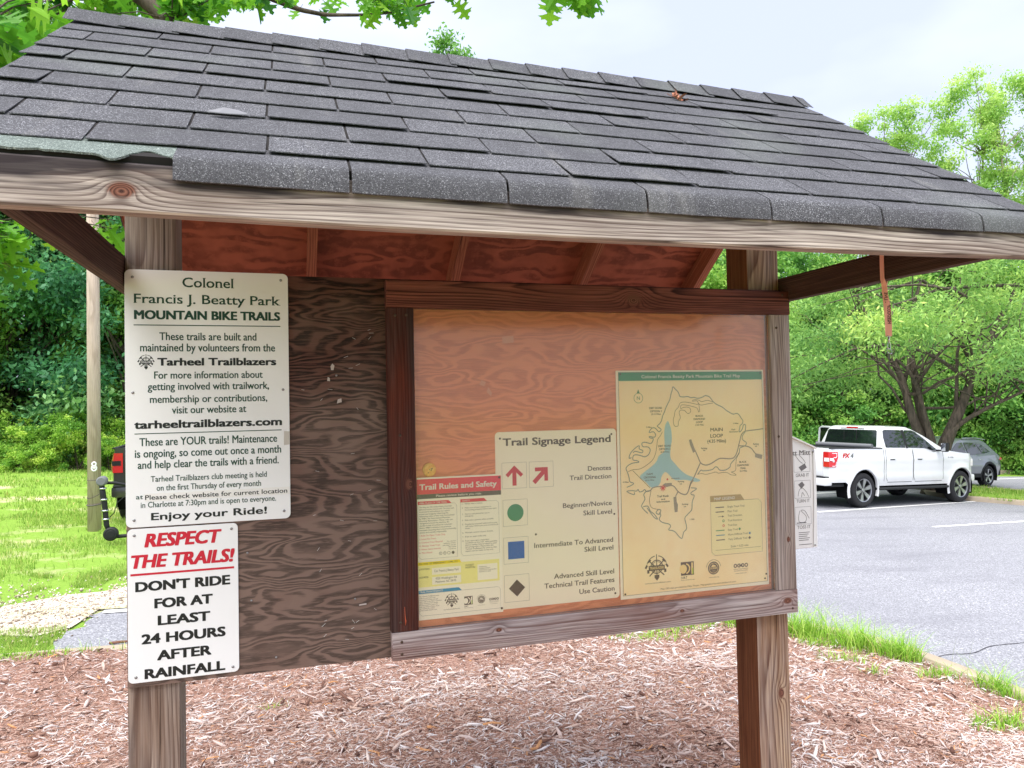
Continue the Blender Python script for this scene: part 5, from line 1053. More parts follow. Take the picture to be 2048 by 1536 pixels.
# small stone on the lawn
mb = MB(); bm = bmesh.new(); bmesh.ops.create_icosphere(bm, subdivisions=2, radius=1)
mb.add([(v.co.x*.13*(1+.2*mnoise.noise(v.co*2)), v.co.y*.12, v.co.z*.17*(1+.2*mnoise.noise(v.co*3))) for v in bm.verts], [[v.index for v in f.verts] for f in bm.faces]); bm.free()
o = mb.build('stone', plain('lawn_stone', S(170, 166, 156), .9), origin=(0, 0, 0)); o.location = (-5.05, 13.6, gz(-5)+.06); tag(o, 'small gray upright stone in the lawn left of the utility pole', 'stone')
# twig on the asphalt
mb = MB(); mb.tube([(-.98, 4.42, gz(-1)+.012), (-.90, 4.40, gz(-1)+.018), (-.78, 4.41, gz(-1)+.012)], [.010, .012, .006], 6); tag(mb.build('twig', plain('twig_bark', S(120, 84, 66), .8)), 'short brown stick lying on the asphalt left of the kiosk', 'stick')

# ---------------------------------------------------------------- vehicles
def car_paint(name, col, flake=0.0):
    t = NT(name); n = t.noise(t.coord(), 3, 4, .6); sx = t.n('ShaderNodeSeparateXYZ'); t.set(sx.inputs[0], t.coord())
    dirt = t.math('MULTIPLY', t.ramp(n, (.4, 0), (.7, 1)), t.ramp(sx.outputs[2], (.35, .30), (.75, .02)))
    c = t.mix(dirt, col, S(150, 140, 126)); return t.finish(c, .32, .5, Coat_Weight=.8, Coat_Roughness=.06, Metallic=flake)
WHITE_P = car_paint('white_car_paint', (.70, .71, .725)); GRAY_P = car_paint('gray_car_paint', S(134, 138, 146), .3); BLACK_P = car_paint('black_car_paint', S(36, 38, 42))
GLASS_D = plain('tinted_glass', S(22, 27, 27), .04, .8, Coat_Weight=.6); TYRE = plain('tyre_rubber', S(46, 46, 48), .85, .2); RIM = plain('alloy_rim', S(176, 178, 182), .28, .5, .9); RIMD = plain('dark_rim', S(66, 68, 72), .4, .5, .7)
BLK = plain('black_plastic', S(34, 35, 37), .6, .3); WELL = plain('wheel_well_black', S(20, 20, 21), .9, .1); SEAM = plain('panel_gap', S(70, 72, 74), .8, .1)
TAILR = plain('tail_light_red', S(196, 20, 34), .15, .6, Coat_Weight=.5); TAILW = plain('tail_light_clear', S(232, 226, 228), .2, .6); CHROME = plain('car_chrome', S(200, 202, 206), .15, .5, 1.0); GREYT = plain('soft_cover', S(116, 118, 122), .7, .2)

class Car:
    def __init__(s, name, label, cat, loc, head, scale, paint, pitch=0.0, group=None):
        s.e = empty(name, loc); s.e.rotation_euler = (0, pitch, head); s.e.scale = (scale,)*3; s.p = paint; tag(s.e, label, cat, group)
    def part(s, mb, name, mat, par=None, ang=35, smooth=True):
        o = mb.build(name, mat, par or s.e, local=True); return sharp(o, ang) if smooth else o
    def skin(s, x0, x1, ztop, zbot, yf, wheels, R_, dx=.055, rows=18, cap_rear=True, cap_front=True):
        n = int((x1-x0)/dx); xs = [x0+(x1-x0)*i/n for i in range(n+1)]; mb = MB()
        for sd in (-1, 1):
            V, inn, snap = [], [], []
            for x in xs:
                for j in range(rows+1):
                    t = j/rows; z = zbot(x)+(ztop(x)-zbot(x))*t; xx, zz = x, z; fl = 0; sn = False
                    for (wx, wz) in wheels:
                        d = math.hypot(x-wx, z-wz)
                        if d < R_:
                            if d > R_-.085: xx, zz = wx+(x-wx)*R_/d, wz+(z-wz)*R_/d; sn = True
                            else: fl = 1
                        e = math.hypot(xx-wx, zz-wz)
                    bul = sum(.028*math.exp(-((max(0, math.hypot(xx-wx, zz-wz)-R_))/.09)**2) for wx, wz in wheels if zz > wz-.1)
                    V.append((xx, sd*(yf(xx, zz)+bul), zz)); inn.append(fl); snap.append(sn)
            F = []
            for i in range(n):
                for j in range(rows):
                    q = (i*(rows+1)+j, (i+1)*(rows+1)+j, (i+1)*(rows+1)+j+1, i*(rows+1)+j+1)
                    if any(inn[k] for k in q) or all(snap[k] for k in q): continue
                    F.append(q)
            mb.add(V, F)
        # close ends and top between the two sides
        for i in range(n):
            a, b = xs[i], xs[i+1]
            if not s.open_top(a): mb.add([(a, -yf(a, ztop(a)), ztop(a)), (b, -yf(b, ztop(b)), ztop(b)), (b, -yf(b, ztop(b))*.55, ztop(b)+.025), (a, -yf(a, ztop(a))*.55, ztop(a)+.025), (b, yf(b, ztop(b))*.55, ztop(b)+.025), (a, yf(a, ztop(a))*.55, ztop(a)+.025), (b, yf(b, ztop(b)), ztop(b)), (a, yf(a, ztop(a)), ztop(a))], [(0, 1, 2, 3), (3, 2, 4, 5), (5, 4, 6, 7)])
        for x, on in ((x0, cap_rear), (x1, cap_front)):
            if on:
                rr = [zbot(x)+(ztop(x)-zbot(x))*j/8 for j in range(9)]
                mb.add([(x, sg*yf(x, z), z) for z in rr for sg in (-1, 1)], [(2*j, 2*j+1, 2*j+3, 2*j+2) for j in range(8)])
        return mb
    def open_top(s, x): return False
    def arch_lips(s, wheels, R_, yf, wd=.045):
        for (wx, wz) in wheels:
            for sd in (-1, 1):
                mb = MB(); vs = []; m = 26
                for k in range(m+1):
                    a = -.32+(PI+.64)*k/m
                    for rr, yy in ((R_-.02, -.02), (R_-.018, .030), (R_+.01, .040), (R_+wd, .030), (R_+wd+.015, .016)):
                        x, z = wx+rr*math.cos(a), wz+rr*math.sin(a); vs.append((x, sd*(yf(x, max(z, .45))+yy), z))
                mb.add(vs, [(k*5+q, k*5+q+1, (k+1)*5+q+1, (k+1)*5+q) for k in range(m) for q in range(4)]); s.part(mb, 'wheel_arch', s.archmat)
                mb = MB(); vs = []
                for k in range(m+1):
                    a = -.4+(PI+.8)*k/m; x, z = wx+(R_-.012)*math.cos(a), wz+(R_-.012)*math.sin(a); vs += [(x, sd*.95, z), (x, sd*.58, z)]
                mb.add(vs, [(2*k, 2*k+1, 2*k+3, 2*k+2) for k in range(m)]+[tuple(range(1, 2*m+3, 2))]); s.part(mb, 'wheel_well', WELL)
    def wheel(s, x, sd, r, yo, wd, rim, spokes=6, star=False):
        c = (x, 0, r); o = sd*yo; i_ = sd*(yo-wd); f = lambda q: sd*(yo-q)
        mb = MB(); mb.lathe([(rim*.98, f(.02)), (rim+.012, f(.004)), (r*.86, f(0)), (r*.95, f(.012)), (r*.992, f(.04)), (r, f(.07)), (r, f(wd-.07)), (r*.99, f(wd-.03)), (r*.9, f(wd)), (rim, f(wd))], c, 'y', 40)
        for k in range(40):
            a = 2*PI*k/40
        w = s.part(mb, 'wheel', TYRE, ang=60)
        mb = MB(); mb.lathe([(rim, f(.014)), (rim*.99, f(.006)), (rim*.93, f(.012)), (rim*.90, f(.05)), (rim*.88, f(.14)), (0, f(.15))], c, 'y', 40); s.part(mb, 'rim', RIMD, w)
        mb = MB()
        for k in range(spokes):
            a = 2*PI*k/spokes+.3
            for off in ((-.10, .10) if not star else (-.02, .16)):
                b = a+off; p0 = .20*rim; P = []
                for rr, hw in ((.10*rim, .030), (.45*rim, .026), (.93*rim, .034 if not star else .026)):
                    for sg in (-1, 1):
                        t = b+sg*hw/rr*.8*(1 if rr > .2*rim else .4); P.append((x+rr*math.cos(t), f(.016 if rr > .8*rim else .028), r+rr*math.sin(t)))
                Q = [(a_, b_-sd*.05, c_) for a_, b_, c_ in P]; n = len(P)
                mb.add(P+Q, [(0, 1, 3, 2), (2, 3, 5, 4), (6, 8, 9, 7), (8, 10, 11, 9), (0, 2, 8, 6), (2, 4, 10, 8), (1, 7, 9, 3), (3, 9, 11, 5)])
        mb.lathe([(.16*rim, f(.03)), (.15*rim, f(.018)), (0, f(.016))], c, 'y', 16); mb.lathe([(rim, f(.016)), (rim*.985, f(.004)), (rim*.93, f(.010)), (rim*.915, f(.03))], c, 'y', 40)
        s.part(mb, 'spokes', RIM, w)
    def cabin(s, rings, mat=None, name='cabin'):
        # rings: (z, x_rear, x_front, half width, corner radius)
        mb = MB(); vs = []; m = 6; per = 4*m
        for z, xa, xb, hw, rc in rings:
            for cx, cy, a0 in ((xb-rc, hw-rc, 0), (xa+rc, hw-rc, PI/2), (xa+rc, -hw+rc, PI), (xb-rc, -hw+rc, 1.5*PI)):
                for k in range(m): a = a0+PI/2*k/(m-1); vs.append((cx+rc*math.cos(a), cy+rc*math.sin(a), z))
        F = [(i*per+k, i*per+(k+1) % per, (i+1)*per+(k+1) % per, (i+1)*per+k) for i in range(len(rings)-1) for k in range(per)]+[tuple(range((len(rings)-1)*per, len(rings)*per))]
        mb.add(vs, F); return s.part(mb, name, mat or s.p, ang=28)

def pickup(name, label, loc, head, scale, paint, chrome_bumper, pitch, detail=True, group=None):
    c = Car(name, label, 'pickup truck', loc, head, scale, paint, pitch, group); c.archmat = paint
    LX = 5.62; RW, FW, WZ, AR_ = 1.15, 4.83, .41, .495
    def ztop(x):
        if x < 1.83: return 1.385
        if x < 3.35: return 1.375
        if x < 3.75: return 1.375-.085*smst(3.35, 3.75, x)
        if x < 4.02: return 1.29+.05*smst(3.8, 4.02, x)
        return 1.34-.09*smst(4.0, 5.2, x)-.10*smst(5.2, 5.62, x)
    def zbot(x):
        if x < .55: return .60
        if x < 1.7: return .56
        if x < 4.3: return .495
        return .495+.02*smst(4.3, 5.5, x)
    def yf(x, z):
        y = .962-.030*smst(1.12, 1.40, z)-.030*smst(.72, .45, z)+.008*math.exp(-((z-1.10)/.05)**2)-.006*math.exp(-((z-.82)/.06)**2)
        y -= .05*smst(.30, .04, x)**2; y -= .22*smst(5.0, 5.62, x)**2; return y
    c.open_top = lambda x: x < 4.0
    wh = [(RW, WZ), (FW, WZ)]
    body = c.part(c.skin(.05, LX, ztop, zbot, yf, wh, AR_), 'body', paint)
    c.arch_lips(wh, AR_, yf)
    mb = MB(); mb.box(.3, 5.3, -.60, .60, .40, 1.10); mb.box(.25, .9, -.5, .5, .36, .55); mb.tube([(.16, -.52, .46), (.9, -.52, .46)], .035, 10); mb.box(1.7, 4.3, -.75, .75, .42, .56); c.part(mb, 'chassis', WELL, smooth=False)
    # bed: inner walls, soft cover, rail caps
    mb = MB(); mb.box(.10, 1.82, -.86, .86, 1.340, 1.372, .01); bc = c.part(mb, 'bed_cover', BLK)
    mb = MB()
    for sd in (-1, 1): mb.box(.10, 1.83, sd*.90-.045, sd*.90+.045, 1.372, 1.398, .01)
    mb.box(.06, .13, -.90, .90, 1.365, 1.392, .01); c.part(mb, 'rail_cap', BLK)
    mb = MB(); mb.tube([(1.64, -.80, 1.425), (1.64, .80, 1.425)], .055, 14); c.part(mb, 'rolled_cover', GREYT)
    # cab
    rings = [(1.30, 1.84, 4.30, .925, .05), (1.375, 1.845, 4.20, .92, .06), (1.70, 1.93, 3.55, .818, .10), (1.84, 1.97, 3.22, .772, .14), (1.895, 2.03, 3.08, .73, .18), (1.915, 2.15, 2.95, .62, .2), (1.922, 2.3, 2.8, .45, .2)]
    cab = c.cabin(rings)
    def cy(z): return (.92-(z-1.375)/.325*.102) if z < 1.70 else .818-(z-1.70)/.14*.046
    def side_glass(pts, sd, nm='side_window', mat=GLASS_D, o=.006): mb = MB(); mb.add([(x, sd*(cy(z)+o), z) for x, z in pts], [tuple(range(len(pts)))]); return c.part(mb, nm, mat, smooth=False)
    def loop(pts, k=3): return smooth2(pts, k)
    for sd in (-1, 1):
        side_glass([(1.985, 1.40), (2.70, 1.395), (2.74, 1.56), (2.705, 1.80), (2.66, 1.822), (2.10, 1.822), (2.03, 1.80), (1.985, 1.64)], sd)
        side_glass([(2.80, 1.395), (3.42, 1.385), (3.75, 1.325), (3.90, 1.335), (3.50, 1.62), (3.22, 1.785), (3.10, 1.818), (2.84, 1.822), (2.795, 1.78)], sd)
        mb = MB(); mb.add([(x, sd*(cy(z)+.008), z) for x, z in ((2.72, 1.385), (2.795, 1.385), (2.80, 1.825), (2.70, 1.825))], [(0, 1, 2, 3)]); c.part(mb, 'pillar_trim', BLK, smooth=False)
    mb = MB(); zz = [(1.845, 1.405), (1.965, 1.80)]; g = lambda z: 1.845+(z-1.375)/.325*.085-.010
    mb.add([(g(z)+(0 if z < 1.7 else .006), y, z) for y, z in ((-.76, 1.41), (.76, 1.41), (.70, 1.79), (.66, 1.81), (-.66, 1.81), (-.70, 1.79))], [(0, 1, 2, 3, 4, 5)]); c.part(mb, 'rear_window', GLASS_D, smooth=False)
    mb = MB(); mb.box(g(1.6)-.01, g(1.6)-.002, -.19, -.17, 1.42, 1.80); mb.box(g(1.6)-.01, g(1.6)-.002, .17, .19, 1.42, 1.80); c.part(mb, 'window_divider', BLK, smooth=False)
    mb = MB(); mb.add([(4.15, -.80, 1.40), (4.15, .80, 1.40), (3.32, .68, 1.82), (3.32, -.68, 1.82)], [(0, 1, 2, 3)]); mb.v = [(x+.03, y, z+.015) for x, y, z in mb.v]; c.part(mb, 'windscreen', GLASS_D, smooth=False)
    mb = MB(); mb.box(1.955, 2.0, -.16, .16, 1.842, 1.880, .008); c.part(mb, 'brake_light', TAILR)
    mb = MB(); mb.box(1.950, 2.0, -.34, -.17, 1.842, 1.880, .008); mb.box(1.950, 2.0, .17, .34, 1.842, 1.880, .008); c.part(mb, 'cargo_lamp', TAILW)
    # doors: seams, handles
    def seam(pts, sd):
        mb = MB(); vs = []
        for i, (x, z) in enumerate(pts):
            a = pts[max(0, i-1)]; b = pts[min(len(pts)-1, i+1)]; d = Vector((b[0]-a[0], b[1]-a[1])).normalized(); w_ = .0055
            vs += [(x-d.y*w_, sd*(yf(x, z)+.0035), z+d.x*w_), (x+d.y*w_, sd*(yf(x, z)+.0035), z-d.x*w_)]
        mb.add(vs, [(2*i, 2*i+1, 2*i+3, 2*i+2) for i in range(len(pts)-1)]); return mb
    for sd in (-1, 1):
        for nm, x0, x1 in (('rear_door', 1.93, 2.93), ('front_door', 2.95, 4.10)):
            mb = seam([(x0, 1.36-.01*k) for k in range(0, 72, 4)]+[(x0+.06, .60)], sd); m2 = seam([(x0+.06, .575), (x1-.04, .575)], sd); m3 = seam([(x1, 1.33-.01*k) for k in range(0, 74, 4)], sd)
            for q in (m2, m3): mb.add(q.v, q.f)
            d = c.part(mb, nm, SEAM, smooth=False)
            hx = x0+.13; mb = MB(); y0 = yf(hx, 1.13)
            mb.box(hx, hx+.20, sd*(y0+.012)-.012, sd*(y0+.012)+.012, 1.125, 1.158, .009); c.part(mb, 'handle', paint, d)
            mb = MB(); mb.box(hx+.02, hx+.18, sd*(y0+.002)-.003, sd*(y0+.002)+.003, 1.10, 1.126, .002); c.part(mb, 'handle_recess', SEAM, d)
        mb = seam([(1.86, 1.36-.01*k) for k in range(0, 78, 4)], sd); m2 = seam([(.28, .86), (.70, .86)], sd); c.part(mb, 'bed_gap', SEAM, smooth=False)
        mb = MB(); mb.tube([(1.62, sd*.90, .43), (1.75, sd*.96, .425), (4.25, sd*.96, .425), (4.36, sd*.90, .43)], .048, 12, squash=.7); c.part(mb, 'step_bar', BLK)
        mb = MB(); mb.box(3.86, 3.96, sd*1.02-.10, sd*1.02+.10, 1.31, 1.35, .02); mb.box(3.84, 3.97, sd*1.135-.075, sd*1.135+.075, 1.30, 1.53, .035); mr = c.part(mb, 'mirror', BLK)
        mb = MB(); mb.box(3.835, 3.842, sd*1.135-.055, sd*1.135+.055, 1.32, 1.51, .002); c.part(mb, 'mirror_glass', CHROME, mr)
        # tail light wraps the rear corner, clear C inside the red
        mb = MB(); P = [(.025, .955), (.20, .955), (.225, 1.10), (.27, 1.18), (.285, 1.285), (.27, 1.30), (.025, 1.30)]
        tl = [(x, sd*(yf(max(.05, x), z)+.010), z) for x, z in P]; bk = [(.035, sd*(yf(.05, z)-.06), z) for x, z in P]
        mb.add(tl, [tuple(range(7))]); e0, e1 = (.025, sd*(yf(.05, .955)+.01), .955), (.025, sd*(yf(.05, 1.3)+.01), 1.30); mb.add([e0, e1, (.028, sd*(.76), 1.30), (.028, sd*(.76), .955)], [(0, 1, 2, 3)]); l = c.part(mb, 'tail_light', TAILR, smooth=False)
        mb = MB()
        for pp in ([(.05, 1.16), (.14, 1.16), (.14, 1.10), (.05, 1.10)], [(.06, .985), (.185, .985), (.185, .970), (.06, .970)], [(.185, .985), (.20, 1.08), (.215, 1.08), (.20, .985)], [(.06, 1.275), (.255, 1.275), (.255, 1.262), (.06, 1.262)], [(.24, 1.262), (.235, 1.20), (.20, 1.165), (.14, 1.165), (.14, 1.178), (.195, 1.18), (.22, 1.21), (.225, 1.262)]):
            mb.add([(x, sd*(yf(max(.05, x), z)+.013), z) for x, z in pp], [tuple(range(len(pp)))])
        mb.add([(.021, sd*.93, 1.165), (.021, sd*.93, 1.08), (.021, sd*.79, 1.08), (.021, sd*.79, 1.165)], [(0, 1, 2, 3)]); c.part(mb, 'reversing_lamp', TAILW if detail else BLK, l, smooth=False)
        for wx in (RW, FW): c.wheel(wx, sd, .405, .965, .27, .275)
    if detail:
        for sd in (-1,):
            mb = MB(); v, f = text_mesh('FX', .05, .2); h = cap_height(.05); l = v[:, 0].max()
            def dec(v, f, x0, x1): lo, hi = v[:, 0].min(), v[:, 0].max(); return [(x0+(x1-x0)*(q[0]-lo)/(hi-lo), sd*(yf(.6, 1.19)+.005), 1.165+.105*q[1]/h) for q in v], f
            a, b = dec(v, f, .42, .68); mb.add(a, b); c.part(mb, 'badge', TAILR, smooth=False)
            v, f = text_mesh('4', .05, .2); mb = MB(); a, b = dec(v, f, .69, .79); mb.add(a, b); c.part(mb, 'badge', plain('badge_gray', S(110, 112, 112), .4), smooth=False)
            mb = MB(); put_text(mb, 'F-150', 4.30, 4.50, 1.135, .035, 0); mb.v = [(x, sd*(yf(x, z)+.006), z) for x, y, z in mb.v]; c.part(mb, 'badge', BLK, smooth=False)
        # far rear door standing open
        mb = MB(); mb.box(2.90, 2.95, .98, 1.84, .58, 1.40, .02); mb.tube([(2.925, .98, 1.38), (2.925, 1.02, 1.84), (2.925, 1.72, 1.86), (2.925, 1.80, 1.82), (2.925, 1.83, 1.38)], .03, 8); od = c.part(mb, 'open_door', paint)
        mb = MB(); mb.box(2.92, 2.93, 1.03, 1.80, 1.38, 1.83); c.part(mb, 'door_glass', GLASS_D, od)
    # tailgate, bumpers, face
    mb = MB(); mb.box(.022, .06, -.74, .74, .74, 1.375, .012); tg = c.part(mb, 'tailgate', paint)
    mb = MB(); mb.box(.012, .025, -.14, .14, 1.20, 1.27, .005); c.part(mb, 'tailgate_handle', BLK, tg)
    mb = MB(); P = [(-.10, .86, .66), (.16, .94, .66)]; mb.box(-.10, .12, -.93, .93, .53, .71, .035); bu = c.part(mb, 'rear_bumper', paint if not chrome_bumper else CHROME)
    mb = MB(); mb.box(-.095, .13, -.90, .90, .708, .735, .01); c.part(mb, 'bumper_step', BLK, bu)
    mb = MB(); mb.box(.10, .55, -.90, .90, .50, .56, .01); c.part(mb, 'lower_valance', BLK)
    mb = MB(); mb.box(-.112, -.100, -.16, .16, .56, .69, .004); c.part(mb, 'number_plate', TAILW, bu)
    mb = MB(); mb.box(5.55, 5.72, -.78, .78, .50, .70, .05); c.part(mb, 'front_bumper', paint)
    mb = MB(); mb.box(5.58, 5.66, -.55, .55, .74, 1.10, .02); c.part(mb, 'grille', BLK)
    for sd in (-1, 1): mb = MB(); mb.box(5.40, 5.64, sd*.68-.10, sd*.68+.10, .90, 1.10, .03); c.part(mb, 'headlight', TAILW)
    return c

pickup('pickup_truck', 'white four-door pickup truck with red tail lights parked in the lot', (11.62, 11.95, gz(11.62)+.0), math.radians(9.9), .97, WHITE_P, False, math.atan(.045))
pickup('pickup_truck', 'black pickup truck on the grass, mostly hidden behind the tall white sign', (-1.45, 10.95, gz(-1.6)), math.radians(92), .92, BLACK_P, False, 0, detail=False)

# gray hatch-backed suv, nose to the island
c = Car('suv', 'gray suv with sloping rear parked beyond the white truck by the tree', 'suv', (21.64, 15.94, gz(21.2)), math.radians(192), .90, GRAY_P, -math.atan(.045)); c.archmat = BLK
def sz(x): return .96+.12*smst(2.6, .3, x)-.06*smst(3.4, 4.5, x)
def sb(x): return .34+.05*smst(.8, .0, x)
def sy(x, z): return .90-.05*smst(.85, 1.1, z)-.03*smst(.6, .35, z)+.02*math.exp(-((z-.72)/.07)**2)-.10*smst(.45, .0, x)**2-.25*smst(3.9, 4.5, x)**2
sw = [(.88, .37), (3.60, .37)]
c.part(c.skin(.0, 4.5, sz, sb, sy, sw, .43), 'body', GRAY_P); c.arch_lips(sw, .43, sy, .05)
mb = MB(); mb.box(.3, 4.2, -.56, .56, .28, .9); c.part(mb, 'chassis', WELL, smooth=False)
c.cabin([(.93, -.02, 3.75, .86, .12), (1.06, .05, 3.45, .84, .14), (1.30, .32, 2.95, .74, .16), (1.52, .58, 2.45, .66, .2), (1.60, .80, 2.2, .60, .22), (1.63, 1.05, 2.0, .45, .2)])
def sg(z): return .84-(z-1.06)/.24*.10 if z < 1.30 else .74-(z-1.30)/.22*.08
for sd in (-1, 1):
    for nm, P in (('side_window', [(1.18, 1.12), (1.95, 1.08), (2.0, 1.50), (1.40, 1.49)]), ('side_window', [(2.05, 1.075), (3.1, 1.065), (2.75, 1.30), (2.42, 1.48), (2.10, 1.50)]), ('quarter_window', [(.62, 1.19), (1.10, 1.13), (1.33, 1.47), (1.00, 1.44)])):
        mb = MB(); mb.add([(x, sd*(sg(z)+.012), z) for x, z in P], [tuple(range(len(P)))]); c.part(mb, nm, GLASS_D, smooth=False)
    mb = MB(); mb.tube([(.62, sd*.62, 1.60), (1.2, sd*.63, 1.66), (2.0, sd*.62, 1.64)], .018, 8); c.part(mb, 'roof_rail', CHROME)
    mb = MB(); mb.box(1.30, 1.48, sd*(sy(1.4, .93)+.01)-.012, sd*(sy(1.4, .93)+.01)+.012, .915, .945, .008); c.part(mb, 'handle', CHROME)
    mb = MB(); vs = [(1.0, sd*(sy(1, z_)+.004), z_) for z_ in (.45, .93)]+[(1.012, sd*(sy(1, z_)+.004), z_) for z_ in (.93, .45)]; mb.add([(1.42, *v[1:]) if k < 2 else (1.43, *v[1:]) for k, v in enumerate(vs)], [(0, 1, 2, 3)]); c.part(mb, 'door_gap', SEAM, smooth=False)
    mb = MB(); mb.box(.0, .14, sd*.74-.12, sd*.74+.12, .90, .99, .02); c.part(mb, 'tail_light', TAILR)
    mb = MB(); mb.box(1.35, 3.15, sd*.885-.02, sd*.885+.02, .33, .46, .01); c.part(mb, 'sill_trim', BLK)
    for wx in (.88, 3.60): c.wheel(wx, sd, .365, .90, .24, .245, 5, True)
mb = MB(); mb.add([(.10, -.66, 1.12), (.10, .66, 1.12), (.52, .56, 1.50), (.52, -.56, 1.50)], [(0, 1, 2, 3)]); mb.v = [(x-.03, y, z+.02) for x, y, z in mb.v]; c.part(mb, 'rear_window', GLASS_D, smooth=False)
mb = MB(); mb.box(-.05, .2, -.80, .80, .36, .66, .04); c.part(mb, 'rear_bumper', BLK)

# folded bike rack arm behind the black truck

br = empty('bike_rack', (-1.9, 9.3, gz(-1.9))); tag(br, 'black folding bike rack arm with round joints behind the black truck', 'bike rack')
def rk(p): c_ = Vector((.462, -2.385, 1.70)); return c_+(Vector(p)-c_)*.92
mb = MB(); mb.tube([rk((-2.297, 10.195, .60)), rk((-2.277, 10.195, .40)), rk((-2.257, 10.192, .285)), rk((-2.231, 10.193, -.06)), rk((-2.20, 10.185, -.14))], [.034, .040, .038, .036, .03], 12); arm = mb.build('arm', BLK, br, smooth=True)
mb = MB()
for z in (.50, .33, .16, .03): a_ = rk((-2.285+.05*(.6-z)/.6, 10.193, z)); mb.lathe([(.036, -.012), (.047, -.010), (.047, .010), (.036, .012)], a_, 'z', 16)
mb.build('clamp_band', CHROME, arm, smooth=True)
a_ = rk((-2.285, 10.19, .615)); mb = MB(); mb.lathe([(0, -.075), (.05, -.075), (.068, -.06), (.068, .05), (.05, .07), (0, .07)], a_, 'y', 24); mb.build('upper_joint', GREYT, br)
a_ = rk((-2.165, 10.17, -.195)); mb = MB(); mb.lathe([(0, -.05), (.075, -.05), (.095, -.035), (.095, .03), (.07, .045), (0, .045)], a_, 'y', 28); mb.lathe([(0, -.056), (.05, -.056), (.055, -.05)], a_, 'y', 24); mb.build('lower_joint', BLK, br)
mb = MB(); mb.tube([rk((-2.12, 10.17, -.24)), rk((-1.90, 10.15, -.235)), rk((-1.45, 10.2, -.22))], .026, 10); mb.tube([rk((-1.45, 10.2, -.22)), rk((-1.45, 10.2, .30)), rk((-1.45, 11.2, .36))], .03, 10); mb.tube([rk((-2.285, 10.24, .58)), rk((-2.15, 10.3, .57)), rk((-1.45, 10.28, .40))], .022, 8); mb.build('cross_bar', BLK, br, smooth=True)
mb = MB(); mb.tube([rk((-2.19, 10.19, .05)), rk((-2.12, 10.17, .12)), rk((-2.08, 10.17, .27)), rk((-1.96, 10.2, .38))], .006, 5); mb.build('strap', BLK, br)


# ---------------------------------------------------------------- trees
def leaf_mat(name, cols, trans=.35):
    t = NT(name); tn = t.attr(); rd = t.rand()
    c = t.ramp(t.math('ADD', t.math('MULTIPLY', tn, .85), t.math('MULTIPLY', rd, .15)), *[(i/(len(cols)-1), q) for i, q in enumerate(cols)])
    p = t.n('ShaderNodeBsdfPrincipled', {'Roughness': .5, 'Specular IOR Level': .3}); t.set(p.inputs['Base Color'], c)
    tr = t.n('ShaderNodeBsdfTranslucent'); t.set(tr.inputs['Color'], t.mix(.5, c, t.mix(.0, c, (1, 1, 1)))); m = t.n('ShaderNodeMixShader', {0: trans}); t.t.links.new(p.outputs[0], m.inputs[1]); t.t.links.new(tr.outputs[0], m.inputs[2]); t.t.links.new(m.outputs[0], t.out.inputs['Surface']); return t.m
L_DARK = leaf_mat('dark_foliage', [S(58, 112, 78), S(88, 150, 98), S(120, 178, 112), S(166, 206, 132)])
L_MID = leaf_mat('mid_foliage', [S(66, 116, 58), S(102, 156, 72), S(136, 184, 84), S(178, 210, 104)])
L_PALE = leaf_mat('pale_foliage', [S(116, 160, 80), S(152, 194, 96), S(184, 216, 118), S(210, 230, 144)], .45)
L_WIL = leaf_mat('feathery_foliage', [S(84, 132, 74), S(122, 168, 88), S(156, 196, 100), S(200, 222, 116)], .42)
L_SHR = leaf_mat('shrub_foliage', [S(80, 132, 52), S(122, 172, 66), S(164, 204, 80), S(200, 222, 100)])
def bark_mat(name, a, b):
    t = NT(name); co = t.coord(); n = t.noise(t.map(co, (9, 9, 1.6)), 1.6, 5, .65); v = t.noise(co, 2.0, 3, .6)
    c = t.mix(t.ramp(n, (.38, 0), (.62, 1)), a, b); c = t.mix(t.math('MULTIPLY', v, .3), c, S(128, 128, 110)); return t.finish(c, .9, .15, t.bump(n, .8, .03))
BARK = bark_mat('tree_bark', S(44, 36, 33), S(98, 84, 76)); BARKP = bark_mat('gray_bark', S(108, 98, 88), S(176, 164, 150))
def limb_path(a, b, rg, n=6, wob=.12):
    a, b = np.array(a, float), np.array(b, float); L_ = np.linalg.norm(b-a); out = []
    o = rg.normal(0, wob*L_, 3)
    for i in range(n+1):
        u = i/n; out.append(a+(b-a)*u+o*math.sin(PI*u)*.6+rg.normal(0, .02*L_, 3)*(0 < i < n)+np.array([0, 0, .06*L_*math.sin(PI*u)]))
    return out
def leaves_at(cl, per, size, rg, flat=.35, tonevar=.22, aspect=.5):
    """leaf-sized rhombs in clumps (x, y, z, radius); each clump carries its own tone"""
    Vs, Ts = [], []
    for (x, y, z, r) in cl:
        n = max(6, int(per*r*r)); d = rg.normal(0, 1, (n, 3)); d /= np.linalg.norm(d, axis=1)[:, None]
        rad = r*rg.random(n)**.45*(1+.25*rg.normal(0, 1, n)); P = np.array([x, y, z])+d*rad[:, None]*np.array([1, 1, .72])
        a = d*.6+rg.normal(0, .8, (n, 3))+np.array([0, 0, -.25]); a /= np.linalg.norm(a, axis=1)[:, None]
        nn = rg.normal(0, flat+.35, (n, 3))+np.array([0, 0, 1.0]); b = np.cross(nn, a); b /= np.linalg.norm(b, axis=1)[:, None]+1e-9
        s = (size*rg.uniform(.6, 1.35, n))[:, None]
        Vs.append(np.stack([P-a*s*.5, P+b*s*aspect*.5, P+a*s*.5, P-b*s*aspect*.5], 1).reshape(-1, 3))
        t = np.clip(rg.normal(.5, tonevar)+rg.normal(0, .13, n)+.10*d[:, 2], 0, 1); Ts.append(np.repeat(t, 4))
    V = np.concatenate(Vs); F = np.arange(len(V)).reshape(-1, 4); return V, F, np.concatenate(Ts)
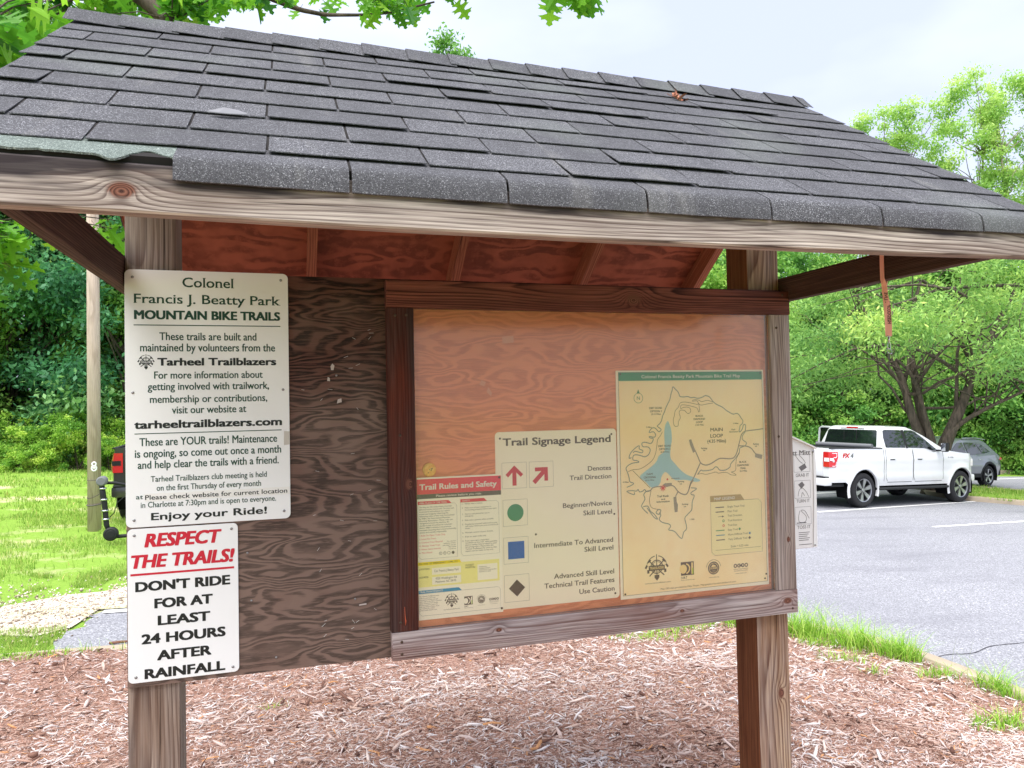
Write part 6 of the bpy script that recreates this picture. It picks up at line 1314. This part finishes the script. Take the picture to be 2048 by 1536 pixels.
def make_tree(name, label, cat, group, seed, H, R_, tr, base, nclump, per, size, lmat, bmat, shape='round', aspect=.5, clr=(.5, 1.1), stems=1, gap=0.0):
    rg = np.random.default_rng(seed); e = empty(name, (0, 0, 0)); tag(e, label, cat, group)
    mb = MB(); cl = []
    tops = [np.array([rg.normal(0, .04*H), rg.normal(0, .04*H), H*.86])] if stems == 1 else [np.array([R_*.5*math.cos(2*PI*k/stems+.7), R_*.5*math.sin(2*PI*k/stems+.7), H*rg.uniform(.7, .9)]) for k in range(stems)]
    trunks = []
    for tp in tops:
        p = limb_path((rg.normal(0, tr*.3)*(stems > 1), rg.normal(0, tr*.3)*(stems > 1), -.25), tp, rg, 9, .05); trunks.append(p)
        mb.tube(p, [tr*(1.25 if i == 0 else 1)*(1-.88*i/9) for i in range(10)], 9)
    k = 0
    while k < nclump:
        u = rg.random(); z = base+(H-base)*u; a = rg.uniform(0, 2*PI)
        if shape == 'brush': z = base+(H-base)*u*(.45+.75*abs(mnoise.noise((math.cos(a)*1.3+seed, math.sin(a)*1.3, 2)))*1.6)
        if shape == 'round': prof = math.sqrt(max(0, 1-((u-.42)/.60)**2))
        elif shape == 'spire': prof = .35+.65*(1-u)**.8 if u > .12 else .6
        elif shape == 'column': prof = .85*math.sin(PI*min(1, u*.82+.18))**.6
        elif shape == 'brush': prof = 1-.25*u
        else: prof = 1-.55*u
        q = R_*prof*rg.uniform(.25, 1)**.55; x, y = q*math.cos(a), q*math.sin(a)
        if gap and mnoise.noise((x*.55+seed, y*.55, z*.4)) < -gap+.0: 
            if rg.random() < .75: k += .5; continue
        cl.append((x, y, z, R_*.27*rg.uniform(*clr))); k += 1
        if k < nclump*.42 or rg.random() < .2:
            t_ = trunks[int(rg.integers(len(trunks)))]; zz = max(base*.6, z-q*.8); i = min(8, max(1, int(9*zz/(H*.86)))); s = t_[i]
            mb.tube(limb_path(s, (x*.92, y*.92, z), rg, 5, .10), [tr*.36*(1-zz/H*.6)*(1-.8*j/5) for j in range(6)], 6)
    mb.build('trunk', bmat, e, local=True, smooth=True)
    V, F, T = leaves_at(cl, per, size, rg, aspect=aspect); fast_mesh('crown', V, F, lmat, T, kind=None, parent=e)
    return e
def copy_tree(src, loc, rz, sc, label=None):
    c = src.copy(); COL.objects.link(c); c.location = loc; c.rotation_euler = (0, 0, rz); c.scale = sc if hasattr(sc, '__len__') else (sc,)*3
    if label: c['label'] = label
    for ch in src.children:
        d = ch.copy(); COL.objects.link(d); d.parent = c
    return c
def plant(src, spots, labels=None):
    rg = random.Random(len(spots)*7+1)
    for i, s in enumerate(spots):
        x, y, sc = s[:3]; loc = (x, y, gz(x)-.05+(s[3] if len(s) > 3 else 0)); rz = rg.uniform(0, 6.28)
        if i == 0: src.location = loc; src.rotation_euler = (0, 0, rz); src.scale = (sc,)*3
        else: copy_tree(src, loc, rz, sc)
GW = 'woodland trees beyond the lawn at the left'; GR = 'woodland trees beyond the lot at the right'
tA = make_tree('woodland_tree', 'dense dark green broadleaf tree in the woods behind the lawn', 'tree', GW, 1, 13, 4.2, .22, .5, 105, 560, .21, L_DARK, BARK)
plant(tA, [(-8.6, 27.2, 1.0), (-4.6, 25.6, .92), (-13.5, 26.5, 1.1), (-1.0, 29.0, 1.05), (-11.0, 33, 1.2), (-5.5, 32.5, 1.2), (3.4, 30.5, 1.05), (-17, 31, 1.2), (-20, 24, 1.0)])
tA2 = make_tree('woodland_tree', 'mid green tree among the darker trees behind the lawn', 'tree', GW, 2, 11, 3.8, .18, .4, 90, 560, .20, L_MID, BARK, clr=(.5, 1.0))
plant(tA2, [(-6.6, 27.4, 1.0), (-2.6, 26.6, .85), (-11.2, 25.2, .9), (-15.5, 23.6, .85), (1.4, 27.4, .9), (6.6, 30.0, 1.0)])
sh = make_tree('shrub', 'bright yellow green shrub at the foot of the woods', 'shrub', 'bright shrubs at the foot of the woods', 3, 2.9, 2.3, .05, .1, 64, 1700, .13, L_SHR, BARK, shape='brush', clr=(.28, .85))
plant(sh, [(-7.4, 22.3, .56), (-5.5, 22.0, .5), (-9.6, 22.6, .62), (-3.6, 22.6, .55), (-12.2, 22.4, .7), (-6.4, 23.2, .74), (-4.4, 23.3, .66), (-1.4, 23.6, .6), (-8.6, 23.4, .72), (-14.6, 21.6, .7), (1.0, 24.2, .7), (-6.6, 21.6, .36), (-4.6, 21.7, .33)])
# tall pale trees against the sky, right
tP = make_tree('poplar', 'tall airy pale green tree with open crown against the sky', 'tree', 'tall pale trees against the sky', 4, 15.5, 2.3, .15, 2.5, 120, 900, .125, L_PALE, BARKP, shape='spire', clr=(.40, .95))
plant(tP, [(26.7, 25.1, 1.07), (28.4, 24.3, 1.10), (30.4, 23.2, 1.17), (31.9, 22.5, 1.15), (25.2, 25.9, .92), (29.4, 23.6, .80), (31.2, 22.4, .88), (33.2, 21.6, .95), (27.5, 24.2, .78)])
tQ = make_tree('poplar', 'narrow gray green tree standing among the tall pale trees', 'tree', 'tall pale trees against the sky', 14, 14.5, 2.2, .15, 2.0, 100, 760, .14, L_MID, BARKP, shape='column', clr=(.45, .95))
plant(tQ, [(33.6, 21.0, 1.2), (36.2, 19.0, 1.2), (6.75, 27.0, 1.2)])
# woods beyond the lot
tR = make_tree('woodland_tree', 'bushy mid green tree in the woods beyond the parking lot', 'tree', GR, 5, 9.5, 3.6, .2, 1.0, 95, 620, .19, L_MID, BARK)
plant(tR, [(21.0, 25.2, 1.0), (24.4, 25.2, .95), (27.6, 22.4, .95), (31.0, 19.2, 1.0), (17.6, 27.4, 1.0), (23.0, 28.4, 1.15), (34.2, 17.6, 1.05), (29.6, 25.0, 1.1), (13.5, 29.5, 1.0), (37.5, 15.5, 1.1)])
tD = make_tree('woodland_tree', 'low spreading tree at the edge of the woods beyond the lot', 'tree', GR, 6, 7.0, 3.2, .17, .3, 85, 700, .17, L_MID, BARK)
plant(tD, [(23.0, 23.4, .95), (26.2, 22.2, .9), (29.4, 20.9, .9), (19.4, 24.2, .95), (32.6, 18.9, .95), (25.2, 24.6, 1.0), (35.8, 17.2, 1.0)])
s2_ = make_tree('shrub', 'green shrub along the far edge of the parking lot', 'shrub', 'shrubs along the far edge of the lot', 8, 2.6, 2.2, .05, .0, 60, 1600, .12, L_MID, BARK, shape='brush', clr=(.3, .9))
plant(s2_, [(26.3, 21.2, 1.0), (28.8, 20.4, 1.0), (31.2, 19.5, 1.1), (23.8, 22.0, 1.1), (21.2, 22.4, 1.1), (33.8, 18.6, 1.1), (36.4, 17.6, 1.1), (18.8, 22.8, 1.1)])

# the big spreading tree on the island: several stems from one base
def big_tree():
    rg = np.random.default_rng(17); e = empty('willow_oak', (17.42, 13.55, gz(17.42)+.06)); tag(e, 'large spreading tree with several dark stems on the island behind the white truck', 'tree')
    mb = MB(); cl = []
    rx, ry = Vector((.957, -.29, 0)), Vector((.29, .957, 0))          # across and along the view, for laying the stems out
    def P(a, b, z): v = rx*a+ry*b; return np.array([v.x, v.y, z])
    stems = [((-.08, 0), [(-.28, .05, 1.35), (-.55, .1, 2.2), (-.72, .25, 3.2), (-1.3, .2, 4.3), (-1.9, .4, 5.6)], .20), ((.0, .1), [(-.06, .1, 1.4), (-.20, .25, 2.3), (-.28, .4, 3.4), (-.2, .7, 4.6), (.3, .9, 6.0)], .21), ((.12, 0), [(.30, -.05, 1.35), (.66, -.1, 2.2), (.95, -.2, 3.0), (1.5, -.3, 4.3), (2.2, -.4, 5.6)], .24), ((.1, -.1), [(.45, -.2, 1.7), (1.1, -.5, 2.25), (1.9, -.8, 2.7), (2.7, -1.0, 3.3)], .10), ((0, 0), [(-.5, -.3, 2.6), (-1.2, -.9, 3.4), (-2.2, -1.3, 4.0)], .09)]
    mb.tube([P(0, 0, -.3), P(0, 0, .05), P(0, 0, .6), P(.02, 0, 1.15)], [.48, .36, .30, .29], 14)
    ends = []
    for (a, b), pts, r in stems:
        path = [P(a, b, .75)]+[P(*q) for q in pts]; n = len(path); sm = []
        for q in range(3): pass
        pp = np.array(smooth3(path, 4)); m = len(pp); mb.tube(pp, [r*.86*(1-.78*i/(m-1)) for i in range(m)], 9)
        ends.append((pp, r))
    for _ in range(150):
        a, b = rg.uniform(-4.9, 4.9), rg.uniform(-3.8, 3.8); rr = math.hypot(a/4.9, b/3.8)
        if rr > 1: continue
        top = 6.9-2.6*rr**2; z = rg.uniform(2.5+.2*rr, top)
        if rr < .55 and z < 3.1 : continue
        if abs(a) < 1.5 and b < .5 and z < 3.3: continue
        c = P(a, b, z); cl.append((*c, rg.uniform(.45, .95)))
        if rg.random() < .55:
            pp, r = ends[int(rg.integers(len(ends)))]; j = int(rg.integers(len(pp)//3, len(pp))); mb.tube(limb_path(pp[j], c, rg, 6, .12), [max(.012, r*.24*(1-.85*i/6)) for i in range(7)], 6)
    mb.build('trunk', BARK, e, local=True, smooth=True)
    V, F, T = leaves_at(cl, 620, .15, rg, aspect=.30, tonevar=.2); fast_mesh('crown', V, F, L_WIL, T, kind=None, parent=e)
def smooth3(P, k):
    out = []; n = len(P)
    for i in range(n-1):
        p0, p1, p2, p3 = [np.array(P[max(0, min(n-1, i+j))]) for j in (-1, 0, 1, 2)]
        for s in range(k): u = s/k; out.append(.5*((2*p1)+(-p0+p2)*u+(2*p0-5*p1+4*p2-p3)*u*u+(-p0+3*p1-3*p2+p3)*u**3))
    return out+[np.array(P[-1])]
big_tree()

# oak whose branches hang over the kiosk from the left
OAK = [(-0.563, 0.643, 2.929, 0.91), (-0.741, 1.286, 3.528, 0.89), (-0.609, 0.551, 3.032, 0.94), (-0.623, 1.002, 3.294, 1.17), (-0.781, 1.297, 3.548, 1.18), (-0.859, 1.304, 3.194, 1.16), (-0.769, 1.446, 3.616, 1.08), (-0.348, 0.503, 3.168, 1.12), (-0.619, 0.593, 2.901, 1.06), (-0.491, 0.592, 3.15, 1.12), (-0.578, 1.075, 3.224, 1.05), (-0.336, 0.608, 3.197, 1.18), (-0.556, 1.51, 3.752, 1.03), (-0.676, 1.205, 3.285, 1), (-0.839, 1.508, 3.296, 0.89), (-0.812, 1.572, 3.406, 1.19), (-0.379, 0.152, 2.818, 0.92), (-0.312, -0.062, 2.792, 1.15), (-0.298, -0.063, 2.744, 1.21), (-0.297, 0.099, 2.815, 1.06), (-1.023, 1.665, 3.32, 0.89), (-0.684, 1.624, 3.559, 0.92), (-1.746, 3.367, 4.587, 1.17), (-1.197, 3.209, 4.35, 0.92), (-0.986, 1.49, 3.538, 0.85), (-0.775, 1.465, 3.662, 1.13), (-1.249, 2.407, 4.036, 0.94), (-1.806, 3.702, 4.45, 1), (-1.335, 2.814, 3.762, 0.87), (-0.928, 1.347, 3.437, 1.09), (-1.019, 2.366, 3.832, 0.86), (-1.669, 3.221, 3.764, 0.93), (-1.345, 2.809, 4.203, 0.98), (-1.151, 1.99, 3.685, 1.2), (-0.954, 1.365, 3.487, 0.92), (-1.339, 3.451, 4.438, 1.18), (-1.04, 1.99, 3.791, 1.18), (-1.476, 3.584, 4.238, 1.15), (-1.2, 3.779, 4.971, 1.09), (-1.176, 3.026, 4.41, 0.86), (-1.062, 2.083, 3.749, 1.13), (-1.69, 3.444, 4.266, 1.01), (-0.305, 1.52, 3.616, 1.15), (-0.222, 1.821, 4.001, 1.17), (-0.406, 1.458, 3.783, 1.04), (-0.483, 1.426, 3.741, 1.14), (-0.114, 2.009, 4.107, 1.09), (-0.778, 2.53, 4.04, 1.09), (-0.522, 2.579, 4.132, 0.95), (-0.556, 2.029, 3.782, 0.99), (-0.182, 2.346, 4.082, 1.13), (-0.315, 2.796, 4.314, 1.13), (-0.073, 1.157, 3.448, 1.2), (-0.289, 2.331, 4.28, 1.1), (-0.409, 2.069, 4.041, 0.91), (-0.542, 2.403, 4.096, 1.04), (-0.254, 2.639, 4.162, 1.06), (-0.584, 2.187, 4.165, 1.03), (-0.925, 2.931, 4.504, 1.11), (-0.125, 1.805, 3.931, 1.05), (-0.444, 1.963, 4.063, 1.08), (-0.65, 2.797, 4.178, 0.86), (-0.415, 1.856, 3.83, 1.19), (-0.46, 1.768, 3.689, 1.16), (-0.799, 2.692, 4.13, 1.05), (-0.372, 1.379, 3.64, 0.95), (-0.376, 1.947, 3.91, 1.16), (-0.727, 2.703, 4.171, 0.97), (-0.779, 2.5, 4.046, 1.02), (-0.181, 2.309, 4.223, 1.08), (-0.321, 1.332, 3.518, 0.96), (-0.492, 2.469, 4.018, 0.87), (0.104, 1.586, 3.902, 1.19), (-0.102, 2.423, 4.358, 0.92), (0.015, 2.414, 4.319, 1.11), (0.163, 1.526, 3.887, 1.15), (-0.082, 2.314, 4.297, 0.94), (0.13, 1.189, 3.668, 1.02), (0.034, 2.394, 4.144, 1.03), (0.059, 2.325, 4.259, 0.97), (-0.033, 1.273, 3.685, 1.07), (-0.034, 1.54, 3.771, 1.13), (0.015, 1.466, 3.794, 0.92), (0.072, 2.038, 4.037, 0.89), (0.092, 2.435, 4.248, 1.2), (-0.064, 1.443, 3.675, 1.09), (0.222, 1.641, 3.858, 0.94), (0.253, 1.758, 3.892, 0.85), (0.232, 1.383, 3.749, 0.89), (0.413, 1.073, 3.629, 0.77), (0.309, 1.417, 3.801, 0.98), (0.259, 1.737, 3.999, 0.82), (0.805, 1.124, 3.73, 0.79), (1.073, 1.156, 3.725, 0.82), (1.052, 0.917, 3.643, 0.82), (0.842, 0.95, 3.609, 1.01), (0.682, 1.315, 3.745, 0.86), (0.853, 0.865, 3.521, 0.78), (0.997, 0.871, 3.534, 0.87), (1.211, 1.099, 3.749, 1), (0.927, 1.016, 3.667, 0.96), (1.28, 0.873, 3.604, 0.85), (1.226, 0.896, 3.611, 1.17), (1.809, 0.73, 3.618, 1.12), (1.632, 0.794, 3.64, 1.03), (1.596, 0.7, 3.585, 1.14), (-0.655, 1.005, 2.417, 0.89), (-0.723, 1.164, 2.474, 1.17), (-0.65, 1.105, 2.422, 1.19), (-0.295, 1.331, 2.568, 1.14), (-0.302, 1.478, 2.554, 0.85), (-0.685, 1.052, 2.245, 0.98), (-0.69, 1.094, 2.251, 1.08), (1.092, 2.523, 5.644, 0.94), (-0.272, 1.41, 3.925, 1), (-0.408, 1.241, 4.371, 0.92), (0.007, 1.401, 4.621, 1.18), (-0.296, 2.939, 5.536, 1.1), (-0.429, 1.249, 3.839, 0.96), (1.281, 0.83, 4.098, 0.88), (1.587, 2.199, 5.262, 0.94), (0.142, 2.562, 5.383, 1.13), (1.655, 1.951, 4.986, 0.88), (0.256, 2.35, 4.75, 0.95), (-2.054, 3.073, 4.935, 1.04), (-1.027, 1.77, 4.406, 1.16), (0.515, 2.221, 4.84, 1.19), (1.291, 0.726, 4.391, 1.2), (-0.507, 1.902, 4.33, 1.13), (0.788, 2.139, 5.141, 0.86), (-2.092, 3.377, 5.243, 1.2), (-1.34, 1.692, 4.345, 1.16), (-0.445, 1.981, 4.751, 0.98), (0.064, 1.191, 4.44, 0.94), (-1.146, 1.685, 3.9, 1.16), (-0.614, 1.512, 3.863, 1.05), (0.602, 1.864, 5.14, 1.02), (0.944, 1.665, 4.756, 0.86), (0.561, 2.327, 4.568, 1.13)]

oak = empty('oak_tree', (-4.2, 1.6, -.1)); tag(oak, 'oak tree with pointed lobed leaves whose branches overhang the kiosk roof', 'tree')
rgo = random.Random(44); mb = MB()
mb.tube([(-4.2, 1.6, -.4), (-4.2, 1.6, .2), (-4.15, 1.65, 1.6), (-4.0, 1.7, 3.2), (-3.9, 1.8, 5.2), (-3.8, 1.8, 7.5)], [.34, .26, .23, .20, .15, .08], 14)
mb.build('trunk', BARK, oak, smooth=True)
mb = MB()
mb.tube(smooth3([np.array(q) for q in ((-4.0, 1.7, 3.3), (-2.8, 1.9, 4.2), (-1.4, 1.75, 4.15), (-.35, 1.47, 3.76), (-.05, 1.384, 3.528), (.25, 1.36, 3.30), (.5, 1.5, 3.2))], 5), [.07-.0019*i for i in range(31)], 8)
mb.tube(smooth3([np.array(q) for q in ((-1.4, 1.75, 4.15), (-.3, 1.5, 4.0), (.409, 1.241, 3.645), (.60, 1.18, 3.575), (.72, 1.14, 3.56), (.92, 1.10, 3.575), (1.15, 1.02, 3.62))], 5), [.016-.0004*i for i in range(31)], 6)
mb.tube(smooth3([np.array(q) for q in ((-3.9, 1.8, 4.8), (-2.0, 1.5, 4.9), (0, 1.1, 4.5), (1.2, .9, 3.95), (1.9, .8, 3.72))], 5), [.05-.0021*i for i in range(21)], 7)
mb.tube(smooth3([np.array(q) for q in ((-4.1, 1.68, 2.3), (-2.6, 1.5, 2.75), (-1.3, 1.3, 2.7), (-.7, 1.15, 2.5))], 5), [.035-.0019*i for i in range(16)], 7)
mb.tube(smooth3([np.array(q) for q in ((-4.0, 1.7, 2.9), (-2.4, .9, 3.3), (-1.2, .5, 3.2), (-.5, .3, 2.9))], 5), [.04-.0022*i for i in range(16)], 7)
HUBS = [Vector(q) for q in ((-.05, 1.38, 3.55), (-1.4, 1.75, 4.1), (-.35, 1.47, 3.76), (.409, 1.24, 3.65), (.92, 1.1, 3.6), (1.9, .8, 3.75), (-.7, 1.15, 2.5), (-1.3, 1.3, 2.7), (-.5, .3, 2.9), (-1.2, .5, 3.2), (1.2, .9, 3.95), (0, 1.1, 4.5), (-2.0, 1.5, 4.9), (.5, 1.5, 3.3))]
lv, lf, lt = [], [], []
def add_leaf(base, d, L_, tone):
    d = Vector(d).normalized(); up = Vector((rgo.gauss(0, .6), rgo.gauss(0, .6), 1)); s = d.cross(up).normalized(); n = s.cross(d).normalized()
    R, Lf = leaf_polys(base, d, s, n, L_, rgo.uniform(.85, 1.1), rgo.uniform(.1, .6), rgo.uniform(.05, .35))
    o = len(lv); m = len(R); lv.extend([tuple(q) for q in R]+[tuple(q) for q in Lf]); lt.extend([tone]*(m+len(Lf)))
    lf.append(tuple(range(o, o+m))); lf.append((o,)+tuple(range(o+m, o+m+len(Lf)))+(o+m-1,))
for (x, y, z, s) in OAK:
    p = Vector((x, y, z)); h = min(HUBS, key=lambda q: (q-p).length); a = h+(p-h)*max(0, 1-.45/max(.46, (p-h).length))
    tw = [a, a+(p-a)*.5+Vector((0, 0, .03)), p]; mb.tube(tw, [.0045, .0032, .002], 5)
    for k in range(rgo.randint(7, 10)):
        u = rgo.uniform(.35, 1); q = a+(p-a)*u+Vector((rgo.gauss(0, .02), rgo.gauss(0, .02), rgo.gauss(0, .015))); d = Vector((rgo.gauss(0, 1), rgo.gauss(0, 1), rgo.gauss(-.55, .6))); st_ = q+d.normalized()*.03
        mb.tube([q, st_], .0009, 4, False); add_leaf(st_, d, .112*s*rgo.uniform(.75, 1.2), min(1, max(0, rgo.gauss(.5, .25))))
mb.build('branches', BARK, oak, smooth=True)
me = MB(); me.add(lv, lf); me.t = lt
me.build('foliage', leaf_mat('oak_leaf', [S(52, 112, 44), S(86, 150, 40), S(122, 184, 44), S(168, 214, 66)], .5), oak)
